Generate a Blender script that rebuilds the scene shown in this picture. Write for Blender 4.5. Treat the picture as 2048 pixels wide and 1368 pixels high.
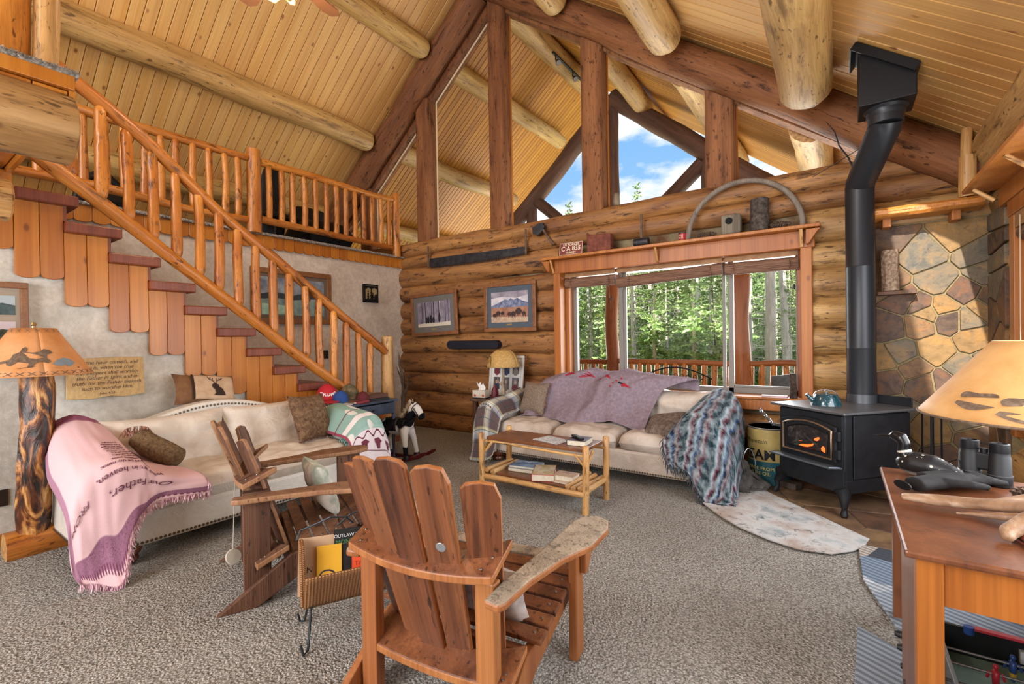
import bpy, bmesh, math, random
from math import sin, cos, pi, sqrt, radians, atan2, hypot, exp
from mathutils import Vector as V, Matrix as M, noise as NZ

for o in list(bpy.data.objects): bpy.data.objects.remove(o)
SC = bpy.context.scene; COL = SC.collection
random.seed(7)

# ---------------------------------------------------------------- camera
cam_d = bpy.data.cameras.new('camera'); cam = bpy.data.objects.new('camera', cam_d); COL.objects.link(cam)
YAW, PITCH, ROLL, FPX = radians(35.0), radians(-0.44), radians(-0.9), 936.0
F_ = V((-sin(YAW)*cos(PITCH), cos(YAW)*cos(PITCH), sin(PITCH)))
R_ = V((cos(YAW), sin(YAW), 0)); U_ = R_.cross(F_)
R2, U2 = R_*cos(ROLL)+U_*sin(ROLL), U_*cos(ROLL)-R_*sin(ROLL)
cm = M.Identity(4)
for i in range(3): cm[i][0], cm[i][1], cm[i][2] = R2[i], U2[i], -F_[i]
cm.translation = V((0, 0, 1.45)); cam.matrix_world = cm
cam_d.sensor_width = 36; cam_d.lens = FPX/2048*36; cam_d.clip_start = .05; cam_d.clip_end = 400
SC.camera = cam

# ---------------------------------------------------------------- view, world, lights
vs = SC.view_settings
vs.view_transform = 'Standard'; vs.look = 'None'; vs.gamma = 1; vs.use_curve_mapping = False
vs.exposure = 0.15
def lin(c):
    c = c/255
    return c/12.92 if c <= .04045 else ((c+.055)/1.055)**2.4
def rgb(h):
    if isinstance(h, tuple): return h
    h = h.lstrip('#'); return (lin(int(h[0:2], 16)), lin(int(h[2:4], 16)), lin(int(h[4:6], 16)), 1)

W = bpy.data.worlds.new('world'); SC.world = W; W.use_nodes = True
wn, wl = W.node_tree.nodes, W.node_tree.links; wn.clear()
tc = wn.new('ShaderNodeTexCoord'); sep = wn.new('ShaderNodeSeparateXYZ'); wl.new(tc.outputs['Generated'], sep.inputs[0])
gr = wn.new('ShaderNodeValToRGB'); wl.new(sep.outputs['Z'], gr.inputs[0])
gr.color_ramp.elements[0].position = .0; gr.color_ramp.elements[0].color = rgb('#a9cdec')
gr.color_ramp.elements[1].position = .6; gr.color_ramp.elements[1].color = rgb('#5b9fe0')
mp = wn.new('ShaderNodeMapping'); mp.inputs['Scale'].default_value = (1, 1, 2.2); mp.inputs['Location'].default_value = (.35, .1, .3)
wl.new(tc.outputs['Generated'], mp.inputs[0])
cn = wn.new('ShaderNodeTexNoise'); cn.inputs['Scale'].default_value = 5.2; cn.inputs['Detail'].default_value = 9; cn.inputs['Roughness'].default_value = .55
wl.new(mp.outputs[0], cn.inputs['Vector'])
cr = wn.new('ShaderNodeValToRGB'); wl.new(cn.outputs['Fac'], cr.inputs[0])
cr.color_ramp.elements[0].position = .40; cr.color_ramp.elements[0].color = (0, 0, 0, 1)
cr.color_ramp.elements[1].position = .52; cr.color_ramp.elements[1].color = (1, 1, 1, 1)
mx = wn.new('ShaderNodeMix'); mx.data_type = 'RGBA'; wl.new(cr.outputs[0], mx.inputs[0]); wl.new(gr.outputs[0], mx.inputs[6]); mx.inputs[7].default_value = rgb('#eef1f5')
bg = wn.new('ShaderNodeBackground'); wl.new(mx.outputs[2], bg.inputs[0]); bg.inputs[1].default_value = 1.15
wo = wn.new('ShaderNodeOutputWorld'); wl.new(bg.outputs[0], wo.inputs[0])

def sun(dirv, energy, col, ang=.6):
    d = bpy.data.lights.new('sun', 'SUN'); d.energy = energy; d.color = col; d.angle = radians(ang)
    o = bpy.data.objects.new('sun', d); COL.objects.link(o); o.rotation_euler = V(dirv).to_track_quat('-Z', 'Y').to_euler(); return o
def area(name, loc, dirv, sx, sy, e, col):
    d = bpy.data.lights.new(name, 'AREA'); d.shape = 'RECTANGLE'; d.size = sx; d.size_y = sy; d.energy = e; d.color = col
    o = bpy.data.objects.new(name, d); COL.objects.link(o); o.location = loc; o.rotation_euler = V(dirv).to_track_quat('-Z', 'Y').to_euler(); return o
sun((.1, 1, -.52), 8.0, (1, .93, .82))
# added area fills standing in for daylight from unseen windows and the porch
area('fill_behind', (-2.6, -3.85, 2.2), (0, 1, 0.12), 4.2, 2.6, 420, (.97, .98, 1))
area('fill_gable', (-4.0, -3.85, 4.9), (0, 1, 0.0), 3.0, 1.6, 280, (.97, .98, 1))
area('fill_right', (1.0, 2.6, 1.55), (-1, 0, 0), 3.2, 1.3, 100, (.97, .98, 1))
area('fill_front', (-1.65, 7.2, 1.7), (0, -1, 0), 3.4, 1.8, 170, (.93, .97, 1))  # added fill outside the picture window, boosts its daylight
area('porch_fill', (-3.4, 11.5, 1.2), (0, -.62, .8), 9.0, 2.4, 520, (1, .97, .9))  # added upward fill beyond the porch, brightens the soffit planks

# ---------------------------------------------------------------- helpers
class T:
    def __init__(s, name, rough=.6, metal=0., spec=.4):
        s.m = bpy.data.materials.new(name); s.m.use_nodes = True; s.n = s.m.node_tree.nodes; s.l = s.m.node_tree.links
        s.b = s.n['Principled BSDF']; s.b.inputs['Roughness'].default_value = rough; s.b.inputs['Metallic'].default_value = metal
        s.b.inputs['Specular IOR Level'].default_value = spec
        s._c = None
    def N(s, typ, ins={}, **at):
        n = s.n.new('ShaderNode'+typ)
        for k, v in at.items(): setattr(n, k, v)
        for k, v in ins.items(): s.put(n.inputs[k], v)
        return n
    def put(s, sock, v):
        if isinstance(v, bpy.types.NodeSocket): s.l.new(v, sock)
        else:
            if isinstance(v, str): v = rgb(v)
            sock.default_value = v
    def co(s, kind='Object', rnd=True):
        c = s.N('TexCoord').outputs[kind]
        if rnd:
            r = s.N('ObjectInfo').outputs['Random']
            c = s.vadd(c, s.vscale(s.N('CombineXYZ', {0: r, 1: r, 2: r}).outputs[0], 13.7))
        return c
    def vscale(s, v, k): return s.N('VectorMath', {0: v, 'Scale': k}, operation='SCALE').outputs[0]
    def vadd(s, a, b): return s.N('VectorMath', {0: a, 1: b}, operation='ADD').outputs[0]
    def map(s, v, scale=(1, 1, 1), loc=(0, 0, 0), rot=(0, 0, 0)):
        return s.N('Mapping', {'Vector': v, 'Scale': scale, 'Location': loc, 'Rotation': rot}).outputs[0]
    def noise(s, v, sc, det=3, rough=.5, dist=0.):
        return s.N('TexNoise', {'Vector': v, 'Scale': sc, 'Detail': det, 'Roughness': rough, 'Distortion': dist}).outputs['Fac']
    def vor(s, v, sc, feat='F1', out='Distance'):
        return s.N('TexVoronoi', {'Vector': v, 'Scale': sc}, feature=feat).outputs[out]
    def ramp(s, fac, stops, interp='LINEAR'):
        n = s.N('ValToRGB', {0: fac}); e = n.color_ramp.elements; n.color_ramp.interpolation = interp
        while len(e) < len(stops): e.new(.5)
        for i, (p, c) in enumerate(stops):
            e[i].position = p; e[i].color = rgb(c) if not isinstance(c, (int, float)) else (c, c, c, 1)
        return n.outputs[0]
    def mix(s, f, a, b, mode='MIX'):
        n = s.N('Mix', data_type='RGBA', blend_type=mode)
        s.put(n.inputs[0], f); s.put(n.inputs[6], a); s.put(n.inputs[7], b); return n.outputs[2]
    def ma(s, op, a, b=0., c=0.): 
        n = s.N('Math', operation=op); s.put(n.inputs[0], a); s.put(n.inputs[1], b); s.put(n.inputs[2], c); return n.outputs[0]
    def bump(s, h, st=.3, dist=.01):
        s.l.new(s.N('Bump', {'Height': h, 'Strength': st, 'Distance': dist}).outputs[0], s.b.inputs['Normal'])
    def col(s, c): s.put(s.b.inputs['Base Color'], c); return s.m
    def vary(s, c, lo=.85, hi=1.12, hue=.0):
        r = s.N('ObjectInfo').outputs['Random']
        n = s.N('HueSaturation', {'Color': c, 'Value': s.ma('MULTIPLY_ADD', r, hi-lo, lo)})
        if hue: s.put(n.inputs['Hue'], s.ma('MULTIPLY_ADD', r, hue, .5-hue/2))
        return n.outputs[0]

def wood(name, c1, c2, dark, gs=(1, 1, .08), sc=9, knots=.5, streak=.35, rough=.45, bump=.25, lo=.85, hi=1.12, spec=.4, fine=.25, streakcol=None, hue=.006):
    t = T(name, rough, spec=spec); co = t.co()
    g = t.map(co, gs)
    c = t.ramp(t.noise(g, sc, 4, .55, .6), [(.3, c1), (.7, c2)])
    f = t.noise(t.map(co, (1, 1, gs[2]*.4)), sc*11, 3, .6)
    c = t.mix(fine, c, t.ramp(f, [(.35, dark), (.6, '#ffffff')]), 'MULTIPLY')
    h = f
    if streak:
        s = t.ramp(t.noise(t.map(co, (1, 1, gs[2]*1.6)), sc*1.7, 5, .7, .3), [(.56, 0.), (.68, 1.)])
        c = t.mix(t.ma('MULTIPLY', s, streak), c, streakcol or dark)
        h = t.ma('SUBTRACT', h, s)
        if streak > .5:
            q = t.ramp(t.noise(t.map(co, (1, 1, .3)), sc*5.5, 2, .5, .4), [(.64, 0.), (.70, 1.)])
            c = t.mix(t.ma('MULTIPLY', q, .75), c, streakcol or dark)
    if knots:
        v = t.vor(t.map(co, (1, 1, .55)), 5.5)
        k = t.ramp(v, [(.05, 1.), (.12, 0.)])
        c = t.mix(t.ma('MULTIPLY', k, knots), c, dark)
    if bump: t.bump(h, bump, .006)
    return t.col(t.vary(c, lo, hi, hue))

def plain(name, c, rough=.6, metal=0., nz=0., sc=20, bump=0., c2=None, spec=.4, rnd=False):
    t = T(name, rough, metal, spec)
    if c2 or bump:
        f = t.noise(t.co(rnd=rnd), sc, 4, .6)
        if bump: t.bump(f, bump, .005)
        return t.col(t.ramp(f, [(.35, c), (.65, c2)]) if c2 else c)
    return t.col(c)

def emis(name, c, st):
    t = T(name); t.put(t.b.inputs['Emission Color'], c); t.b.inputs['Emission Strength'].default_value = st; return t.col(c)

MESHES = {}
class MB:
    def __init__(s): s.v, s.f, s.mi, s.uv = [], [], [], None
    def add(s, vs, fs, mi=0):
        b = len(s.v); s.v += [tuple(x) for x in vs]; s.f += [tuple(b+i for i in f) for f in fs]; s.mi += [mi]*len(fs); return s
    def box(s, c, d, R=None, mi=0):
        hx, hy, hz = d[0]/2, d[1]/2, d[2]/2; c = V(c)
        vs = [V((x, y, z)) for x in (-hx, hx) for y in (-hy, hy) for z in (-hz, hz)]
        if R is not None: vs = [R @ v for v in vs]
        return s.add([v+c for v in vs], [(0, 1, 3, 2), (4, 6, 7, 5), (0, 4, 5, 1), (2, 3, 7, 6), (0, 2, 6, 4), (1, 5, 7, 3)], mi)
    def bx(s, x0, x1, y0, y1, z0, z1, mi=0): return s.box(((x0+x1)/2, (y0+y1)/2, (z0+z1)/2), (abs(x1-x0), abs(y1-y0), abs(z1-z0)), mi=mi)
    def tube(s, pts, rs, n=8, cap=True, mi=0, flat=1.):
        pts = [V(p) for p in pts]
        if not hasattr(rs, '__len__'): rs = [rs]*len(pts)
        t0 = (pts[1]-pts[0]).normalized(); up = V((0, 0, 1)) if abs(t0.z) < .9 else V((1, 0, 0))
        a = t0.cross(up).normalized(); vs = []; m = len(pts)
        for i, p in enumerate(pts):
            t = (pts[min(i+1, m-1)]-pts[max(i-1, 0)]).normalized()
            a = (a-t*a.dot(t)).normalized(); b = t.cross(a)
            for k in range(n):
                an = 2*pi*k/n; vs.append(p+(a*cos(an)+b*sin(an)*flat)*rs[i])
        fs = [(i*n+k, i*n+(k+1) % n, (i+1)*n+(k+1) % n, (i+1)*n+k) for i in range(m-1) for k in range(n)]
        if cap: fs += [tuple(range(n))[::-1], tuple((m-1)*n+k for k in range(n))]
        return s.add(vs, fs, mi)
    def lathe(s, prof, n=24, c=(0, 0, 0), mi=0, cap=True, sy=1.):
        vs = [(c[0]+r*cos(2*pi*k/n), c[1]+r*sy*sin(2*pi*k/n), c[2]+z) for r, z in prof for k in range(n)]; m = len(prof)
        fs = [(i*n+k, i*n+(k+1) % n, (i+1)*n+(k+1) % n, (i+1)*n+k) for i in range(m-1) for k in range(n)]
        if cap: fs += [tuple(range(n))[::-1], tuple((m-1)*n+k for k in range(n))]
        return s.add(vs, fs, mi)
    def prism(s, poly, h0, h1, f=lambda x, y, z: (x, y, z), mi=0, smi=0):
        n = len(poly)
        vs = [f(x, y, h0) for x, y in poly]+[f(x, y, h1) for x, y in poly]
        s.add(vs, [tuple(range(n))[::-1], tuple(range(n, 2*n))]+[(i, (i+1) % n, n+(i+1) % n, n+i) for i in range(n)], mi)
        if smi: s.mi[-n:] = [smi]*n
        return s
    def grid(s, fn, nu, nv, mi=0, closed=False, uv=False):
        b = len(s.v)
        for j in range(nv+1):
            for i in range(nu+1): s.v.append(tuple(fn(i/nu, j/nv)))
        for j in range(nv):
            for i in range(nu):
                q = b+j*(nu+1)+i; s.f.append((q, q+1, q+nu+2, q+nu+1)); s.mi.append(mi)
        if uv:
            s.uv = [(i/nu, j/nv) for j in range(nv+1) for i in range(nu+1)]
        return s
    def mesh(s, name):
        me = bpy.data.meshes.new(name); me.from_pydata(s.v, [], s.f)
        for p, m in zip(me.polygons, s.mi): p.material_index = m
        if s.uv:
            l = me.uv_layers.new(name='uv')
            for lp in me.loops: l.data[lp.index].uv = s.uv[lp.vertex_index] if lp.vertex_index < len(s.uv) else (0, 0)
        bm = bmesh.new(); bm.from_mesh(me); bmesh.ops.recalc_face_normals(bm, faces=bm.faces); bm.to_mesh(me); bm.free()
        me.update(); return me

def put(name, me, parent=None, mats=None, mx=None, loc=None, rz=0., smooth=False, bev=0., seg=2, solid=0., sub=0, auto=None):
    if isinstance(me, MB): me = me.mesh(name)
    if mats is not None and not me.materials:
        for m in (mats if isinstance(mats, (list, tuple)) else [mats]): me.materials.append(m)
    if smooth or auto: me.polygons.foreach_set('use_smooth', [True]*len(me.polygons))
    if auto:
        me.set_sharp_from_angle(angle=radians(auto))
    o = bpy.data.objects.new(name, me); COL.objects.link(o); o.parent = parent
    if mx is not None: o.matrix_basis = mx
    elif loc is not None: o.location = loc; o.rotation_euler = (0, 0, rz)
    if solid:
        m = o.modifiers.new('s', 'SOLIDIFY'); m.thickness = solid; m.offset = -1
    if sub:
        m = o.modifiers.new('u', 'SUBSURF'); m.levels = m.render_levels = sub
    if bev:
        m = o.modifiers.new('b', 'BEVEL'); m.width = bev; m.segments = seg; m.limit_method = 'ANGLE'; m.angle_limit = radians(40)
    return o
def tag(o, label=None, cat=None, group=None, kind=None):
    for k, v in (('label', label), ('category', cat), ('group', group), ('kind', kind)):
        if v: o[k] = v
    return o
def thing(name, label, cat, loc=(0, 0, 0), rz=0., group=None):
    o = bpy.data.objects.new(name, None); COL.objects.link(o); o.location = loc; o.rotation_euler = (0, 0, rz); o.empty_display_size = .1
    return tag(o, label, cat, group)
def struct(name, loc=(0, 0, 0), rz=0.):
    o = bpy.data.objects.new(name, None); COL.objects.link(o); o.location = loc; o.rotation_euler = (0, 0, rz); o['kind'] = 'structure'; return o
def copyo(o, parent=None, mx=None, loc=None, rz=None):
    c = o.copy(); COL.objects.link(c); c.parent = parent
    if mx is not None: c.matrix_basis = mx
    if loc is not None: c.location = loc
    if rz is not None: c.rotation_euler = (0, 0, rz)
    return c
def copytree(o, loc=None, rz=None, label=None, group=None):
    r = copyo(o, None, loc=loc, rz=rz)
    if label: r['label'] = label
    if group: r['group'] = group
    for ch in list(o.children):
        c = copyo(ch, r)
        for g in list(ch.children): copyo(g, c)
    return r
def zmx(p0, p1, roll=0.):
    p0, p1 = V(p0), V(p1); z = (p1-p0).normalized()
    x = V((0, 0, 1)).cross(z) if abs(z.z) < .95 else V((1, 0, 0))
    x = (x-z*x.dot(z)).normalized(); y = z.cross(x)
    m = M.Identity(4)
    for i in range(3): m[i][0], m[i][1], m[i][2] = x[i], y[i], z[i]
    m.translation = p0
    return m @ M.Rotation(roll, 4, 'Z')
def logmesh(L, r0, r1=None, n=14, seed=0, wob=.03, rnd=.1, end=0., flat=1., step=.15, cap0=0., cap1=0.):
    """log along +Z. end: tenon taper length; cap0/cap1: rounding length of the ends"""
    r1 = r0 if r1 is None else r1; m = max(3, int(L/step)); b = MB(); vs = []
    ts = [i/m for i in range(m+1)]
    ex = []
    if end: ex = [end/L*.5, end/L, 1-end/L, 1-end/L*.5]
    for c_, e in ((cap0, 0), (cap1, 1)):
        if c_: ex += [abs(e-c_/L*k) for k in (.15, .45, .8)]
    ts = sorted(set(ts+ex))
    for t in ts:
        z = t*L; r = r0+(r1-r0)*t; k = 1.
        if end:
            d = min(z, L-z)
            if d < end: k = .55+.45*sin(pi/2*d/end)
        if cap0 and z < cap0: k *= sqrt(max(.02, 1-(1-z/cap0)**2*.75))
        if cap1 and L-z < cap1: k *= sqrt(max(.02, 1-(1-(L-z)/cap1)**2*.75))
        cx = NZ.noise(V((z*.9, seed*7.1, 0)))*wob; cy = NZ.noise(V((z*.9, seed*3.3, 5)))*wob
        for i in range(n):
            a = 2*pi*i/n
            q = r*k*(1+rnd*NZ.noise(V((cos(a)*1.3, sin(a)*1.3+seed*5, z*1.6)))+rnd*.5*NZ.noise(V((cos(a)*3, sin(a)*3+seed, z*6))))
            vs.append((cx+q*cos(a), cy+q*sin(a)*flat, z))
    k = len(ts)
    b.add(vs, [(i*n+j, i*n+(j+1) % n, (i+1)*n+(j+1) % n, (i+1)*n+j) for i in range(k-1) for j in range(n)])
    b.add([(x*.5+0, y*.5, z) for x, y, z in vs[:0]], [])
    b.add(vs[:n], [tuple(range(n))[::-1]], 1); b.add(vs[-n:], [tuple(range(n))], 1)
    return b
def log(name, parent, p0, p1, r0, r1=None, mats=None, seed=None, roll=0., **k):
    p0, p1 = V(p0), V(p1); seed = random.random()*50 if seed is None else seed
    return put(name, logmesh((p1-p0).length, r0, r1, seed=seed, **k), parent, mats, mx=zmx(p0, p1, roll), auto=50)
def board(name, parent, p0, p1, w, t, mat, roll=0., bev=.004, seg=1, mcache=None):
    """board with its length along local Z from p0 to p1, width w along local x, thickness t along local y"""
    L = (V(p1)-V(p0)).length; key = (round(L, 4), w, t, mat.name)
    me = MESHES.get(key)
    if me is None:
        me = MB().box((0, 0, L/2), (w, t, L)).mesh(name); MESHES[key] = me
    return put(name, me, parent, mat, mx=zmx(p0, p1, roll), bev=bev, seg=seg)
def text(name, body, size, mat, parent, mx, ext=.0015, shear=0., align='CENTER', wrap=None, spacing=1., bold=0., sx=1.):
    cu = bpy.data.curves.new(name, 'FONT'); cu.body = body; cu.size = size; cu.extrude = ext; cu.shear = shear; cu.align_x = align; cu.align_y = 'CENTER'; cu.space_line = spacing; cu.offset = bold; cu.resolution_u = 3
    to = bpy.data.objects.new('t', cu); me = bpy.data.meshes.new_from_object(to); bpy.data.objects.remove(to); bpy.data.curves.remove(cu)
    if wrap:
        bm = bmesh.new(); bm.from_mesh(me); bmesh.ops.triangulate(bm, faces=bm.faces); 
        for _ in range(1): bmesh.ops.subdivide_edges(bm, edges=[e for e in bm.edges if e.calc_length() > size*.3], cuts=1)
        bm.to_mesh(me); bm.free()
        for v in me.vertices: v.co = wrap(v.co.x, v.co.y, v.co.z)
    elif sx != 1.:
        for v in me.vertices: v.co.x *= sx
    me.materials.clear(); me.materials.append(mat)
    o = bpy.data.objects.new(name, me); COL.objects.link(o); o.parent = parent
    if mx is not None: o.matrix_basis = mx
    return o
def frame(o, x, y):
    """matrix with origin o, local x along x, local y along y, z = normal"""
    x = V(x).normalized(); y = V(y).normalized(); z = x.cross(y); m = M.Identity(4)
    for i in range(3): m[i][0], m[i][1], m[i][2] = x[i], y[i], z[i]
    m.translation = V(o); return m
def voronoi(w, h, pts, gap):
    out = []
    for i, p in enumerate(pts):
        poly = [(0, 0), (w, 0), (w, h), (0, h)]
        for j, q in enumerate(pts):
            if i == j: continue
            nx, ny = q[0]-p[0], q[1]-p[1]; l = hypot(nx, ny)
            if l > 1.6: continue
            nx /= l; ny /= l; lim = l/2-gap/2; new = []
            for k in range(len(poly)):
                a, b = poly[k], poly[(k+1) % len(poly)]
                da = (a[0]-p[0])*nx+(a[1]-p[1])*ny-lim; db = (b[0]-p[0])*nx+(b[1]-p[1])*ny-lim
                if da <= 0: new.append(a)
                if da*db < 0: t = da/(da-db); new.append((a[0]+(b[0]-a[0])*t, a[1]+(b[1]-a[1])*t))
            poly = new
            if len(poly) < 3: break
        if len(poly) >= 3: out.append(poly)
    return out
def spline(ctrl, u, v):
    """uniform cubic B-spline-ish (Catmull-Rom) surface through a control net ctrl[row][col]"""
    def cr(p, t):
        n = len(p)-1; x = min(max(t, 0), 1)*n; i = min(int(x), n-1); f = x-i
        a, b, c, d = p[max(i-1, 0)], p[i], p[i+1], p[min(i+2, n)]
        return b*.5*2+0*b if False else .5*((2*b)+(c-a)*f+(2*a-5*b+4*c-d)*f*f+(3*b-a-3*c+d)*f**3)
    return cr([cr([V(q) for q in row], u) for row in ctrl], v)

# ---------------------------------------------------------------- materials
w_log = wood('log_wall_wood', '#70472a', '#b3814c', '#26130b', (1, 1, .17), 5.5, .6, .95, .55, .6, .82, 1.15)
w_logr = wood('log_wall_light_wood', '#9a713f', '#cfa66c', '#35200f', (1, 1, .16), 6, .6, .85, .5, .5, .9, 1.15)
w_end = plain('log_end_grain', '#c9a06a', .6, c2='#8d6233', sc=25, bump=.3)
w_pur = wood('purlin_wood', '#a87d43', '#dbb573', '#4a2d14', (1, 1, .09), 6, .6, .6, .5, .35, .9, 1.1)
w_rake = wood('rake_log_wood', '#6b432b', '#93623f', '#23110b', (1, 1, .13), 6, .6, .8, .62, .5, .9, 1.08, spec=.2)
w_ceil = wood('ceiling_plank_wood', '#d19d58', '#e1b674', '#7a4620', (1, 1, .05), 6, .85, 0, .42, .08, .93, 1.06, fine=.18)
w_sof = wood('porch_plank_wood', '#b0772a', '#c98c38', '#5f3a14', (1, 1, .05), 6, .7, 0, .5, .08, .9, 1.08, fine=.2)
w_bal = wood('baluster_wood', '#b0621f', '#dc9443', '#3a1808', (1, 1, .14), 8, .5, .85, .35, .35, .85, 1.15, spec=.5)
w_skirt = wood('skirt_plank_wood', '#a85f1b', '#c98333', '#5c2c0e', (1, 1, .05), 6, .75, 0, .3, .06, .88, 1.12, spec=.5, fine=.15)
w_tread = wood('tread_wood', '#713726', '#8b4a32', '#4b2014', (1, 1, .06), 7, 0, 0, .35, .08, .92, 1.06, spec=.5)
w_trim = wood('window_trim_wood', '#965420', '#b87432', '#562810', (1, 1, .05), 6, .6, 0, .4, .08, .92, 1.06)
w_dark = plain('gap_shadow_wood', '#3a2010', .8)
w_chair = wood('redwood_boards', '#5a3220', '#8c5636', '#22120c', (1, 1, .05), 8, .25, .6, .38, .15, .88, 1.12, spec=.5)
w_chair_edge = wood('redwood_edges', '#93572f', '#b27645', '#4a2816', (1, 1, .04), 8, 0, .2, .4, .1, .9, 1.1)
w_barn = wood('barnwood_boards', '#4f3122', '#805a43', '#170d0a', (1, 1, .05), 9, .2, .75, .6, .5, .85, 1.15)
w_grey = wood('weathered_wood', '#8f7f6b', '#b8a78f', '#4a3a2b', (1, 1, .05), 9, .2, .8, .7, .8, .95, 1.05)
w_peel = wood('peeled_log_wood', '#b98445', '#dfb57a', '#4f2b12', (1, 1, .12), 8, .5, .85, .4, .35, .9, 1.1)
w_table = wood('varnished_table_wood', '#643820', '#84502f', '#2d160c', (1, 1, .05), 6, .3, .4, .33, .06, .95, 1.05, spec=.6)
w_tleg = wood('table_leg_wood', '#96541f', '#b36d2f', '#5d2c12', (1, 1, .05), 5, 0, .15, .35, .05, .95, 1.05)
m_black = plain('black_metal', '#17181b', .45, .3)
m_iron = plain('cast_iron', '#26272a', .55, .5, bump=.1, sc=60)
m_white = plain('grey_vinyl', '#77736d', .5)
# ================================================================ SETTING
# ---- floor: shag carpet
t = T('beige_carpet', .95, spec=.1); co = t.co('Object', False)
big = t.noise(co, 1.3, 3); fi = t.noise(co, 95, 3, .7, .6); fj = t.vor(co, 80)
c = t.ramp(fi, [(.36, '#857f75'), (.46, '#cbc6bc'), (.58, '#f2efe9')])
c = t.mix(t.ma('MULTIPLY', t.ramp(fj, [(.4, 0.), (.8, 1.)]), .6), c, '#7c766c')
c = t.mix(.35, c, t.ramp(big, [(.3, '#c4c0ba'), (.7, '#ffffff')]), 'MULTIPLY')
t.bump(t.ma('SUBTRACT', fi, fj), 1., .03); m_carpet = t.col(c)
fl = MB().bx(-9.5, 2.2, -4.2, 6.1, -.12, 0)
f_ = put('floor', fl, None, m_carpet); tag(f_, kind='structure')
tuft = random.Random(3)

# ---- stone hearth under the stove (irregular slate pieces)
t = T('hearth_slate', .6); co = t.co()
c = t.ramp(t.noise(co, 5, 5, .6, .5), [(.3, '#4a3a2e'), (.5, '#6d5440'), (.72, '#86684c')])
t.bump(t.noise(co, 14, 5, .6), .3, .01); m_slate = t.col(t.vary(c, .75, 1.2, .03))
m_mortar = plain('mortar', '#8a7a59', .9, c2='#75674a', sc=40, bump=.4)
hearth = struct('floor_hearth')
HP = [(-1.1, 5.5), (-1.1, 5.24), (.13, 3.93), (1.05, 3.93), (1.05, 5.5)]
put('mortar_bed', MB().prism(HP, 0, .018), hearth, plain('hearth_mortar', '#5b4a3a', .9, c2='#4c3d30', sc=30))
rs = random.Random(5)
pts = [(x*.42+.2+rs.uniform(-.12, .12), y*.42+.2+rs.uniform(-.12, .12)) for x in range(5) for y in range(5)]
def clip(poly, a, b):
    out = []
    for k in range(len(poly)):
        p, q = poly[k], poly[(k+1) % len(poly)]
        f = lambda r: (b[0]-a[0])*(r[1]-a[1])-(b[1]-a[1])*(r[0]-a[0])
        fp, fq = f(p), f(q)
        if fp >= 0: out.append(p)
        if fp*fq < 0: t_ = fp/(fp-fq); out.append((p[0]+(q[0]-p[0])*t_, p[1]+(q[1]-p[1])*t_))
    return out
for poly in voronoi(2.2, 2.2, pts, .012):
    poly = clip(clip([(x-1.15, y+3.35) for x, y in poly], (-1.1, 5.24), (.13, 3.93)), (.13, 3.93), (1.05, 3.93))
    if len(poly) < 3: continue
    poly = [(x+1.15, y-3.35) for x, y in poly]
    put('slate_tile', MB().prism([(x-1.15, y+3.35) for x, y in poly], .012, .024), hearth, m_slate, bev=.004, seg=1)

# ---- walls: stucco
def stucco(name, ca, cb, cc):
    t = T(name, .85, spec=.2); co = t.co('Object', False)
    c = t.ramp(t.noise(co, 2.2, 6, .65, .8), [(.3, ca), (.5, cb), (.7, cc)])
    c = t.mix(.3, c, t.ramp(t.noise(co, 18, 5, .7), [(.4, '#b9b0a0'), (.6, '#ffffff')]), 'MULTIPLY')
    t.bump(t.noise(co, 26, 6, .7), .35, .01); return t.col(c)
m_st1 = stucco('greige_stucco', '#bfbeb6', '#d3d0c8', '#e2dfd7')
m_st2 = stucco('warm_stucco', '#c4b8ac', '#d4c9bd', '#e0d7cc')
o = put('wall_left', MB().bx(-6.35, -6.2, -4, 5.62, 0, 2.72), None, m_st2); tag(o, kind='structure')
TY = [0.733+.2712*i for i in range(13)]; TZ = [2.542-.2061*i for i in range(13)]   # tread starts / tread bottoms
poly = [(-1.5, 0), (-1.5, 2.72), (TY[0], 2.72)]
for i in range(12):
    poly += [(TY[i], TZ[i]), (TY[i+1], TZ[i])] if i else [(TY[0], TZ[0]), (TY[1], TZ[0])]
poly = poly[:3]+[p for p in poly[3:] if p[1] > .2]+[(TY[11], .2), (TY[11], 0)]
o = put('wall_stair', MB().prism(poly, -5.12, -5.02, lambda y, z, x: (x, y, z)), None, m_st1); tag(o, kind='structure')
o = put('baseboard_left', MB().bx(-5.02, -4.985, -1.5, 3.7, 0, .085), None, w_trim, bev=.008); tag(o, kind='structure')
# ---- wall with the big windows: stacked logs
JO = [-.06, .25, .59, .91, 1.24, 1.54, 1.81, 2.10, 2.35, 2.67, 2.88, 3.10]
wb = struct('wall_back')
me_core = MB()
for x0, x1, z0, z1 in ((-9.3, -3.13, 0, 3.05), (-.23, 1.25, 0, 3.05), (-3.13, -.23, 0, .72), (-3.13, -.23, 2.42, 3.05)): me_core.bx(x0, x1, 5.64, 5.8, z0, z1)
put('chinking', me_core, wb, plain('chinking', '#5c3a1d', .8, c2='#8c8164', sc=3))
for i in range(11):
    z0, z1 = JO[i], JO[i+1]; r = (z1-z0)/2+.012; zc = (z0+z1)/2
    segs = [(-6.6 if z1 < 2.9 else -9.2, 1.2)]
    if z1 > .8 and z0 < 2.4: segs = [(-6.6, -3.08), (-.28, 1.2)]
    for x0, x1 in segs:
        rr = .6 if x0 < -3 else .7
        log('log', wb, (x0, 5.625, zc), (x1, 5.625, zc), .125, .122, [w_log if x0 < -.3 and x1 < 0 or len(segs) == 1 else w_logr, w_end], wob=.025, rnd=.10, n=20, step=.16, flat=r/.125)
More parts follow.
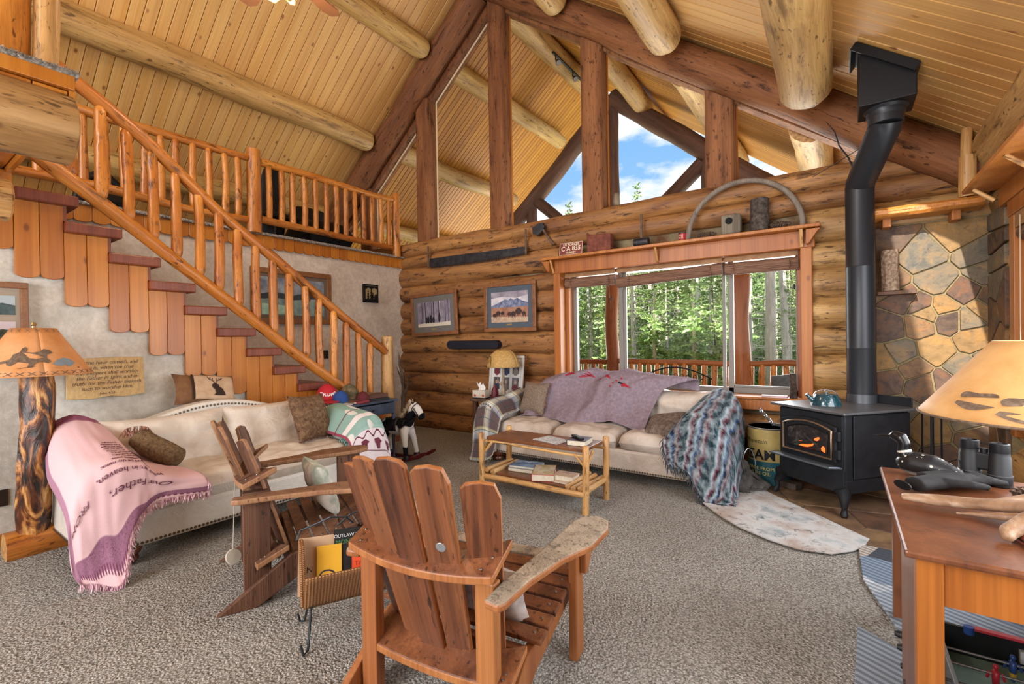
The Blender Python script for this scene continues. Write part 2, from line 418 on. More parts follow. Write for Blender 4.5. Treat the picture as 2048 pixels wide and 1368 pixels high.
# outer wall skin above the sill is all glass; vertical posts between the panes
def glz(x): return 6.45-.8*(-4.15-x) if x < -4.15 else 6.43-.745*(x+4.15)
posts = []
for i, x in enumerate((-7.15, -5.655, -4.112, -2.595, -1.07)):
    w = .30
    b = MB().box((0, 0, (glz(x)+.2-3.04)/2), (w, .24, glz(x)+.2-3.04))
    o = put('window_post', b, wb, w_rake, loc=(x, 5.66, 3.04), bev=.05, seg=3)
# ---- glass material
t = T('window_glass'); t.n.remove(t.b); tr = t.N('BsdfTransparent'); gl = t.N('BsdfGlossy', {'Roughness': .02})
fr = t.N('Fresnel', {'IOR': 1.08}); ms = t.N('MixShader'); t.l.new(fr.outputs[0], ms.inputs[0]); t.l.new(tr.outputs[0], ms.inputs[1]); t.l.new(gl.outputs[0], ms.inputs[2])
t.l.new(ms.outputs[0], t.n['Material Output'].inputs[0]); m_glass = t.m
m_strip = plain('pale_glazing_strip', '#cbb795', .4)
m_jamb = w_trim
wi = 1
for x0, x1, in ((-8.36, -7.3), (-7.0, -5.83), (-5.475, -4.265), (-3.961, -2.739), (-2.44, -1.207), (-.92, .30)):
    wi += 1
    w_ = struct('window_%d' % wi)
    P = [(x0, 3.07), (x1, 3.07), (x1, max(glz(x1), 3.08)), (x0, max(glz(x0), 3.08))]
    if x0 < -4.265 <= x1 + .01: pass
    put('glass_pane', MB().prism(P, 5.735, 5.745, lambda x, z, y: (x, y, z)), w_, m_glass)
    fb = MB(); n = len(P)
    for k in range(4):
        a, b2 = V((P[k][0], 5.725, P[k][1])), V((P[(k+1) % 4][0], 5.725, P[(k+1) % 4][1]))
        if (b2-a).length < .05: continue
        fb.tube([a, b2], .016, 4, flat=1.)
    put('glazing_strip', fb, w_, m_strip if x0 < -4 else w_trim)
# ---- ceilings
RX, RZ = -4.3, 6.96
def cz(x): return RZ-.8*(RX-x) if x < RX else RZ-.745*(x-RX)
XL, XR = -9.0, 1.25
def ceiling(name, xe, y0, y1, back0, back1, mat, lift=0., pw=.131):
    s = struct(name); ze = cz(xe)+lift
    top = V((RX, 0, RZ+lift)); bot = V((xe, 0, ze)); L = (bot-top).length; d = (bot-top)/L; nrm = V((d.z, 0, -d.x)) if xe > RX else V((-d.z, 0, d.x))
    if nrm.z < 0: nrm = -nrm
    bb = MB()
    for ya, yb in ((back0, back1),):
        bb.add([top+nrm*.03+V((0, ya, 0)), bot+nrm*.03+V((0, ya, 0)), bot+nrm*.03+V((0, yb, 0)), top+nrm*.03+V((0, yb, 0)),
                top+nrm*.12+V((0, ya, 0)), bot+nrm*.12+V((0, ya, 0)), bot+nrm*.12+V((0, yb, 0)), top+nrm*.12+V((0, yb, 0))],
               [(0, 1, 2, 3), (7, 6, 5, 4), (0, 4, 5, 1), (1, 5, 6, 2), (2, 6, 7, 3), (3, 7, 4, 0)])
    put('roof_deck', bb, s, w_dark)
    me = MB().box((0, 0, L/2), (pw-.005, .03, L)).mesh('ceiling_plank')
    n = int((y1-y0)/pw)
    for k in range(n):
        y = y0+pw*(k+.5)
        m4 = M.Identity(4); X = V((0, 1, 0)); Y = nrm if xe > RX else nrm
        Yv = d.cross(X)
        for i in range(3): m4[i][0], m4[i][1], m4[i][2] = X[i], Yv[i], d[i]
        m4.translation = top+nrm*.015+V((0, y, 0))
        put('ceiling_plank', me, s, mat, mx=m4, bev=.006, seg=1)
    return s
cl = ceiling('ceiling_left', XL, -.6, 5.95, -4.6, 5.95, w_ceil)
# opening added in the right slope, out of view, so sun patches the stone
cr_ = struct('ceiling_right')
SUN_GAP = (-.3, 3.33, .02, .66)   # y0 y1 x0 x1
L = hypot(XR-RX, cz(XR)-RZ); d = V((XR-RX, 0, cz(XR)-RZ))/L; nrm = V((-d.z, 0, d.x)); nrm = nrm if nrm.z > 0 else -nrm
X = V((0, 1, 0)); Yv = d.cross(X)
def rslab(name, xa, xb, ya, yb, off, th, mat, bev=0.):
    a = V((xa, 0, cz(xa))); b = V((xb, 0, cz(xb))); l = (b-a).length
    m4 = M.Identity(4)
    for i in range(3): m4[i][0], m4[i][1], m4[i][2] = X[i], Yv[i], d[i]
    m4.translation = a+nrm*(off+th/2)+V((0, (ya+yb)/2, 0))
    key = (name, round(l, 3), round(yb-ya, 3), th); me = MESHES.get(key)
    if me is None: me = MESHES[key] = MB().box((0, 0, l/2), (yb-ya, th, l)).mesh(name)
    return put(name, me, cr_, mat, mx=m4, bev=bev, seg=1)
rslab('roof_deck', RX, SUN_GAP[2], -4.6, 5.95, .03, .1, w_dark); rslab('roof_deck', SUN_GAP[3], XR, -4.6, 5.95, .03, .1, w_dark)
rslab('roof_deck', SUN_GAP[2], SUN_GAP[3], -4.6, SUN_GAP[0], .03, .1, w_dark); rslab('roof_deck', SUN_GAP[2], SUN_GAP[3], SUN_GAP[1], 5.95, .03, .1, w_dark)
pw = .131
for k in range(50):
    y = -.6+pw*k
    if y+pw > SUN_GAP[0] and y < SUN_GAP[1]:
        rslab('ceiling_plank', RX, SUN_GAP[2], y, y+pw-.005, 0, .03, w_ceil, .006); rslab('ceiling_plank', SUN_GAP[3], XR, y, y+pw-.005, 0, .03, w_ceil, .006)
    else: rslab('ceiling_plank', RX, XR, y, y+pw-.005, 0, .03, w_ceil, .006)
# porch soffits
ceiling('ceiling_porch_left', XL-.6, 5.95, 10.6, 5.95, 10.7, w_sof, .0, .1)
ceiling('ceiling_porch_right', XR+1.2, 5.95, 9.7, 5.95, 9.8, w_sof, .0, .1)
# side and rear walls (unseen, they close the room)
tag(put('wall_behind', MB().prism([(-9.1, 0), (1.3, 0), (1.3, cz(1.3)), (RX, RZ), (-9.1, cz(-9.1))], -4.15, -4.0, lambda x, z, y: (x, y, z)), None, w_ceil), kind='structure')
for n_, a in (('wall_loft', (-9.15, -9.0, -4.1, 5.9, 0, 3.2)),):
    tag(put(n_, MB().bx(*a), None, w_ceil), kind='structure')

# ---- log purlins, rake logs, plates
pm = [w_pur, w_end]
def th_log(name, label, cat, p0, p1, r0, r1=None, group=None, mats=None, **k):
    o = log(name, None, p0, p1, r0, r1, mats or pm, **k); return tag(o, label, cat, group)
def zc_(x, r): return cz(x)-r/cos(math.atan(.77))
for x, r, lab in ((-5.28, .165, 'upper pale log purlin under the left ceiling slope'), (-6.62, .175, 'lower long log purlin crossing the left ceiling slope'),
               (-7.95, .16, 'low log purlin behind the loft railing'), (-4.3, .2, 'ridge log at the ceiling peak'),
               (-2.9, .17, 'short log purlin end at top, right of the ridge'), (-1.52, .18, 'log purlin on the right slope above the wagon-rim arch'),
               (-.24, .20, 'big peeled log purlin beside the black flue box')):
    ye = 5.12 if x > -.5 else 5.2 if x > -2 else 5.3
    th_log('purlin_log', lab, 'log beam', (x, -3.9, zc_(x, r)), (x, ye, zc_(x, r)), r*1.08, r, wob=.04, rnd=.08, n=20, step=.2, cap1=.12)
    th_log('porch_purlin_log', lab.replace('ceiling', 'roof').replace('log purlin', 'porch log')+', outside beyond the glass', 'log beam', (x, 5.9, zc_(x, r)), (x, 9.6, zc_(x, r)), r, r*.95, wob=.04, rnd=.1, n=16, step=.25)
rk = [w_rake, w_end]
for xa, xb, n_, lab in ((RX+.1, 1.1, 'rake_log', 'dark reddish log rafter above the right-hand gable panes'), (RX-.1, -8.9, 'rake_log', 'dark reddish log rafter above the left-hand gable panes')):
    sl, rr_ = (.235, .178) if xb > 0 else (.27, .2)
    th_log(n_, lab, 'log beam', (xa, 5.5, cz(xa)-sl), (xb, 5.5, cz(xb)-sl), rr_, rr_*1.03, mats=rk, wob=.03, rnd=.06, n=22, step=.2)
put('rake_trim', MB().prism([(-9., cz(-9.)-.02), (RX, RZ-.02), (RX, RZ-.62), (-9, cz(-9)-.62)], 5.62, 5.8, lambda x, z, y: (x, y, z)), wb, w_rake)
put('rake_trim', MB().prism([(RX, RZ-.02), (1.2, cz(1.2)-.02), (1.2, cz(1.2)-.42), (RX, RZ-.5)], 5.62, 5.8, lambda x, z, y: (x, y, z)), wb, w_rake)
th_log('plate_log', 'knotty log along the top of the right wall', 'log beam', (1.08, 5.5, 2.93), (1.08, -3.9, 2.93), .19, .2, mats=[w_logr, w_end], wob=.03, rnd=.08, n=20)
th_log('plate_log', 'dim log low in the loft behind the railing', 'log beam', (-8.75, -3.9, 3.3), (-8.75, 5.5, 3.3), .2, .2, mats=pm, wob=.03, n=14)

# ---- lower picture window
w1 = struct('window_1')
YW = 5.5
def jb(x0, x1, y0, y1, z0, z1, name='casing', m=None, bev=.006, parent=None): return put(name, MB().bx(x0, x1, y0, y1, z0, z1), parent or w1, m or w_trim, bev=bev, seg=1)
jb(-3.135, -3.035, 5.46, 5.62, .70, 2.36); jb(-.315, -.215, 5.46, 5.62, .70, 2.36)
jb(-3.16, -.19, 5.455, 5.62, 2.30, 2.475, 'head_casing'); jb(-3.05, -.3, 5.44, 5.86, .775, .80, 'sill')
jb(-3.0, -.2, 5.47, 5.6, .66, .775, 'apron')
for x0, x1 in ((-3.04, -2.985), (-.355, -.31)): jb(x0, x1, 5.62, 5.85, .80, 2.36, 'jamb_lining')
put('window_head', MB().bx(-3.04, -.31, 5.62, 5.86, 2.27, 2.36), w1, w_trim)
for x in (-2.985, -2.33, -1.03, -.375): jb(x, x+.055, 5.735, 5.80, .8, 2.3, 'vinyl_mullion', m_white, .004)
for x in (-2.27, -1.095,): jb(x, x+.035, 5.75, 5.79, .84, 2.3, 'sash_stile', m_white, .004)
jb(-2.98, -.33, 5.735, 5.80, .80, .86, 'vinyl_sill_rail', m_white, .004)
jb(-2.93, -2.33, 5.75, 5.79, .86, .885, 'sash_rail', m_white, .003); jb(-.975, -.375, 5.75, 5.79, .86, .885, 'sash_rail', m_white, .003)
for x0, x1 in ((-2.93, -2.33), (-2.275, -1.03), (-.975, -.375)): put('glass_pane', MB().bx(x0, x1, 5.765, 5.772, .86, 2.3), w1, m_glass)
# ---- shelf above the window with pegs
sh = thing('window_shelf', 'long wooden shelf with peg brackets above the picture window', 'shelf', (-1.7, 5.45, 2.475))
put('shelf_board', MB().bx(-1.55, 1.56, -.115, .15, 0, .035), sh, w_trim, bev=.006)
for x in (-1.42, -.03, 1.4): log('peg', sh, (x, .0, -.16), (x, -.09, .0), .018, .015, [w_peel, w_end], n=8, wob=0)
for s_ in (-1, 1): put('end_bracket', MB().prism([(s_*1.44, -.01), (s_*1.56, -.01), (s_*1.53, -.04), (s_*1.46, -.15), (s_*1.44, -.15)], -.09, -.0, lambda x, z, y: (x, y, z)), sh, w_trim, bev=.003)
# ---- rolled woven blinds
t = T('woven_blind', .7); co = t.co('Object', False); g = t.noise(t.map(co, (.6, 1, 14)), 12, 3, .6)
t.bump(g, .5, .01); m_bl = t.col(t.ramp(g, [(.35, '#4a2f24'), (.65, '#8a6750')])); m_bl2 = plain('blind_valance', '#a57d55', .6, c2='#8d6642', sc=12)
for x0, x1, ya, lab in ((-3.02, -2.31, 0, 'rolled brown woven blind over the narrow left window light'), (-2.28, -1.06, .012, 'wide rolled brown woven blind over the middle window light'), (-1.03, -.335, 0, 'rolled brown woven blind with tangled cords over the right window light')):
    bl = thing('window_blind', lab, 'blind', ((x0+x1)/2, 5.60, 2.1), group='woven blinds of the picture window'); hw = (x1-x0)/2; 
    put('valance', MB().bx(-hw, hw, -.03, -.015, .15, .245), bl, m_bl2, bev=.003)
    put('rolled_slats', MB().tube([(-hw, 0, .075-ya*4), (hw, 0, .075+ya)], .04, 14, flat=1.7), bl, m_bl, auto=40)
    for k in (-.75, .8): 
        put('cord', MB().tube([(hw*k, -.05, .12), (hw*k+.01, -.055, .05), (hw*k-.01, -.05, -.03)], .003, 5), bl, m_bl)
    put('lift_cord', MB().tube([(hw*.86-.03, -.05, .12), (hw*.86, -.05, -.3), (hw*.86+.01, -.05, -.7 if hw > .5 else -.14)], .003, 5), bl, plain('cord', '#4b3a2a'))
    put('cord_tassel', MB().lathe([(.004, 0), (.011, -.02), (.009, -.05), (.004, -.06)], 8, (hw*.86+.01, -.05, -.7 if hw > .5 else -.14)), bl, m_black)

# ---- stone wall right of the log wall
t = T('wall_stone', .65, spec=.3); co = t.co(); r = t.N('ObjectInfo').outputs['Random']
bc = t.ramp(r, [(0, '#57433a'), (.16, '#8a6d44'), (.32, '#473631'), (.46, '#9c7844'), (.6, '#66645a'), (.74, '#6d4633'), (.88, '#535856')], 'CONSTANT')
c = t.mix(.55, bc, t.ramp(t.noise(co, 6, 6, .65, 1.), [(.32, '#2f2722'), (.5, '#6b5741'), (.62, '#8a6236'), (.75, '#9c8050')]))
c = t.mix(t.ma('MULTIPLY', t.ramp(t.noise(co, 24, 5, .7), [(.55, 0.), (.68, 1.)]), .5), c, '#3c3029')
t.bump(t.noise(co, 9, 6, .6), .45, .02); m_stone = t.col(t.vary(c, .8, 1.15, .03))
st = struct('wall_stone')
put('mortar_bed', MB().bx(.27, 1.1, 5.47, 5.62, 0, 2.42), st, m_mortar)
SP = [(.30, 1.68), (.34, 1.60), (.62, 1.55), (.70, 1.62), (.47, 1.66), (.26, 1.12), (.47, 1.0), (.52, .95), (.05, 1.18), (.63, .72), (.76, 1.22), (.77, 1.7), (.1, 2.3), (.33, 2.12), (.56, 2.28), (.68, 2.08), (.08, 1.9), (.2, 1.72), (.43, 1.88), (.58, 1.78), (.72, 1.95), (.1, 1.5), (.3, 1.52), (.5, 1.55), (.66, 1.38), (.18, 1.25), (.4, 1.28), (.58, 1.12), (.08, 1.02), (.32, .98), (.74, .9), (.15, .72), (.5, .8), (.34, .6), (.7, .55), (.12, .4), (.42, .3), (.66, .22), (.15, .12)]
for poly in voronoi(.80, 2.40, SP, .013):
    b = MB(); n = len(poly); cxp = sum(p[0] for p in poly)/n; czp = sum(p[1] for p in poly)/n; pr_ = []
    for k in range(n):   # wander the edges a little
        a, q = poly[k], poly[(k+1) % n]; l = hypot(q[0]-a[0], q[1]-a[1])
        pr_ += [(a[0]+(cxp-a[0])*.015, a[1]+(czp-a[1])*.015)]
        if l > .12:
            for f in (.33, .66):
                px, pz = a[0]+(q[0]-a[0])*f, a[1]+(q[1]-a[1])*f; j = .09*NZ.noise(V((px*7, pz*7, 2))); j = max(j, -.015); pr_.append((px+(cxp-px)*j, pz+(czp-pz)*j))
    put('stone', b.prism([(x+.275, z+.005) for x, z in pr_], 5.475, 5.44+.012*random.random(), lambda x, z, y: (x, y, z)), st, m_stone, bev=.005, seg=2)
put('mortar_bed', MB().bx(1.04, 1.12, 4.95, 5.5, 0, 2.42), st, m_mortar)
rs = random.Random(9)
for poly in voronoi(.5, 2.4, [(rs.uniform(.1, .45)*(1 if k % 2 else .7), k*.16+.08) for k in range(15)], .02):
    put('stone', MB().prism([(y+4.97, z+.005) for y, z in poly], 1.045, 1.01, lambda y, z, x: (x, y, z)), st, m_stone, bev=.008, seg=2)
# mantel shelf: live-edge slab
mt = thing('mantel_shelf', 'live-edge wooden mantel slab glowing orange above the stone wall', 'shelf', (.55, 5.3, 2.46))
me = MB().grid(lambda u, v: (0, 0, 0), 1, 1)
b = MB()
def mant(u, v):
    x = -.38+.78*u; a = v*2*pi; yy = -.14*cos(a) if abs(cos(a)) < .8 else -.14*(.8 if cos(a) > 0 else -.8)*1.12
    zz = .05*sin(a) if abs(sin(a)) < .7 else .05*(.7 if sin(a) > 0 else -.7)*1.2
    w = NZ.noise(V((x*5, v*2, 1)))*.02
    return (x, yy+w, zz+.03+w*.6)
put('slab', b.grid(mant, 14, 16).add([mant(0, k/16) for k in range(16)], [tuple(range(16))]).add([mant(1, k/16) for k in range(16)], [tuple(range(16))]), mt, wood('mantel_wood', '#b06a2c', '#d99548', '#56290f', (.08, 1, 1), 7, .4, .5, .4, .3, .95, 1.05), auto=40)
for x in (-.2, .25): put('bracket', MB().bx(x-.03, x+.03, -.0, .16, -.08, .01), mt, w_trim, bev=.005)
# ---- right wall: logs below and above a window with orange casing
wr = struct('wall_right')
put('chinking', MB().bx(1.16, 1.3, -4.1, 1.6, 0, 3.0).bx(1.16, 1.3, 4.75, 5.7, 0, 3.0).bx(1.16, 1.3, 1.6, 4.75, 0, .8).bx(1.16, 1.3, 1.6, 4.75, 2.3, 3.0), wr, w_dark)
for i in range(10):
    z0, z1 = JO[i], JO[i+1]; zc = (z0+z1)/2; r = (z1-z0)/2+.012
    for y0, y1 in (((1.6, -4.0), (5.5, 4.78)) if z1 > .8 and z0 < 2.3 else ((5.5, -4.0),)):
        log('log', wr, (1.2, y0, zc), (1.2, y1, zc), r, r, [w_logr, w_end], n=12, step=.5)
w8 = struct('window_8')
put('casing', MB().bx(1.0, 1.16, 4.70, 4.80, .7, 2.36), w8, w_trim, bev=.006); put('casing', MB().bx(1.0, 1.16, 1.5, 1.6, .7, 2.36), w8, w_trim, bev=.006)
put('jamb_lining', MB().bx(1.06, 1.3, 4.66, 4.70, .8, 2.3), w8, w_trim); put('sill', MB().bx(.98, 1.3, 1.6, 4.7, .77, .8), w8, w_trim, bev=.005)
put('head_casing', MB().bx(.99, 1.16, 1.5, 4.8, 2.26, 2.42), w8, w_trim, bev=.006)
for y in (4.60, 3.6, 2.6, 1.6): put('vinyl_mullion', MB().bx(1.2, 1.26, y, y+.06, .8, 2.3), w8, m_white, bev=.004)
put('glass_pane', MB().bx(1.225, 1.232, 1.6, 4.66, .8, 2.3), w8, m_glass)
bl = thing('window_blind', 'rolled woven blind at the window by the right edge', 'blind', (1.05, 3.15, 2.12))
put('rolled_slats', MB().tube([(0, -1.5, 0), (0, 1.48, 0)], .055, 14), bl, m_bl, auto=40); put('valance', MB().bx(-.05, -.03, -1.52, 1.52, .04, .17), bl, m_bl2)
put('lift_cord', MB().tube([(-.06, 1.35, .1), (-.06, 1.36, -.6), (-.06, 1.35, -1.0)], .003, 5), bl, plain('pale_cord', '#c9b79a'))
rsf = thing('wall_shelf', 'wide wooden shelf high on the right wall above the side window', 'shelf', (.95, 3.2, 2.5))
put('shelf_board', MB().bx(-.17, .16, -1.8, 1.76, 0, .03), rsf, w_trim, bev=.005)
put('fascia', MB().bx(.03, .06, -1.8, 1.76, -.13, 0), rsf, w_trim)
for y in (1.62, .8, .0): log('peg', rsf, (-.02, y, -.1), (-.13, y, .0), .016, .014, [w_peel, w_end], n=8, wob=0)

# ---- loft floor, fascia, railings
lf = struct('floor_loft')
t = T('loft_carpet', .95); co = t.co('Object', False); f = t.noise(co, 45, 4, .7); t.bump(f, .9, .03); m_lc = t.col(t.ramp(f, [(.4, '#7f7a73'), (.6, '#c9c6c0')]))
put('joist_deck', MB().bx(-9.0, -6.19, -4.0, 5.6, 2.72, 2.85).bx(-6.19, -3.31, -4.0, .70, 2.79, 2.86), lf, w_skirt)
def shag(u, v, x0, x1, y0, y1): return None
cb = MB().bx(-9.0, -6.13, -4, 5.6, 2.85, 2.885).bx(-6.13, -3.28, -4.0, .74, 2.86, 2.895)
put('loft_carpet', cb, lf, m_lc, bev=.012)
rs = random.Random(4); b = MB()   # shaggy lip of the carpet
for k in range(1500):
    if k % 3: y = rs.uniform(.8, 5.5); p = V((-6.13+rs.uniform(-.01, .012), y, 2.85+rs.uniform(0, .03)))
    else: y = rs.uniform(-.4, .74); p = V((-3.28+rs.uniform(-.01, .01), y, 2.865+rs.uniform(0, .03)))
    e = p+V((rs.uniform(.005, .022), rs.uniform(-.014, .014), rs.uniform(-.016, .012))); w = V((0, .004, .003)); b.add([p-w, p+w, e], [(0, 1, 2)])
tag(put('carpet_pile', b, lf, m_lc), kind='stuff')
fp = [(0, 0), (.139, 0), (.139, -.14)]+[(.0695+.0695*cos(a), -.14-.03*sin(a)) for a in [pi*k/6 for k in range(1, 6)]]+[(0, -.14)]
me = MB().prism([(y, z) for y, z in fp], 0, .022, lambda y, z, x: (x, y, z)).mesh('fascia_board')
for k in range(34): put('fascia_board', me, lf, w_skirt, loc=(-6.19, .75+k*.1425, 2.85), bev=.003, seg=1)
put('edge_board', MB().bx(-3.31, -3.285, -4, .72, 2.79, 2.862), lf, w_skirt, bev=.003); put('edge_board', MB().bx(-6.1, -3.31, .70, .725, 2.72, 2.862), lf, w_skirt)
me = MB().box((0, 0, 0), (.13, 2.6, .02)).mesh('soffit_board')
for k in range(12): put('soffit_board', MB().box((-4.7, .63-.135*k, 2.775), (2.78, .13, .02)), lf, w_skirt, bev=.004, seg=1)
th_log('landing_log', 'thick sawn-off log beam jutting under the carpeted landing', 'log beam', (-3.40, -3, 2.60), (-3.40, .74, 2.60), .185, .18, mats=[w_logr, w_end], wob=.02, cap1=.03, n=24)
th_log('landing_log', 'round pale log end at the left edge below the landing', 'log beam', (-4.5, -3, 2.42), (-4.5, .66, 2.42), .14, .14, mats=[w_peel, w_end], n=20, cap1=.03)
th_log('landing_post', 'stout orange log post standing on the carpeted landing', 'post', (-3.55, .50, 2.89), (-3.55, .50, 6.0), .10, .10, mats=[w_bal, w_end], n=18)
th_log('landing_post', 'slim pale half-log post beside the stout landing post', 'post', (-3.50, .645, 2.89), (-3.50, .645, 6.2), .052, .05, mats=[w_peel, w_end], n=12)
th_log('landing_rail', 'log rail running left from the landing post', 'railing', (-3.5, -3, 3.14), (-3.5, .43, 3.14), .05, .05, mats=[w_bal, w_end], n=12, cap1=.04)
bm_ = [w_bal, w_end]
BAL = [logmesh(1., .036, .032, n=10, seed=k*3+1, wob=.02, rnd=.16, end=.07, step=.09) for k in range(6)]
BAL = [b.mesh('baluster') for b in BAL]
for me in BAL:
    for m in bm_: me.materials.append(m)
def baluster(parent, x, y, z0, z1, k, s=1.):
    mx = M.Translation((x, y, z0)) @ M.Rotation(random.random()*6, 4, 'Z') @ M.Diagonal((s*1.15, s*1.15, z1-z0, 1))
    return put('baluster', BAL[k % 6], parent, None, mx=mx, auto=60)
def railing(lab, y0, y1, ys, p0=None, cat='railing'):
    r = thing('loft_railing', lab, cat, (-6.16, y0, 2.885)); 
    log('top_rail', r, (0, 0, .90), (0, y1-y0, .93), .052, .045, bm_, n=12, wob=.04, rnd=.1, cap1=.04)
    log('bottom_rail', r, (0, 0, .18), (0, y1-y0, .13), .05, .045, bm_, n=12, wob=.05, rnd=.12, cap1=.04)
    for i, y in enumerate(ys): baluster(r, 0, y-y0, .15, .9, i)
    return r
railing('log loft railing left of the thick middle post', .7, 3.0, [.9, 1.07, 1.253, 1.396, 1.57, 1.73, 1.895, 2.055, 2.2, 2.37, 2.533, 2.707, 2.858])
railing('log loft railing between the middle post and the window corner', 3.14, 5.37, [3.254+.1665*k for k in range(13)])
th_log('railing_post', 'thick orange log post in the middle of the loft railing', 'post', (-6.16, 3.06, 2.86), (-6.16, 3.06, 3.94), .085, .08, mats=bm_, n=18, cap1=.015)
th_log('railing_post', 'slimmer log post ending the loft railing at the window wall', 'post', (-6.16, 5.42, 2.86), (-6.16, 5.42, 3.94), .065, .06, mats=bm_, n=16, cap1=.015)
# ---- staircase
sc_ = thing('staircase', 'open wooden staircase with reddish treads and scalloped plank skirt', 'staircase', (-5.0, 2.4, 0))
for i in range(13):
    y0 = TY[i]-2.4; z0 = TZ[i]
    if z0 < .02: continue
    put('tread', MB().bx(-1.12, .07, y0, y0+.357, z0, z0+.085), sc_, w_tread, bev=.012, seg=2)
    put('riser', MB().bx(-1.1, .02, y0+.268, y0+.29, z0-.12, z0), sc_, w_tread)
put('riser', MB().bx(-1.1, .02, TY[0]-2.43, TY[0]-2.405, 2.6, 2.8), sc_, w_tread)
pls = {}
def skirt(y0, zt, Ls, w=.1335):
    pp = [(0, 0), (w, 0), (w, -Ls+.02)]+[(w/2+w/2*cos(a), -Ls+.02-.035*sin(a)) for a in [pi*k/8 for k in range(1, 8)]]+[(0, -Ls+.02)]
    me = pls.get(round(Ls, 2)) or MB().prism(pp, -.022, 0, lambda y, z, x: (x, y, z)).mesh('skirt_plank'); pls[round(Ls, 2)] = me
    put('skirt_plank', me, sc_, w_skirt, loc=(.022, y0-2.4, zt), bev=.004, seg=2)
for i in range(10):
    Ls = min(.565, TZ[i]-.02)
    for q in (0, 1): skirt(TY[i]+q*.1365, TZ[i], Ls)
for q in range(3): skirt(TY[0]-.1365*(q+1), 2.74, .56)
# stair railing
sr = thing('stair_railing', 'sloping log stair railing with peeled balusters', 'railing', (-4.94, 2.4, 0))
def rz_(y): return 1.325-.747*(y-4.042)
def lz_(y): return .954-.780*(y-3.365)
log('top_rail', sr, (0, .9-2.4, rz_(.9)), (0, 4.10-2.4, rz_(4.10)), .055, .05, bm_, n=14, wob=.05, rnd=.09)
log('bottom_rail', sr, (0, .72-2.4, lz_(.72)), (0, 4.1-2.4, lz_(4.1)), .058, .055, bm_, n=14, wob=.05, rnd=.09)
for i in range(17):
    y = 1.05+.1765*i
    if y < 4.05: baluster(sr, 0, y-2.4, lz_(y)+.02, rz_(y)-.02, i, 1.08)
th_log('newel_post', 'peeled log newel post at the foot of the stairs', 'post', (-4.95, 4.17, 0), (-4.95, 4.17, 1.51), .085, .075, mats=[w_peel, w_end], n=18, cap1=.015, wob=.03)
# ================================================================ OUTSIDE
m_ground = plain('forest_ground', '#8a9a52', .95, c2='#b5bf6e', sc=1.5, bump=.3)
tag(put('ground', MB().bx(-70, 70, 6.0, 130, -1.1, -.9), None, m_ground), kind='structure')
w_deck = wood('deck_log_wood', '#8d4c25', '#b5713c', '#4b2411', (1, 1, .1), 8, .4, .5, .5, .3, .9, 1.1)
dm = [w_deck, w_end]
dk = struct('floor_deck')
for k in range(34): put('deck_board', MB().bx(-9.5, 4.5, 5.95+k*.085, 6.025+k*.085, -.03, .0), dk, w_deck)
def drail(lab, x0, x1):
    r = thing('deck_railing', lab, 'railing', (x0, 8.6, 0), group='deck railing sections')
    log('top_rail', r, (0, 0, .97), (x1-x0, 0, .97), .05, .05, dm, n=10, wob=.04, rnd=.1)
    log('bottom_rail', r, (0, 0, .15), (x1-x0, 0, .15), .045, .045, dm, n=8)
    n = int((x1-x0)/.165)
    for k in range(n):
        o = baluster(r, .08+k*.165, 0, .15, .97, k, 1.25)
    return r
for me in [1]:
    pass
for (x0, x1, lab) in ((-9.4, -3.75, 'deck railing seen left of the porch post through the narrow window light'), (-3.5, -1.5, 'deck railing seen through the middle window light'), (-1.28, 4.4, 'deck railing seen through the right window light')): drail(lab, x0, x1)
th_log('porch_post', 'orange log porch post outside the left window light', 'post', (-3.62, 8.6, 0), (-3.62, 8.6, 3.9), .13, .12, mats=dm, n=16, wob=.05)
th_log('porch_post', 'orange log porch post outside the right window light', 'post', (-1.36, 8.6, 0), (-1.36, 8.6, 4.0), .15, .14, mats=dm, n=16, wob=.05)
w_tr = wood('truss_wood', '#4f3a30', '#755443', '#1e1511', (1, 1, .1), 8, .4, .5, .7, .5, .9, 1.1)
tm = [w_tr, w_end]
tt = thing('porch_truss', 'dark log truss of the porch gable against the sky', 'truss', (-3.55, 8.6, 3.0))
ap = 3.05
log('rafter', tt, (0, 0, ap), (-3.9, 0, ap-.87*3.9), .17, .17, tm, n=16)
log('rafter', tt, (0, -.02, ap), (4.6, 0, ap-.84*4.6), .17, .17, tm, n=16)
log('king_post', tt, (0, 0, .6), (0, 0, ap), .10, .10, tm, n=12)
log('strut', tt, (1.72, 0, .3), (1.72, 0, 1.45), .13, .13, tm, n=12); log('strut', tt, (-1.9, 0, .3), (-1.9, 0, 1.45), .12, .12, tm, n=12)
log('brace', tt, (1.62, 0, 1.45), (.5, 0, .45), .13, .13, tm, n=12); log('brace', tt, (-1.85, 0, 1.45), (-.7, 0, .45), .12, .12, tm, n=12)
log('tie_beam', tt, (-4.2, 0, .35), (4.6, 0, .35), .14, .14, tm, n=12)
# metal bench and board-backed chair on the deck
bn = thing('deck_bench', 'dark metal garden bench with arched back on the deck', 'bench', (-2.15, 7.6, 0))
put('arched_back', MB().tube([(-.55+1.1*k/14, 0, .78+.17*sin(pi*k/14)) for k in range(15)], .012, 6).tube([(-.5, 0, .5), (.5, 0, .5)], .012, 6), bn, m_black)
for k in range(9):
    put('scroll', MB().tube([(-.4+k*.1+.03*cos(a*.8), 0, .8+.05*sin(a*.8)*(1-abs(k-4)*.1)) for a in range(9)], .006, 5), bn, m_black)
put('seat', MB().bx(-.55, .55, -.45, -.02, .4, .43), bn, m_black)
for x in (-.52, .52):
    for y in (-.42, 0): put('leg', MB().tube([(x, y, 0), (x, y, .8 if y == 0 else .42)], .015, 6), bn, m_black)
dc = thing('deck_chair', 'grey board-backed chair on the deck, seen low in the right window light', 'chair', (-.6, 7.0, 0))
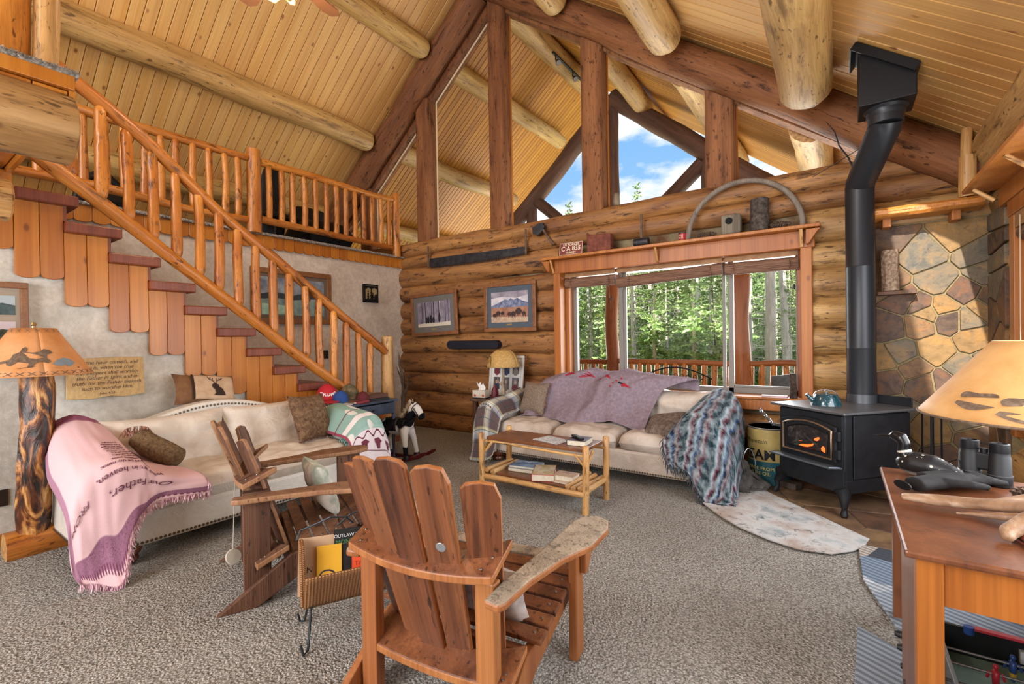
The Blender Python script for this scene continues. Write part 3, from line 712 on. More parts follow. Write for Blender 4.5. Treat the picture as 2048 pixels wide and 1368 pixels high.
put('backrest', MB().prism([(-.14, .45), (.2, .45), (.2, .95), (.08, .93), (-.14, .9)], -.015, .015, lambda x, z, y: (x, y, z)), dc, plain('grey_board', '#3c4148', .7, c2='#565b60', sc=20)); put('seat', MB().bx(-.2, .2, -.4, 0, .4, .44), dc, w_barn)
for x in (-.17, .17):
    for y in (-.37, -.03): put('leg', MB().bx(x-.02, x+.02, y-.02, y+.02, 0, .42), dc, w_barn)
# ---- conifers
t = T('needles', .8, spec=.1); c = t.ramp(t.noise(t.co(), 3, 3), [(.3, '#7f9c62'), (.7, '#bcd092')]); m_nd = t.col(t.vary(c, .8, 1.1, .04))
t = T('pine_bark', .9, spec=.1); f = t.noise(t.map(t.co(), (1, 1, .25)), 14, 4, .7); t.bump(f, .8, .02); m_bk = t.col(t.vary(t.ramp(f, [(.35, '#b3aaa1'), (.65, '#ddd5cc')]), .8, 1.15))
def conifer(h, seed, bare=.35, dens=1.):
    rs = random.Random(seed); tk = MB(); nd = MB(); dead = MB()
    rb = h*.011+.03
    tk.tube([(NZ.noise(V((z*.3, seed, 0)))*.08, NZ.noise(V((z*.3, seed, 4)))*.08, z) for z in [h*k/8 for k in range(9)]], [rb*(1-.93*k/8) for k in range(9)], 8)
    z = h*.05
    while z < h*.985:
        f = z/h; n = rs.randint(3, 5)
        for k in range(n):
            a = rs.uniform(0, 2*pi); L = (h*.13)*(1-f)**.75*rs.uniform(.6, 1.15)+.15
            if f < bare*1.1: L = h*.06*rs.uniform(.4, 1.3)
            dz = -.25 if f < .6 else .1
            p0 = V((0, 0, z)); p1 = p0+V((cos(a)*L, sin(a)*L, dz*L+rs.uniform(-.1, .1)))
            if f < bare:
                pm_ = (p0+p1)/2+V((0, 0, .05)); dead.tube([p0, pm_, p1], [.012, .008, .002], 3, cap=False)
                for q in range(3):
                    pp = p0.lerp(p1, rs.uniform(.4, .9)); dead.tube([pp, pp+V((rs.uniform(-.15, .15), rs.uniform(-.15, .15), rs.uniform(-.2, .02)))], [.005, .001], 3, cap=False)
                if rs.random() > .35: continue
            m = int(7*dens*L/(.6)+3)
            for q in range(m):
                tpos = rs.uniform(.15, 1); c0 = p0.lerp(p1, tpos)+V((rs.uniform(-1, 1), rs.uniform(-1, 1), rs.uniform(-.6, .3)))*.09*(1.3-f)
                s = rs.uniform(.08, .17)*(1.25-.5*f)
                d1 = V((rs.uniform(-1, 1), rs.uniform(-1, 1), rs.uniform(-.7, .4))).normalized()*s; d2 = V((rs.uniform(-1, 1), rs.uniform(-1, 1), rs.uniform(-.7, .4))).normalized()*s*.6
                nd.add([c0-d1, c0+d2, c0+d1], [(0, 1, 2)]); nd.add([c0-d2, c0+d1*.8, c0-d1*.3+d2], [(0, 1, 2)])
        z += h*rs.uniform(.014, .026)
    tk.add([], []); n0 = len(tk.f)
    return tk.mesh('trunk'), nd.mesh('foliage'), dead.mesh('dead_branches') if dead.v else None
KINDS = [conifer(9, 1, .35), conifer(8, 2, .15, 1.1), conifer(10, 3, .55), conifer(7, 4, .05, 1.2)]
rs = random.Random(21); spots = []
cells = 0
for ring, (d0, d1, n) in enumerate(((12, 17, 12), (17, 24, 34), (24, 34, 60), (34, 46, 70))):
    for k in range(n):
        px = rs.uniform(1080, 1700); d = rs.uniform(d0, d1)
        dirv = (F_+R_*((px-1024)/FPX)); p = dirv*(d/dirv.length)*1.0
        if p.y < 10.5: continue
        spots.append((p.x, p.y, d, rs.random()))
for ex in ((-7.8, 22.5, 24, .1), (-11.3, 26, 28, .9)): pass
for (x, y, d, q) in spots:
    kd = KINDS[int(q*3.999)]; base = (9, 8, 10, 7)[int(q*3.999)]
    hmax = 2.2+d*.215; s = min(1.25, hmax/base)*rs.uniform(.8, 1.0)
    if s*base < 3: s = 3/base
    tr_ = thing('conifer', 'conifer in the dense green forest beyond the deck', 'tree', (x, y, -.95), rs.uniform(0, 6), 'forest conifers beyond the deck'); tr_.scale = (s*rs.uniform(.9, 1.15),)*2+(s,)
    put('trunk', kd[0], tr_, m_bk); put('foliage', kd[1], tr_, m_nd)
    if kd[2]: put('dead_branches', kd[2], tr_, m_bk)
for (px, d, h, lab) in ((1278, 34, 13.3, 'tall conifer whose tip pokes into the sky in the middle gable pane'), (1142, 34, 12.3, 'tall thin conifer whose tip shows in the gable pane left of centre')):
    dirv = (F_+R_*((px-1024)/FPX)); p = dirv*(d/dirv.length)
    tr_ = thing('conifer', lab, 'tree', (p.x, p.y, -.95), 1.); tr_.scale = (h/9*.8, h/9*.8, h/9)
    put('trunk', KINDS[0][0], tr_, m_bk); put('foliage', KINDS[0][1], tr_, m_nd)
for (px, d, r) in ((1542, 13.5, .14), (1568, 14.5, .11), (1265, 15, .05), (1305, 17, .045), (1178, 17, .05), (1395, 18, .06), (1500, 18, .06), (1430, 21, .06)):
    dirv = (F_+R_*((px-1024)/FPX)); p = dirv*(d/dirv.length)
    tr_ = thing('bare_trunk', 'thick bare grey pine trunk with dead branches near the deck' if r > .1 else 'thin bare grey pine trunk standing before the forest', 'tree', (p.x, p.y, -.95), group='bare trunks before the forest')
    b = MB().tube([(NZ.noise(V((z*.3, px, 0)))*.1, 0, z) for z in (0, 1, 2, 3, 4, 4.9)], [r, r*.95, r*.9, r*.85, r*.8, r*.75], 10)
    for k in range(26):
        z = rs.uniform(.4, 4.9); a = rs.uniform(0, 6.3); L = rs.uniform(.4, 1.4)
        p1 = V((cos(a)*L, sin(a)*L*.6, z+rs.uniform(-.35, .1))); b.tube([(0, 0, z), (p1.x*.5, p1.y*.5, z+.05), p1], [.014, .01, .003], 4, cap=False)
        for q in range(2): b.tube([p1*.6+V((0, 0, z*.4)), p1*.9+V((rs.uniform(-.2, .2), 0, z*.1+rs.uniform(-.3, .1)))], [.006, .002], 3, cap=False)
    put('trunk', b, tr_, m_bk)
# ================================================================ SOFAS, CUSHIONS, BLANKETS
def leather(name, a, b, stain=None):
    t = T(name, .42, spec=.45); co = t.co('Object')
    c = t.ramp(t.noise(co, 3.5, 4, .6, .5), [(.3, a), (.7, b)])
    if stain: c = t.mix(t.ma('MULTIPLY', t.ramp(t.noise(co, 2.2, 4, .6), [(.52, 0.), (.68, 1.)]), .6), c, stain)
    w = t.noise(t.map(co, (1, 1, 1)), 7, 5, .65, 1.6); t.bump(w, .55, .02); return t.col(c)
m_lea = leather('ivory_leather', '#c9beb0', '#e2dacf', '#b89d82')
m_leab = leather('ivory_leather_plain', '#cfcac0', '#e0ddd6')
m_lea2 = leather('taupe_leather', '#b3a598', '#d3c8bd', '#98806a')
m_nail = plain('brass_nailheads', '#6b5f4d', .3, .85)
w_foot = wood('foot_wood', '#5a2f1c', '#7d4529', '#2b130b', (1, 1, .1), 8, 0, .2, .25, .1, .95, 1.05, spec=.6)
def puff(w, d, h, seed=0, n=14, e=6, wr=.012, cx=0, cy=0, cz_=0, crown=.0, tilt=None):
    b = MB()
    for sgn in (1, -1):
        def f(u, v):
            s, t_ = 2*u-1, 2*v-1
            k = max(0, 1-abs(s)**e)**.42*max(0, 1-abs(t_)**e)**.42
            x, y = s*w/2*(1-.05*(1-k)), t_*d/2*(1-.05*(1-k)); z = sgn*h/2*k
            z += sgn*crown*(1-s*s)*(1-t_*t_)
            q = wr*k; z += q*NZ.noise(V((x*9, y*5, seed)))+q*.8*NZ.noise(V((x*4+NZ.noise(V((x*5, y*5, seed+4)))*1.5, y*14, seed+3)))
            return (cx+x, cy+y, cz_+z)
        b.grid(f, n, n)
    return b
def pillow(w, h, th, seed=0, n=16, wr=.012):
    b = MB()
    for sgn in (1, -1):
        def f(u, v):
            s, t_ = 2*u-1, 2*v-1; k = (max(0, 1-s**4)*max(0, 1-t_**4))**.6
            px = w/2*s*(1-.10*(1-t_*t_)); py = h/2*t_*(1-.10*(1-s*s))
            return (px, py, sgn*th/2*k+wr*k*NZ.noise(V((px*8, py*8, seed)))+wr*k*NZ.noise(V((px*3, py*12, seed+8))))
        b.grid(f, n, n)
    return b
def fringe(pts, L, dens, seed=0, down=V((0, 0, -1)), spread=.5, w=.004):
    """strands hanging from a polyline"""
    rs = random.Random(seed); b = MB()
    for i in range(len(pts)-1):
        a, c = V(pts[i]), V(pts[i+1]); l = (c-a).length; n = max(1, int(l*dens))
        for k in range(n):
            p = a.lerp(c, (k+rs.random())/n); d = (V(down)+V((rs.uniform(-1, 1), rs.uniform(-1, 1), rs.uniform(-.3, .3)))*spread).normalized()*L*rs.uniform(.7, 1.15)
            q = V((rs.uniform(-1, 1), rs.uniform(-1, 1), 0)).normalized()*w; m_ = p+d*.5+V((rs.uniform(-1, 1), rs.uniform(-1, 1), 0))*L*.12
            b.add([p-q, p+q, m_+q, m_-q, p+d], [(0, 1, 2, 3), (3, 2, 4)])
    return b
def arm_prof(k=1.):
    P = [(-.12, .12), (-.12, .48)]
    P += [(.0+.135*cos(a), .555+.12*sin(a)) for a in [radians(200-240*i/14) for i in range(15)]]
    P += [(.09, .45), (.105, .12)]
    return P
def sofa(label, loc, rz, w, d, n, ml, mseat, peak, ends, seed, peakw=1.):
    t = thing('sofa', label, 'sofa', loc, rz)
    aw = .25; fx = w/2-aw
    put('base', MB().bx(-w/2+.05, w/2-.05, -d/2+.05, d/2-.03, .11, .33), t, ml, bev=.025, seg=3)
    for s in (-1, 1):
        P = [(x*s, z) for x, z in arm_prof()]; b = MB(); m = len(P); ny = 10; vs = []
        for j in range(ny+1):
            y = -d/2+(d-.1)*j/ny; lift = .10*(j/ny)**1.5
            for x, z in P: vs.append((s*(w/2-.13)+x, y, z+(lift*(z-.12)/.5)))
        b.add(vs, [(j*m+i, j*m+i+1, (j+1)*m+i+1, (j+1)*m+i) for j in range(ny) for i in range(m-1)]+[tuple(range(m)), tuple(ny*m+i for i in range(m))[::-1]])
        put('arm', b, t, ml, auto=50)
    def top(x): 
        q = x/(w/2); return ends+(peak-ends)*(.5+.5*cos(pi*min(1, abs(q)*1.02)))**.8
    N_ = 28; P = [(-w/2+.07+(w-.14)*i/N_, top(-w/2+.07+(w-.14)*i/N_)) for i in range(N_+1)]
    put('back', MB().prism([(-w/2+.07, .2)]+P+[(w/2-.07, .2)], d/2-.17, d/2-.01, lambda x, z, y: (x, y, z)), t, ml, bev=.03, seg=3)
    sw = 2*fx/n
    for k in range(n):
        cx = -fx+sw*(k+.5)
        put('seat_cushion', puff(sw*1.0, d-.24, .19, seed+k, 26, 8, .022, crown=.02), t, mseat, loc=(cx, -.10, .40), smooth=True)
        bc = pillow(sw*1.06, .50, .24, seed+k+20, 18, .035)
        put('back_cushion', bc, t, mseat, mx=M.Translation((cx, d/2-.29, .635)) @ M.Rotation(radians(76), 4, 'X'), smooth=True)
    nb = MB()
    def nail(p, nrm):
        nrm = V(nrm).normalized(); a = nrm.cross(V((.3, .5, .8))).normalized(); c = nrm.cross(a); r = .0105
        p = V(p); nb.add([p+(a*cos(2*pi*k/7)+c*sin(2*pi*k/7))*r for k in range(7)]+[p+nrm*.006], [(k, (k+1) % 7, 7) for k in range(7)])
    x = -w/2+.06
    while x < w/2-.05: nail((x, -d/2+.048 if abs(x) < fx else -d/2-.001, .135), (0, -1, 0)); x += .026
    for s in (-1, 1):
        P = [(x_*s*.93, .14+(z-.12)*.97) for x_, z in arm_prof()]
        for i in range(len(P)-1):
            a, c = P[i], P[i+1]; l = hypot(c[0]-a[0], c[1]-a[1]); m = max(1, round(l/.026))
            for k in range(m): nail((s*(w/2-.13)+a[0]+(c[0]-a[0])*k/m, -d/2-.001, a[1]+(c[1]-a[1])*k/m), (0, -1, 0))
    y = -d/2
    while y < d/2: nail((w/2-.018, y, .14), (1, 0, 0)); nail((-w/2+.018, y, .14), (-1, 0, 0)); y += .027
    x = -w/2+.1
    while x < w/2-.1: nail((x, d/2-.172, top(x)-.035), (0, -1, 0)); x += .03
    tag(put('nailheads', nb, t, m_nail, smooth=True), kind='stuff')
    for sx in (-1, 1):
        for sy in (-1, 1): put('bun_foot', MB().lathe([(.035, 0), (.06, .012), (.075, .035), (.07, .055), (.06, .06), (.085, .075), (.095, .1), (.09, .12)], 20, (sx*(w/2-.22), sy*(d/2-.12), 0)), t, w_foot, auto=40)
    return t
sofaL = sofa('ivory leather camelback loveseat against the stucco stair wall', (-4.27, 1.94, 0), pi/2, 2.24, 1.05, 2, m_leab, m_lea, .93, .66, 1)
sofaR = sofa('taupe leather three-seat sofa under the picture window', (-2.20, 4.86, 0), 0, 2.76, 1.02, 3, m_lea2, m_lea2, .93, .68, 40)

# ---- blankets: a spline sheet through control points plus small folds
def cloth(name, label, ctrl, nu, nv, mat, fold=.008, ff=9, seed=0, th=.006, group=None, fr=None, cat='blanket', lift=None):
    rows = [[V(q) for q in r] for r in ctrl]
    O = sum((q for r in rows for q in r), V())/(len(rows)*len(rows[0])); O.z = min(q.z for r in rows for q in r)
    def f(u, v):
        p = spline(rows, u, v)
        e = .01; du = spline(rows, min(1, u+e), v)-spline(rows, max(0, u-e), v); dv = spline(rows, u, min(1, v+e))-spline(rows, u, max(0, v-e))
        n = du.cross(dv)
        if n.length > 1e-9: n.normalize()
        k = fold*(NZ.noise(V((u*ff, v*2.2, seed)))+.5*NZ.noise(V((u*ff*2.3, v*5, seed+5))))
        return p+n*k-O
    b = MB().grid(f, nu, nv, uv=True)
    fb = None
    if fr:
        o = thing(name, label, cat, O, group=group)
        put('cloth', b, o, mat, smooth=True, solid=th)
        L, dens, mf, sides = fr; fb = MB()
        for sd in sides:
            pts = [f(i/30, sd[1]) if sd[0] == 'v' else f(sd[1], i/30) for i in range(31) if sd[2] <= i/30 <= sd[3]]
            q = fringe(pts, L, dens, seed+7); fb.add(q.v, q.f)
        tag(put('fringe', fb, o, mf), kind='stuff')
    else:
        o = put(name, b, None, mat, loc=O, smooth=True, solid=th); tag(o, label, cat, group)
    OO[0] = O
    return o, f, O
OO = [V()]
def onto(f, x0, y0, ux, uy, vx, vy, h=.004):
    """map flat (x, y) in metres onto the sheet: u = x0+ux*x+uy*y, v = y0+vx*x+vy*y"""
    def g(x, y, z):
        u, v = x0+ux*x+uy*y, y0+vx*x+vy*y; u, v = min(max(u, .01), .99), min(max(v, .01), .99)
        p = f(u, v); e = .008; n = (f(u+e, v)-f(u-e, v)).cross(f(u, v+e)-f(u, v-e)).normalized()
        if n.dot(V((-2.2, 2.2, 1.8))-(p+OO[0])) < 0: n = -n
        return p+n*(h+z)
    return g
def uvs(t):
    s = t.N('SeparateXYZ', {0: t.N('TexCoord').outputs['UV']}); return s.outputs[0], s.outputs[1]
def weave(t, c, sc=220, st=.25):
    co = t.N('TexCoord').outputs['Object']; f = t.noise(co, sc, 2, .6); t.bump(f, st, .004); return c
def band(t, x, a, b, soft=.004):
    return t.ma('MULTIPLY', t.ramp(x, [(a-soft, 0.), (a+soft, 1.)]), t.ma('SUBTRACT', 1., t.ramp(x, [(b-soft, 0.), (b+soft, 1.)])))
# pink prayer blanket
t = T('pink_blanket', .9, spec=.1); u, v = uvs(t)
wv = t.ma('MULTIPLY_ADD', t.ma('SINE', t.ma('MULTIPLY', u, 25.)), .018, v)
c = t.mix(band(t, wv, .80, .93), '#e3c0c6', '#9c7089')
st_ = t.ramp(t.ma('FRACT', t.ma('MULTIPLY', u, 46.)), [(.4, 0.), (.5, 1.)])
c = t.mix(t.ma('MULTIPLY', band(t, wv, .905, .95), st_), c, '#7c4a62')
sw = t.ramp(t.noise(t.map(t.N('TexCoord').outputs['UV'], (9, 14, 1)), 2.2, 2, .5, 3.), [(.47, 0.), (.5, 1.), (.53, 0.)])
c = t.mix(t.ma('MULTIPLY', band(t, wv, .80, .91), sw), c, '#633a52')
c = t.mix(band(t, u, .0, .06), c, '#a97f95'); c = t.mix(band(t, v, .0, .06), c, '#9a5f7c')
m_pink = t.col(weave(t, c)); m_pfr = plain('pink_fringe', '#c48aa4', .9, c2='#f2dde2', sc=60); m_plum = plain('plum_yarn', '#6e4257', .9)
ctrl = [
 [(-4.72, .83, .78), (-4.70, .88, .90), (-4.68, 1.0, .93), (-4.60, 1.10, .86), (-4.5, 1.18, .74), (-4.45, 1.28, .6)],
 [(-4.35, .76, .58), (-4.35, .83, .77), (-4.33, .97, .83), (-4.3, 1.11, .79), (-4.28, 1.19, .66), (-4.2, 1.36, .545)],
 [(-3.98, .74, .50), (-3.98, .81, .70), (-3.97, .95, .76), (-3.96, 1.09, .73), (-3.95, 1.18, .62), (-3.95, 1.42, .545)],
 [(-3.72, .73, .42), (-3.73, .80, .62), (-3.72, .94, .70), (-3.71, 1.09, .68), (-3.71, 1.19, .58), (-3.72, 1.44, .53)],
 [(-3.66, .73, .25), (-3.66, .80, .40), (-3.65, .93, .50), (-3.66, 1.07, .53), (-3.68, 1.19, .50), (-3.66, 1.46, .48)],
 [(-3.63, .74, .12), (-3.62, .81, .20), (-3.60, .92, .26), (-3.62, 1.05, .40), (-3.67, 1.18, .46), (-3.65, 1.46, .44)],
 [(-3.60, .76, .07), (-3.58, .83, .05), (-3.50, .93, .035), (-3.60, 1.02, .30), (-3.67, 1.17, .42), (-3.65, 1.46, .40)]]
o, f, O = cloth('prayer_blanket', 'pink woven prayer blanket draped over the loveseat arm down to the carpet', ctrl, 60, 90, m_pink, .012, 8, 3, .006, fr=(.055, 420, m_pfr, [('v', 1., 0, 1), ('u', 1., .3, 1)]))
LA, LV = 1.05, 1.75
for body, y, sz, x in (('Our Father,', .62, .105, -.12), ('who art in heaven,', .535, .072, -.06), ('hallowed be thy name;', .482, .044, -.03), ('thy kingdom come,', .45, .034, -.04), ('thy will be done', .418, .03, -.03),
                       ('on earth as it is', .389, .028, -.03), ('in heaven. Give us', .362, .026, -.02), ('this day our daily', .337, .025, 0), ('bread, and forgive', .313, .024, 0), ('us our trespasses', .29, .023, 0), ('as we forgive', .268, .022, 0), ('FROM', .62, .07, .36)):
    text('lettering', body, sz, m_plum, o, None, .0008, wrap=onto(f, .5-x/LA, y, -1/LA, 0, .10, 1/LV))
# mint and maroon blanket
t = T('mint_blanket', .9, spec=.1); u, v = uvs(t)
c = t.ramp(v, [(0, '#8fb3ac'), (.28, '#8fb3ac'), (.3, '#e9e4e6'), (.36, '#8fb3ac'), (.47, '#9dbcb6'), (.5, '#e6dde2'), (.86, '#e3d3da'), (1, '#e6dde2')], 'CONSTANT')
bl_ = t.ramp(t.vor(t.map(t.N('TexCoord').outputs['UV'], (5, 5, 1)), 1.), [(.28, 1.), (.33, 0.)])
c = t.mix(t.ma('MULTIPLY', band(t, v, .03, .5), bl_), c, '#dfe2dd')
lk = t.ramp(t.ma('ABSOLUTE', t.ma('SUBTRACT', t.ma('SINE', t.ma('MULTIPLY', u, 30.)), t.ma('MULTIPLY_ADD', v, 40., -21.6))), [(.25, 1.), (.45, 0.)])
c = t.mix(t.ma('MULTIPLY', band(t, v, .50, .58), lk), c, '#6e3043')
c = t.mix(band(t, u, 0, .05), c, '#9b4a5c'); c = t.mix(band(t, v, .7, .71), c, '#6e3043'); c = t.mix(band(t, v, .2, .21), c, '#6e3043')
m_mint = t.col(weave(t, c)); m_mar = plain('maroon_yarn', '#6e3043', .9); m_mfr = plain('mint_fringe', '#3f6660', .9, c2='#8fb3ac', sc=60)
ctrl = [
 [(-4.3, 2.72, .56), (-4.35, 2.83, .74), (-4.35, 2.96, .80), (-4.33, 3.08, .74), (-4.3, 3.12, .55)],
 [(-4.0, 2.70, .54), (-4.0, 2.80, .70), (-4.0, 2.93, .765), (-4.0, 3.06, .71), (-4.0, 3.12, .5)],
 [(-3.76, 2.66, .53), (-3.75, 2.79, .66), (-3.74, 2.92, .70), (-3.74, 3.05, .66), (-3.76, 3.12, .45)],
 [(-3.69, 2.66, .45), (-3.68, 2.79, .50), (-3.67, 2.92, .50), (-3.68, 3.05, .46), (-3.70, 3.12, .35)],
 [(-3.68, 2.70, .36), (-3.66, 2.81, .34), (-3.65, 2.94, .30), (-3.66, 3.06, .28), (-3.70, 3.12, .25)],
 [(-3.67, 2.80, .24), (-3.64, 2.86, .18), (-3.63, 2.97, .13), (-3.64, 3.07, .12), (-3.69, 3.12, .15)]]
o, f, O = cloth('mint_blanket', 'mint and white blanket with maroon cupcake motifs over the loveseat arm beside the blue table', ctrl, 40, 60, m_mint, .01, 7, 9, .006, fr=(.05, 380, m_mfr, [('v', 1., 0, 1), ('u', 0., .3, 1)]))
for cx in (.28, .55, .82):
    b = MB(); g = onto(f, cx, .64, 1/.7, 0, 0, -1/1.1)
    blob = [(.05*cos(a)*(1+.12*cos(5*a)), .028+.033*sin(a)*(1+.12*cos(5*a))) for a in [2*pi*k/30 for k in range(30)]]
    b.add([g(x, y, 0) for x, y in blob], [tuple(range(30))]); b.add([g(x, y, 0) for x, y in ((-.03, 0), (.03, 0), (.02, -.05), (-.02, -.05))], [(0, 1, 2, 3)])
    put('woven_motif', b, o, m_mar)
# plaid throw
t = T('plaid_throw', .9, spec=.1); u, v = uvs(t)
def stripes(x, k): return t.ma('FRACT', t.ma('MULTIPLY', x, k))
a = t.ramp(stripes(u, 2.6), [(0, '#5a4a4e'), (.42, '#5a4a4e'), (.45, '#c9c2a4'), (.52, '#dfe6e6'), (.72, '#c9c2a4'), (.78, '#7f93b0'), (.9, '#5a4a4e')], 'LINEAR')
b_ = t.ramp(stripes(v, 3.6), [(0, '#6b5a58'), (.4, '#6b5a58'), (.44, '#d8cf8f'), (.5, '#dfe6e6'), (.7, '#a9bccd'), (.76, '#6b5a58')], 'LINEAR')
c = t.mix(.5, a, b_); 
ln = t.ma('MAXIMUM', t.ramp(stripes(u, 7.8), [(.46, 0.), (.48, 1.), (.52, 1.), (.54, 0.)]), t.ramp(stripes(v, 10.8), [(.46, 0.), (.48, 1.), (.52, 1.), (.54, 0.)]))
c = t.mix(t.ma('MULTIPLY', ln, .8), c, '#23505a'); m_plaid = t.col(weave(t, c)); m_plf = plain('plaid_fringe', '#46484f', .9, c2='#b9b08a', sc=50)
ctrl = [
 [(-3.62, 5.1, .5), (-3.6, 5.1, .70), (-3.47, 5.1, .80), (-3.34, 5.08, .74), (-3.29, 5.0, .6)],
 [(-3.63, 4.75, .45), (-3.6, 4.75, .66), (-3.46, 4.75, .745), (-3.32, 4.74, .69), (-3.24, 4.74, .56)],
 [(-3.62, 4.42, .42), (-3.6, 4.42, .62), (-3.46, 4.40, .71), (-3.32, 4.41, .65), (-3.22, 4.40, .54)],
 [(-3.61, 4.33, .3), (-3.59, 4.31, .46), (-3.46, 4.30, .53), (-3.32, 4.31, .5), (-3.22, 4.32, .44)],
 [(-3.62, 4.31, .14), (-3.59, 4.28, .2), (-3.46, 4.27, .22), (-3.33, 4.28, .22), (-3.26, 4.30, .24)],
 [(-3.64, 4.28, .03), (-3.60, 4.24, .02), (-3.47, 4.23, .03), (-3.35, 4.25, .05), (-3.30, 4.28, .10)]]
cloth('plaid_throw', 'brown, cream and teal plaid throw over the sofa arm next to the tissue box', ctrl, 40, 60, m_plaid, .012, 7, 14, .006, fr=(.05, 260, m_plf, [('v', 1., 0, 1)]))
# lilac blanket over the sofa back
t = T('lilac_blanket', .95, spec=.05); u, v = uvs(t); co = t.N('TexCoord').outputs['Object']
c = t.ramp(t.noise(co, 30, 4, .7), [(.3, '#756873'), (.7, '#93848e')]); m_lil = t.col(weave(t, c, 160, .35))
m_red = plain('red_yarn', '#a3182f', .9); m_blk = plain('black_yarn', '#1f1a20', .9)
def Lx(k, n, a, b): return a+(b-a)*k/n
rows = []
tops = [.93, 1.0, 1.03, 1.02, 1.03, 1.0, .97]
for j, (dy, dz, ex) in enumerate(((5.33, -.12, .14), (5.28, .0, .10), (5.10, .02, .04), (4.98, -.08, 0), (4.88, -.24, -.02), (4.78, -.38, -.03), (4.68, -.46, -.04))):
    r = []
    for k in range(7):
        x = Lx(k, 6, -3.0+.08*(j < 3)-.03*j, -1.52+.28*(j < 3)-.02*j*(j > 3)); z = tops[k]+dz
        if j >= 4: z = max(z, .535+.02*sin(k*2+j)) if k not in (2,) else max(z, .52)
        if j == 6: z = .51+.02*sin(k*1.7)
        r.append((x, dy+.05*sin(k*1.9+j), z))
    rows.append(r)
o, f, O = cloth('lilac_blanket', 'lilac wool blanket with red arrow motifs thrown over the sofa back', rows, 70, 60, m_lil, .055, 6, 21, .008)
for i, (uu, vv, s) in enumerate(((.22, .38, .8), (.38, .43, 1.1), (.55, .46, 1.0), (.72, .52, 1.35), (.3, .2, .7), (.5, .16, .9), (.75, .2, .9))):
    g = onto(f, uu, vv, 1/1.5, 0, .12, -1/.9, .006)
    b = MB()
    for k in range(4):
        y = (k-1.5)*.012*s; b.add([g(x, yy, 0) for x, yy in ((-.085*s, y*2.0+.01), (.02*s, y*.5), (.03*s, y*.5-.004), (-.07*s, y*2.0-.004))], [(0, 1, 2, 3)])
    b.add([g(x, yy, 0) for x, yy in ((.0, .012*s), (.09*s, -.012*s), (.0, -.010*s))], [(0, 1, 2)])
    b.add([g(x, yy, .001) for x, yy in ((-.04*s, .01*s), (.0, .008*s), (.02*s, -.004*s), (-.03*s, -.004*s))], [(0, 1, 2, 3)], 1)
    q = put('arrow_motif', b, None, [m_red, m_blk]); q.parent = o
# southwestern throw on the right arm
t = T('southwest_throw', .9, spec=.1); u, v = uvs(t); co = t.map(t.N('TexCoord').outputs['UV'], (1, 5, 1))
z_ = t.ma('MULTIPLY_ADD', t.ma('PINGPONG', t.ma('MULTIPLY', v, 7.), .5), .05, t.ma('MULTIPLY_ADD', t.noise(co, 3., 2), .06, u))
k_ = t.ma('FRACT', t.ma('MULTIPLY', z_, 3.4))
c = t.ramp(k_, [(0, '#15141b'), (.12, '#244c56'), (.2, '#aab9c0'), (.3, '#6f1d31'), (.38, '#1d1b24'), (.5, '#8fa3ad'), (.56, '#274d82'), (.63, '#1d1c24'), (.74, '#8a8488'), (.8, '#6b3440'), (.9, '#2c4a50')], 'LINEAR')
c = t.mix(.45, c, t.ramp(t.noise(t.map(t.N('TexCoord').outputs['UV'], (7, 7, 1)), 2, 4, .6), [(.42, '#1c1a22'), (.66, '#aebbc2')])); m_sw = t.col(weave(t, c)); m_swf = plain('dark_fringe', '#1b1a20', .9, c2='#59636b', sc=50)
ctrl = [
 [(-1.30, 5.12, .62), (-1.16, 5.16, .83), (-1.02, 5.2, .90), (-.88, 5.2, .84), (-.80, 5.2, .62), (-.79, 5.18, .40)],
 [(-1.30, 4.85, .56), (-1.17, 4.85, .76), (-1.02, 4.88, .84), (-.86, 4.88, .77), (-.77, 4.88, .52), (-.76, 4.88, .25)],
 [(-1.32, 4.50, .54), (-1.18, 4.48, .72), (-1.02, 4.5, .78), (-.86, 4.5, .71), (-.76, 4.5, .46), (-.74, 4.5, .14)],
 [(-1.34, 4.33, .50), (-1.19, 4.31, .64), (-1.02, 4.30, .68), (-.86, 4.32, .62), (-.76, 4.36, .4), (-.72, 4.38, .07)],
 [(-1.33, 4.29, .42), (-1.19, 4.27, .48), (-1.04, 4.26, .50), (-.88, 4.28, .42), (-.78, 4.32, .26), (-.74, 4.34, .05)],
 [(-1.31, 4.28, .35), (-1.20, 4.26, .36), (-1.08, 4.25, .34), (-.92, 4.25, .18), (-.82, 4.26, .08), (-.72, 4.28, .04)],
 [(-1.29, 4.27, .28), (-1.20, 4.25, .27), (-1.10, 4.24, .24), (-.97, 4.20, .04), (-.84, 4.19, .03), (-.72, 4.22, .03)]]
cloth('southwest_throw', 'dark teal, maroon and white geometric throw over the sofa arm by the oil can', ctrl, 60, 70, m_sw, .016, 9, 31, .006, fr=(.10, 240, m_swf, [('v', 1., 0, 1), ('u', 0., .4, 1)]))

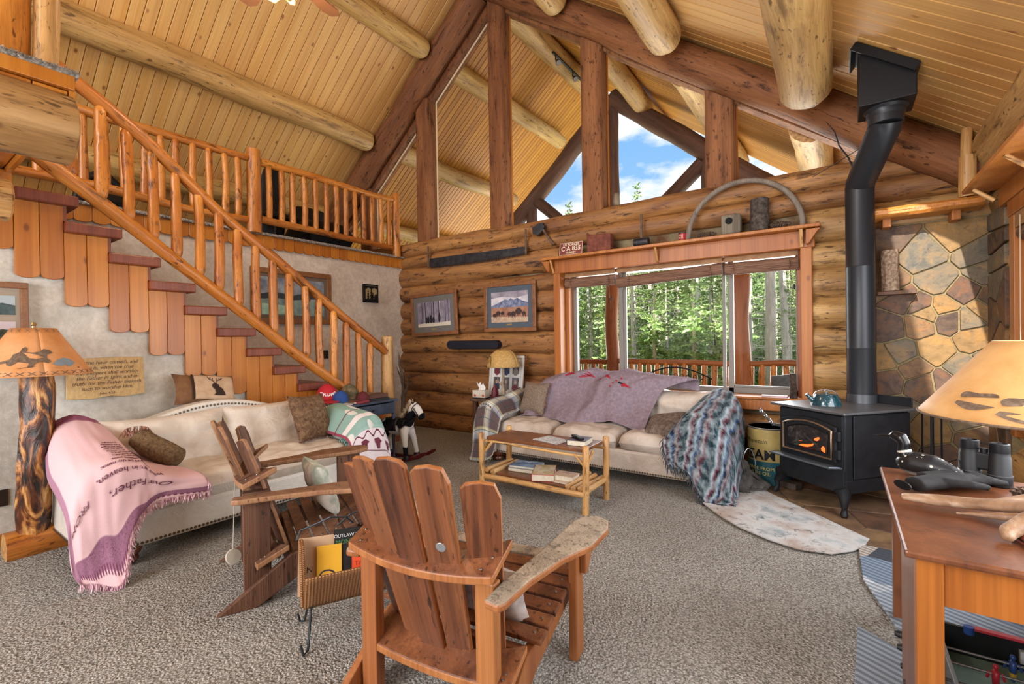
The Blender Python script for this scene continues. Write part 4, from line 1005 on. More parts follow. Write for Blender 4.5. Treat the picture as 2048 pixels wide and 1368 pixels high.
# ---- loose pillows
def furry(name, a, b, sc=35, st=.8):
    t = T(name, .95, spec=.1); f = t.noise(t.co(), sc, 4, .7, .5); t.bump(f, st, .02); return t.col(t.ramp(f, [(.35, a), (.65, b)]))
m_pais = furry('brown_paisley', '#5a4334', '#8d7258', 28); m_rib = furry('taupe_plush', '#75665a', '#9a8a7b', 60); m_bol = furry('olive_brown_plush', '#5d4a38', '#8b7558', 45)
m_frg = plain('rust_fringe', '#7a4a3c', .9, c2='#a57a68', sc=70)
def tpillow(name, label, mx, w, h, th, mat, fr=True, seed=0):
    t_ = thing(name, label, 'pillow', mx.translation); R = mx.to_3x3().to_4x4()
    put('cover', pillow(w, h, th, seed), t_, mat, mx=R, smooth=True)
    if fr:
        pts = []
        for s in range(4):
            for k in range(8):
                q = 2*k/8-1; x, y = [(q, -1), (1, q), (-q, 1), (-1, -q)][s]
                pts.append(R @ V((w/2*x*(1-.10*(1-y*y)), h/2*y*(1-.10*(1-x*x)), 0)))
        pts.append(pts[0]); tag(put('fringe', fringe(pts, .028, 260, seed, spread=1.1, down=V((0, 0, -.4))), t_, m_frg), kind='stuff')
    return t_
def pmx(p, x, up): return frame(p, x, up)
tpillow('throw_pillow', 'brown paisley pillow with rust fringe at the right end of the loveseat', pmx((-4.22, 2.60, .72), (-.28, .96, -.05), (-.38, -.05, .92)), .46, .46, .15, m_pais, seed=3)
tpillow('throw_pillow', 'taupe plush pillow with fringe standing at the left end of the window sofa', pmx((-3.06, 4.83, .72), (.97, -.2, 0), (.05, .33, .94)), .40, .40, .15, m_rib, seed=5)
tpillow('throw_pillow', 'brown ruched pillow lying against the right arm of the window sofa', pmx((-1.42, 4.62, .575), (.9, -.2, .2), (.1, .8, .5)), .42, .34, .14, furry('dark_taupe_plush', '#54463f', '#85776d', 24), seed=6)
# bolster with tassels
bo = thing('bolster_pillow', 'olive brown bolster pillow with tasselled end leaning on the prayer blanket', 'pillow', (-4.16, 1.34, .64))
put('cover', MB().tube([(-.17, -.09, .12), (-.155, -.08, .11), (-.07, -.04, .05), (.03, .02, .0), (.12, .07, -.04), (.14, .08, -.05)], [.03, .075, .085, .085, .075, .03], 18), bo, m_bol, auto=60)
tag(put('tassels', fringe([(-.16+.05*cos(a), -.09+.07*sin(a), .14+.05*sin(a*.5)) for a in [k*.3 for k in range(18)]]+[(-.13, -.06, .17), (0, .02, .09), (.10, .09, .01)], .07, 220, 5, spread=.6), bo, m_frg), kind='stuff')
# elk pillow on top of the loveseat back
m_suede = plain('brown_suede', '#6b4a34', .9, c2='#84603f', sc=10); m_tan = plain('tan_suede', '#b99b7d', .9, c2='#cbb094', sc=12); m_dk = plain('dark_brown_print', '#33241d', .9)
el = thing('elk_pillow', 'brown suede pillow with a tan panel and printed elk, on the loveseat back', 'pillow', (-4.86, 1.93, .90))
R = frame((0, 0, .115), (-.06, .985, -.12), (-.42, .08, .90))
put('cover', pillow(.54, .30, .14, 2), el, m_suede, mx=R, smooth=True)
def pz(x, y, th=.14, w=.54, h=.30):
    s, q = x/(w/2), y/(h/2); return th/2*(max(0, 1-s**4)*max(0, 1-q**4))**.6+.013
b = MB().grid(lambda u, v: (-.13+.36*u, -.115+.23*v, pz(-.13+.36*u, -.115+.23*v)), 14, 12)
put('tan_panel', b, el, m_tan, mx=R, smooth=True, solid=.002)
put('panel_border', MB().grid(lambda u, v: (-.145+.02*u, -.122+.244*v, pz(-.145, -.122+.244*v)+.003), 1, 14), el, m_dk, mx=R)
elk = [(-.02, -.085), (.0, -.06), (-.005, -.03), (-.025, -.01), (-.03, .015), (-.015, .03), (.0, .035), (.012, .028), (.03, .02), (.035, .0), (.06, -.02), (.08, -.06), (.085, -.085)]
b = MB().add([(x+.05, y, pz(x+.05, y)+.006) for x, y in elk], [tuple(range(len(elk)))])
for s, pts in enumerate(([(0, .03), (-.02, .06), (-.05, .075), (-.06, .10)], [(-.02, .06), (-.015, .09)], [(-.04, .07), (-.035, .095)], [(.01, .03), (.02, .06), (.05, .07), (.07, .09)], [(.02, .06), (.015, .085)], [(.045, .068), (.04, .09)])):
    for (a, c_) in zip(pts, pts[1:]):
        d = V((c_[0]-a[0], c_[1]-a[1], 0)).normalized(); n_ = V((-d.y, d.x, 0))*.003
        b.add([V((q[0]+.05, q[1], pz(q[0]+.05, q[1])+.006))+n_*k for q, k in ((a, 1), (a, -1), (c_, -1), (c_, 1))], [(0, 1, 2, 3)])
put('elk_print', b, el, m_dk, mx=R)
# ================================================================ CHAIRS
def adirondack(label, loc, rz, mb, me_, marm, sc=1., rough=False, seed=0, lean=.52, fan=.15, ztop=1.045, pw_=.08, pd=(-.05, .0), ed=None):
    ed = ed or me_
    t = thing('adirondack_chair', label, 'chair', loc, rz); rs = random.Random(seed); S = sc
    def cres(x0, x1, ye, ym, fe, fm, z, tz, th, name, mat, n=12):
        P = []
        for k in range(n+1):
            x = x0+(x1-x0)*k/n; q = (2*k/n-1)**2; P.append((x, ym+(ye-ym)*q))
        for k in range(n, -1, -1):
            x = x0+(x1-x0)*k/n; q = (2*k/n-1)**2; P.append((x, fm+(fe-fm)*q))
        b = MB().prism(P, 0, th, lambda x, y, h: (x*S, y*S, (z+h+(y+.1)*tz)*S), smi=1)
        put(name, b, t, [mat, ed], bev=.006, seg=2)
    cres(-.335, .335, -.095, -.135, .065, -.045, .605, .45, .032, 'back_rail', mb)
    cres(-.30, .365, -.04, -.06, .115, .035, .165, .45, .032, 'lower_rail', mb)
    put('seat_back_rail', MB().bx(-.33*S, .33*S, .13*S, .17*S, .19*S, .25*S), t, mb, bev=.005)
    for s in (-1, 1):
        put('rear_post', MB().bx(s*(.315-pw_)*S, s*.315*S, pd[0]*S, pd[1]*S, 0, .585*S), t, me_, bev=.006)
        put('front_leg', MB().bx(s*.385*S, s*.425*S, .50*S, .595*S, 0, .55*S), t, me_, bev=.006)
        P = [(.68, .355), (.68, .25), (.20, .135), (-.04, .0), (-.22, .0), (.12, .235)]
        put('stringer', MB().prism([(y*S, z*S) for y, z in P], s*.325*S, s*.36*S, lambda y, z, x: (x, y, z)), t, me_, bev=.005)
        A = [(.325, -.14 if s > 0 else -.05), (.385, -.15 if s > 0 else -.06), (.40, -.12 if s > 0 else -.04), (.415, .05), (.46, .25), (.53, .42), (.545, .60), (.52, .70), (.46, .735), (.40, .715), (.365, .62), (.36, .42), (.345, .2), (.325, .0)]
        b = MB().prism([(s*x*S, y*S) for x, y in A], .552*S, .582*S, smi=1); put('armrest', b, t, [marm, ed], bev=.009, seg=2)
        b = MB().prism([(.545, 0), (.665, 0), (.665, -.03), (.64, -.10), (.6, -.15), (.575, -.17), (.545, -.17)], s*.425*S, s*.455*S, lambda y, z, x: (x, y*S, (.552+z)*S)); put('arm_bracket', b, t, me_, bev=.004)
    for k in range(7):
        y = .20+k*.076; z = .235+(y-.12)*(.12/.56)+.012
        put('seat_slat', MB().box((0, 0, 0), (.79*S, .064*S, .024*S)), t, mb if k < 6 else marm, mx=M.Translation((0, y*S, (z+.012)*S)) @ M.Rotation(radians(12), 4, 'X'), bev=.005, seg=2)
    for k in range(5):
        q = k-2; xb = q*.104; xt = q*fan
        yb = .045+.075*(q/2)**2; yr = -.03+.075*(q/2)**2; 
        B = V((xb, yb+.012, .14)); zt = ztop-.02*q*q; Tp = V((xt, yr-(zt-.63)*lean+.02, zt))
        L = (Tp-B).length*S; zax = (Tp-B).normalized(); tang = V((1, .36*q/2, 0)).normalized()
        X = (tang-zax*tang.dot(zax)).normalized(); Y = zax.cross(X)
        m4 = M.Identity(4)
        for i in range(3): m4[i][0], m4[i][1], m4[i][2] = X[i], Y[i], zax[i]
        m4.translation = B*S
        wb, wt = .049*S, .071*S; ch = .035
        P = [(-wb, 0), (wb, 0)]
        if rough:
            n = 14
            P += [(wb+(wt-wb)*i/n+rs.uniform(-.006, .004), L*i/n*.98) for i in range(1, n)]+[(wt*.7, L*.99), (0, L-rs.random()*.02), (-wt*.8, L*.97)]+[(-(wb+(wt-wb)*i/n)+rs.uniform(-.004, .006), L*i/n*.96) for i in range(n-1, 0, -1)]
        else: P += [(wt, L*(.93 if q > 0 else .97)), (wt*.72, L-.008), (0, L), (-wt*.72, L-.008), (-wt, L*(.93 if q < 0 else .97))]
        put('back_slat', MB().prism(P, -.011, .011, lambda x, z, y: (x, y, z), smi=1), t, [mb, ed], mx=m4, bev=.005, seg=2)
    b = MB()
    for s in (-1, 1):
        for (x, y, z) in ((.30, -.03, .605+.032+.034), (.28, -.08, .605+.032+.011), (.33, .0, .165+.032+.046), (.33, -.02, .165+.033+.037)): b.lathe([(.005, 0), (.004, .003)], 8, (s*x*S, y*S, z*S))
        for k in range(7): y = .20+k*.076; b.lathe([(.006, 0), (.005, .004)], 8, (s*.355*S, y*S, (.235+(y-.12)*(.12/.56)+.036)*S))
    tag(put('screws', b, t, plain('screw_metal', '#8f8a80', .35, .8)), kind='stuff')
    return t
c1 = adirondack('reddish slatted armchair seen from behind in the foreground, right arm weathered grey', (-1.32, 1.30, 0), radians(8), w_chair, w_chair_edge, w_grey)
# plugged knot in the third slat
kp = MB().lathe([(.02, 0), (.018, .002)], 14); sl_ = [o for o in c1.children if o.name.startswith('back_slat')][3]
put('silver_knot_plug', kp, sl_, plain('silver_plug', '#a3aab3', .35, .6), mx=M.Translation((0, -.0112, .60)) @ M.Rotation(pi/2, 4, 'X'))
w_bedge = wood('barn_edge_wood', '#8a5f42', '#b58a62', '#3a2416', (1, 1, .05), 8, .2, .6, .6, .3, .9, 1.1)
c2 = adirondack('dark barnwood armchair with ragged back boards in front of the loveseat', (-2.95, 1.47, 0), radians(-24), w_barn, w_barn, wood('barn_arm_wood', '#6e4a33', '#9a7455', '#33211a', (1, 1, .04), 9, .2, .5, .6, .5, .9, 1.1), 1.06, True, 4, lean=.72, fan=.11, ztop=.94, pw_=.06, pd=(-.10, .03), ed=w_bedge)
# little quilt pillows on the chairs
m_quilt = plain('quilted_floral', '#8fa08f', .9, c2='#e3ddd2', sc=9, bump=.3)
tpillow('chair_pillow', 'small pale floral pillow with dark edging in the barnwood chair', pmx((-2.83, 1.80, .50), (.95, -.33, 0), (-.1, -.34, .93)), .40, .36, .12, m_quilt, False, 8)
tpillow('chair_pillow', 'mauve and white pillow peeking beside the slats of the foreground chair', pmx((-1.24, 1.55, .39), (.99, .12, 0), (.05, -.3, .95)), .40, .26, .10, plain('mauve_fabric', '#77686f', .9, c2='#d9d6d6', sc=7), False, 9)
# pull string with pale tag hanging from the barnwood chair
ps = thing('string_tag', 'white round tag hanging on a string behind the barnwood chair', 'tag', (-3.22, 1.42, .02))
put('string', MB().tube([(.0, 0, .06), (-.01, .02, .4), (-.02, .04, .78)], .003, 5), ps, plain('string', '#c9c0b0', .8)); put('disc', MB().lathe([(.001, 0), (.045, .004), (.05, .01), (.045, .016), (.001, .02)], 20), ps, plain('cream_disc', '#c9c2b4', .6), mx=M.Translation((0, 0, .05)) @ M.Rotation(1.2, 4, 'Y'))

# ================================================================ LOG COFFEE TABLE
ct = thing('coffee_table', 'peeled-log coffee table with a plank top and lower log rack', 'table', (-2.245, 3.675, 0))
for x in (-.535, .535):
    for y in (-.215, .215): log('leg', ct, (x, y, 0), (x, y, .56), .029, .027, [w_peel, w_end], n=12, rnd=.12, cap1=.008)
put('tabletop', MB().bx(-.51, .51, -.19, .19, .495, .525), ct, w_table, bev=.006)
for y in (-.215, .215): log('rail', ct, (-.53, y, .15), (.53, y, .15), .027, .025, [w_peel, w_end], n=10, rnd=.15); log('rail', ct, (-.53, y*.85, .475), (.53, y*.85, .475), .012, .012, [w_peel, w_end], n=8)
for x in (-.535, .535):
    log('rail', ct, (x, -.2, .165), (x, .2, .165), .026, .024, [w_peel, w_end], n=10)
    log('brace', ct, (x*.98, -.19, .38), (x*.80, -.19, .48), .012, .012, [w_peel, w_end], n=8); log('brace', ct, (x, -.17, .38), (x, -.06, .48), .012, .012, [w_peel, w_end], n=8)
for x in (-.49, -.43, .36, .42, .48): log('rack_log', ct, (x, -.21, .20), (x, .21, .20), .024, .022, [w_peel, w_end], n=10, rnd=.15)
put('rack_board', MB().bx(-.40, .33, -.19, -.02, .178, .195).bx(-.40, .33, .0, .19, .178, .195), ct, w_table, bev=.003)
m_page = plain('pages', '#d9d2c0', .8, c2='#c9c0aa', sc=60)
def book(label, loc, rz, w, d, h, cover, group=None, name='book', spine=None, tx=None, mx=None):
    """w along x, d along y (spine on -x side), lies flat"""
    t = thing(name, label, 'book', loc, rz, group)
    if mx is not None: t.matrix_basis = mx
    m = plain('book_cover', cover, .45) if isinstance(cover, str) else cover
    put('pages', MB().bx(-w/2+.006, w/2-.004, -d/2+.004, d/2-.004, .003, h-.003), t, m_page)
    put('cover', MB().bx(-w/2, w/2, -d/2, d/2, 0, .003).bx(-w/2, w/2, -d/2, d/2, h-.003, h).bx(-w/2, -w/2+.004, -d/2, d/2, 0, h), t, m, bev=.001, seg=1)
    for b_, sz, x, y, c_, rot in (tx or []):
        text('lettering', b_, sz, plain('print', c_, .5), t, M.Translation((x, y, h+.0005)) @ M.Rotation(rot, 4, 'Z'), .0004)
    return t
Z1 = .197; Z2 = .5255
book('pale book under the blue jigsaw book on the table rack', (-2.47, 3.72, Z1), .1, .26, .22, .03, '#b9ad98')
book('blue book with snowy scene on the pile at the left of the table rack', (-2.46, 3.73, Z1+.031), .15, .28, .21, .022, plain('blue_scene', '#2d5580', .4, c2='#8fb0cf', sc=9), tx=[('Winter', .03, 0, .05, '#e8eef5', 0)])
book('thick red and white boxed book in the middle of the table rack', (-2.20, 3.62, Z1), .45, .20, .32, .06, '#b9243c', tx=[('The Complete', .025, 0, .08, '#5d4a20', 0)])
put('white_top', MB().bx(-.095, .095, -.155, .155, .0602, .061), [o for o in bpy.data.objects if o.name.startswith('book')][-1], plain('cream_print', '#d9cdb8', .5, c2='#b59a5e', sc=12))
book('tan paperback with pale cover lying right of the red boxed book', (-1.98, 3.62, Z1+.012), .05, .20, .15, .045, '#c2a184', tx=[('DIGEST', .028, 0, .03, '#6d7f8f', 0)])
book('thin magazine under the tan paperback on the table rack', (-1.98, 3.60, Z1), -.05, .24, .18, .011, '#cbb9a6')
book('black leather book under the remote on the coffee table', (-1.86, 3.66, Z2), .12, .17, .20, .045, '#3a2f38')
rm = thing('remote_control', 'black remote control resting on the black book', 'remote', (-1.88, 3.66, Z2+.046), .9)
put('body', MB().bx(-.025, .025, -.085, .085, 0, .018), rm, m_black, bev=.006); 
for k in range(5): put('button', MB().bx(-.012, .012, -.06+k*.024, -.05+k*.024, .018, .021), rm, plain('button_grey', '#5d636b'))
pp = put('newspaper', MB().grid(lambda u, v: (-.15+.3*u, -.11+.22*v, .004+.006*sin(u*3)*sin(v*4)), 8, 8), None, plain('newsprint', '#c9c9c9', .8, c2='#8f9092', sc=45), loc=(-2.13, 3.66, Z2), rz=-.25, solid=.003); tag(pp, 'folded newspaper lying in the middle of the coffee table', 'newspaper')

# ================================================================ WOOD STOVE
UX, UY = V((.766, -.643, 0)), V((.643, .766, 0))   # along the front (to the near corner), towards the back
stv = thing('wood_stove', 'black wood stove with glass door and glowing embers on cast legs', 'stove', (-.03, 4.87, .026), radians(-40))
stv.scale = (1.03, 1.03, 1.03)
# local x = along front (+x near corner), y = to the back; stove is .62 wide, .56 deep
m_stove = plain('stove_steel', '#34363a', .42, .6, c2='#2b2c30', sc=8)
put('body', MB().bx(-.30, .30, -.27, .38, .22, .765), stv, m_stove, bev=.012, seg=2)
put('top_plate', MB().bx(-.35, .345, -.33, .42, .765, .785), stv, plain('stove_top', '#6b6c6f', .4, .6), bev=.006)
put('front_plate', MB().bx(-.29, .29, -.285, -.27, .36, .75), stv, m_stove, bev=.004)
put('side_shield', MB().bx(.305, .315, -.20, .37, .27, .75), stv, m_stove, bev=.004); put('side_shield', MB().bx(-.315, -.305, -.20, .37, .27, .75), stv, m_stove, bev=.004)
put('ash_shelf', MB().prism([(-.33, -.27), (.28, -.27), (.24, -.36), (-.33, -.37)], .345, .36), stv, plain('shelf_steel', '#7a8088', .35, .7), bev=.004)
put('skirt_panel', MB().bx(-.30, .30, -.285, -.265, .16, .34).bx(.29, .305, -.27, .28, .16, .26).bx(-.305, -.29, -.27, .28, .16, .26), stv, m_stove, bev=.004)
put('heat_shield', MB().bx(-.25, .30, .415, .425, .785, .86), stv, m_stove, bev=.008)
def arch(w, h0, h1, n=14): return [(-w, h0), (w, h0)]+[(w-2*w*k/n, h1-.045*(2*k/n-1)**2) for k in range(n+1)]
dr = put('door', MB().prism(arch(.255, .39, .705), -.31, -.285, lambda x, z, y: (x, y, z)), stv, m_iron, bev=.008)
# opening: embers box set behind glass, framed by a raised rim
def rim(w, h0, h1, r, y, mat, nm, par):
    P = arch(w, h0, h1); put(nm, MB().tube([(x, y, z) for x, z in P]+[(P[0][0], y, P[0][1]), ], r, 6), par, mat, auto=60)
rim(.225, .415, .675, .009, -.315, plain('warm_brass_rim', '#8f7862', .35, .7), 'door_rim', dr); rim(.19, .45, .64, .006, -.312, m_black, 'glass_gasket', dr)
t = T('firebox_view', .6); co = t.co('Object', False); f = t.noise(co, 12, 5, .7, 1.2); c = t.ramp(f, [(.35, '#0b0b0d'), (.55, '#2a2422'), (.7, '#6b6664')]); m_fb = t.col(c)
put('firebox', MB().prism(arch(.185, .455, .635), -.3125, -.311, lambda x, z, y: (x, y, z)), dr, m_fb)
for k, (x, z, w, h, a) in enumerate(((.0, .475, .13, .018, .15), (.10, .545, .05, .02, .5), (.155, .475, .035, .035, .8), (.05, .49, .05, .012, .4), (-.05, .50, .03, .01, .2))):
    P = [(x+w*cos(q)*cos(a)*.5-h*sin(q)*sin(a)*.5, z+w*cos(q)*sin(a)*.5+h*sin(q)*(1+.4*sin(3*q))*.5) for q in [2*pi*i/14 for i in range(14)]]
    put('ember', MB().prism(P, -.3175, -.314, lambda x, z, y: (x, y, z)), dr, emis('ember_%d' % k, '#ff5a20', 2.2))
for k, (x, z, L, a) in enumerate(((-.03, .50, .2, .25), (.06, .52, .14, -.5))):
    put('charred_log', MB().tube([(x-L/2*cos(a), -.316, z-L/2*sin(a)), (x+L/2*cos(a), -.316, z+L/2*sin(a))], .016, 7, flat=.5), dr, plain('char', '#15120f', .9, c2='#3a3533', sc=40))
put('door_glass', MB().prism(arch(.188, .452, .638), -.322, -.319, lambda x, z, y: (x, y, z)), dr, m_glass)
for z in (.46, .60): put('hinge', MB().bx(.255, .285, -.325, -.285, z-.03, z+.03).lathe([(.014, -.035), (.014, .035)], 10, (.285, -.312, z)), stv, m_iron, bev=.003)
hd = put('door_handle', MB().tube([(-.26, -.30, .58), (-.30, -.34, .59)], .008, 6), stv, m_iron)
put('coil_grip', MB().tube([(-.30-.10*k/60+.016*cos(k*1.1), -.34-.06*k/60, .59+.13*k/60+.016*sin(k*1.1)) for k in range(61)], .004, 5), hd, plain('chrome', '#c9ccd0', .2, 1.))
for sx in (-1, 1):
    for sy in (-1, 1):
        P = [V((sx*.27, sy*.24+.04*sy, .20)), V((sx*.29, sy*.27, .15)), V((sx*.315, sy*.30, .10)), V((sx*.31, sy*.295, .05)), V((sx*.32, sy*.31, .02)), V((sx*.33, sy*.32, .0))]
        put('cast_leg', MB().tube(P, [.055, .045, .026, .018, .026, .018], 10), stv, m_iron, auto=50)
# stove pipe: lower run, offset elbow, upper run and ceiling box
pi_ = thing('stove_pipe', 'tall black stove pipe with an offset elbow up to the ceiling box', 'stovepipe', (.155, 5.18, .811))
m_pipe = plain('pipe_paint', '#2b2d31', .38, .3)
A, B = V((0, 0, 1.95)), V((.15, -.55, 2.24))
put('collar', MB().lathe([(.112, 0), (.112, .10), (.108, .10)], 32), pi_, plain('collar_metal', '#55575b', .4, .6), auto=40)
put('lower_pipe', MB().lathe([(.107, .02), (.107, .5), (.109, .505), (.107, .51), (.107, 1.22), (.109, 1.225), (.107, 1.23), (.107, 1.92)], 32), pi_, m_pipe, auto=40)
d_ = (B-A).normalized()
put('offset_pipe', MB().tube([A-V((0, 0, .04)), A+d_*.03, B-d_*.03, B+V((0, 0, .03))], [.109, .109, .109, .109], 32), pi_, m_pipe, auto=40)
put('elbow_band', MB().tube([B+V((0, 0, .0)), B+V((0, 0, .06))], .113, 32), pi_, m_pipe, auto=40)
put('upper_pipe', MB().lathe([(.107, .02), (.107, .05), (.122, .07), (.122, .10), (.14, .115), (.14, .15)], 32, (B.x, B.y, B.z)), pi_, m_pipe, auto=40)
fb_ = thing('flue_box', 'square black flue support box hanging from the right ceiling slope', 'flue box', (.305, 4.63, 3.40))
put('box', MB().prism([(-.17, -.23), (.17, -.23), (.17, .22), (-.17, .34)], -.165, .165, lambda x, z, y: (x, y, z)), fb_, m_black, bev=.006)
m4 = M.Rotation(math.atan(.745), 4, 'Y'); put('ceiling_flange', MB().box((0, 0, 0), (.46, .40, .012)), fb_, m_black, mx=M.Translation((.0, 0, cz(.305)-3.40-.015)) @ m4, bev=.003)
put('flange_skirt', MB().box((0, -.2, -.03), (.46, .01, .06)).box((-.23, 0, -.03), (.01, .4, .06)).box((.23, 0, -.03), (.01, .4, .06)), fb_, m_black, mx=M.Translation((.0, 0, cz(.305)-3.40-.015)) @ m4)
# kettle on the stove
kt = thing('tea_kettle', 'dark teal enamel kettle sitting on the wood stove', 'kettle', (-.10, 4.86, .811), .3)
t = T('teal_enamel', .15, spec=.7); v_ = t.vor(t.co(), 60); m_en = t.col(t.mix(t.ramp(v_, [(.12, 1.), (.2, 0.)]), '#123a44', '#7fa8b0'))
put('body', MB().lathe([(.10, 0), (.118, .005), (.115, .03), (.10, .08), (.085, .105), (.08, .115), (.02, .125), (.001, .127)], 28), kt, m_en, auto=50)
put('spout', MB().tube([(-.09, 0, .05), (-.125, 0, .085), (-.15, 0, .115)], [.024, .018, .013], 10), kt, m_en, auto=60)
put('lid_knob', MB().lathe([(.004, .12), (.012, .13), (.014, .14), (.006, .15)], 12), kt, plain('steel_knob', '#c9ccd0', .25, .9)); put('wire_handle', MB().tube([(.09*cos(a)*1.0, .02, .10+.05*sin(a)) for a in [pi*k/12 for k in range(13)]], .004, 6), kt, plain('steel_wire', '#c9ccd0', .25, .9))
# oil can, crumpled bag and hoop, brick
cn_ = thing('oil_can', 'old cream and teal motor oil can standing between sofa and stove', 'can', (-.57, 5.18, .0))
m_cr = plain('cream_can_paint', '#b59f62', .5, c2='#a08a50', sc=6); m_tl = plain('teal_can_paint', '#1f5560', .5)
put('body', MB().lathe([(.192, .0), (.192, .24)], 36), cn_, m_tl, auto=40); put('upper_body', MB().lathe([(.19, .24)]+[(.19+.004*(k % 2), .26+k*.03) for k in range(10)]+[(.19, .55)], 36), cn_, m_cr, auto=40)
put('rim', MB().tube([(.192*cos(a), .192*sin(a), .552) for a in [2*pi*k/36 for k in range(37)]], .007, 6), cn_, plain('rim_steel', '#9fa3a5', .3, .9)); put('lid', MB().lathe([(.001, .535), (.19, .54), (.185, .55)], 36), cn_, plain('lid_steel', '#77797a', .4, .8))
def cyl(a0, z0, r): return lambda x, y, z: ((r+z+.001)*cos(a0+x/r), (r+z+.001)*sin(a0+x/r), z0+y)
text('lettering', 'REAM', .13, m_black, cn_, None, .0006, wrap=cyl(radians(242), .30, .194), bold=.003); text('lettering', 'MADE FROM\nPURE OIL', .045, plain('can_yellow', '#d1c46a'), cn_, None, .0006, wrap=cyl(radians(250), .15, .193)); text('lettering', 'Mountain', .06, plain('can_script', '#4b4428'), cn_, None, .0006, wrap=cyl(radians(236), .43, .194), shear=.3)
cb_ = thing('crumpled_bag', 'crumpled dark sack with a thin metal hoop beside the oil can', 'bag', (-.80, 4.78, .005))
def crum(u, v):
    a = 2*pi*u; p = pi*v*.5; r = .17*(1+.5*NZ.noise(V((cos(a)*2, sin(a)*2, v*3)))+.25*NZ.noise(V((cos(a)*6, sin(a)*6, v*8)))); return (r*cos(a)*sin(p+.05)*1.1, r*sin(a)*sin(p+.05)*.8, .26*cos(p)*(1+.4*NZ.noise(V((u*7, v*4, 2)))))
put('sack', MB().grid(crum, 40, 22), cb_, plain('sack_fabric', '#2b2827', .8, c2='#57524f', sc=7)); put('hoop', MB().tube([(.10+.05*cos(a), .02+.16*cos(a)*.3, .19+.2*sin(a)) for a in [radians(-70+k*8) for k in range(28)]], .005, 6), cb_, plain('hoop_steel', '#9aa0a5', .25, .9))
bk = put('hearth_brick', MB().bx(-.14, .12, -.05, .05, 0, .055), None, plain('soot_brick', '#3f3631', .9, c2='#57493f', sc=30, bump=.4), loc=(-.42, 5.03, .027), rz=-.5, bev=.006); tag(bk, 'sooty brick lying on the hearth under the stove', 'brick')
# fire tools behind the stove
ft = thing('fire_tool_stand', 'black fireplace tool rod standing against the stone wall', 'fire tools', (.62, 5.15, .027))
put('stand', MB().tube([(0, 0, 0), (0, 0, .78)], .012, 8).bx(-.1, .1, -.1, .1, 0, .02), ft, m_black)
for k in (-1, 1): put('tool', MB().tube([(k*.06, .02, .06), (k*.06, .02, .74)], .007, 6).bx(k*.06-.03, k*.06+.03, .0, .03, .03, .12), ft, m_black)
# ================================================================ RUGS
t = T('hearth_rug', .95, spec=.05); co = t.co('Object', False)
c = t.ramp(t.noise(co, 3.2, 4, .6), [(.35, '#a99a90'), (.55, '#c3c4c4'), (.7, '#8f9ba0')])
c = t.mix(t.ma('MULTIPLY', t.ramp(t.noise(co, 13, 5, .7, 1.), [(.56, 0.), (.66, 1.)]), .75), c, '#4a5054'); t.bump(t.noise(co, 120, 2), .5, .006); m_r1 = t.col(c)
RP = [(-.56, 4.80), (-.8, 5.0), (-1.0, 4.9), (-1.06, 4.6), (-1.05, 4.35), (-.97, 4.19), (-.80, 3.97), (-.62, 3.80), (-.42, 3.68), (-.23, 3.62), (-.05, 3.66), (.06, 3.78), (.13, 3.92), (.16, 4.05)]
rg = put('hearth_rug', MB().prism(RP[::-1], 0, .014), None, m_r1, loc=(0, 0, .012), bev=.005); tag(rg, 'half-round pale grey rug with soot spots in front of the stove', 'rug')
t = T('southwest_rug', .95, spec=.05); co = t.co('Object', False); g = t.map(co, (1, 1, 1), rot=(0, 0, .5))
sx_ = t.N('SeparateXYZ', {0: g}); st_ = t.ramp(t.ma('FRACT', t.ma('MULTIPLY', sx_.outputs[1], 26.)), [(.45, 0.), (.55, 1.)])
blk_ = t.ramp(t.vor(t.map(co, (2.6, 3.6, 1)), 1., out='Color'), [(0, '#9aa6b4'), (.36, '#b3bcc6'), (.48, '#c9d2da'), (.56, '#4b4f57'), (.64, '#b9b0a4'), (.78, '#7f90a4')], 'CONSTANT')
c = t.mix(t.ma('MULTIPLY', st_, .55), blk_, '#40454e'); t.bump(t.noise(co, 140, 2), .6, .006); m_r2 = t.col(c)
for P, lab in (([(.09, 3.92), (.10, 3.37), (.26, 2.72), (1.0, 2.72), (1.0, 3.92)], 'blue-grey and black patterned rug behind the side table, cut diagonally at its left'),
               ([(.06, 2.84), (.30, 2.66), (1.0, 2.60), (1.0, 1.4), (-.02, 1.4), (.035, 2.3)], 'blue-grey patterned rug under the side table at the lower right')):
    b = MB().prism(P[::-1], 0, .012); q = put('patterned_rug', b, None, m_r2, loc=(0, 0, .001 if '(1.0, 1.4)' in str(P) or P[0][0] < .08 else .012), bev=.004); tag(q, lab, 'rug')

# ================================================================ SIDE TABLE (right edge) AND WHAT STANDS ON IT
tb = thing('side_table', 'reddish varnished side table with orange legs at the right edge', 'table', (.6, 2.5, 0))
def rel(x0, x1, y0, y1, z0, z1): return MB().bx(x0-.6, x1-.6, y0-2.5, y1-2.5, z0, z1)
put('tabletop', rel(.165, 1.0, 1.945, 3.10, .725, .75), tb, w_table, bev=.008, seg=2)
put('leg', rel(.195, .262, 1.965, 2.03, 0, .725), tb, w_tleg, bev=.003); put('side_panel', rel(.195, .215, 2.03, 2.42, 0, .725), tb, w_table)
put('leg', rel(.93, .985, 1.965, 2.03, 0, .725), tb, w_tleg); put('leg', rel(.21, .27, 3.0, 3.06, 0, .725), tb, w_table); put('leg', rel(.93, .985, 3.0, 3.06, 0, .725), tb, w_tleg)
put('apron', rel(.262, .93, 1.975, 1.995, .585, .725), tb, w_tleg); put('apron', rel(.215, .235, 2.42, 3.0, .62, .725), tb, w_tleg)
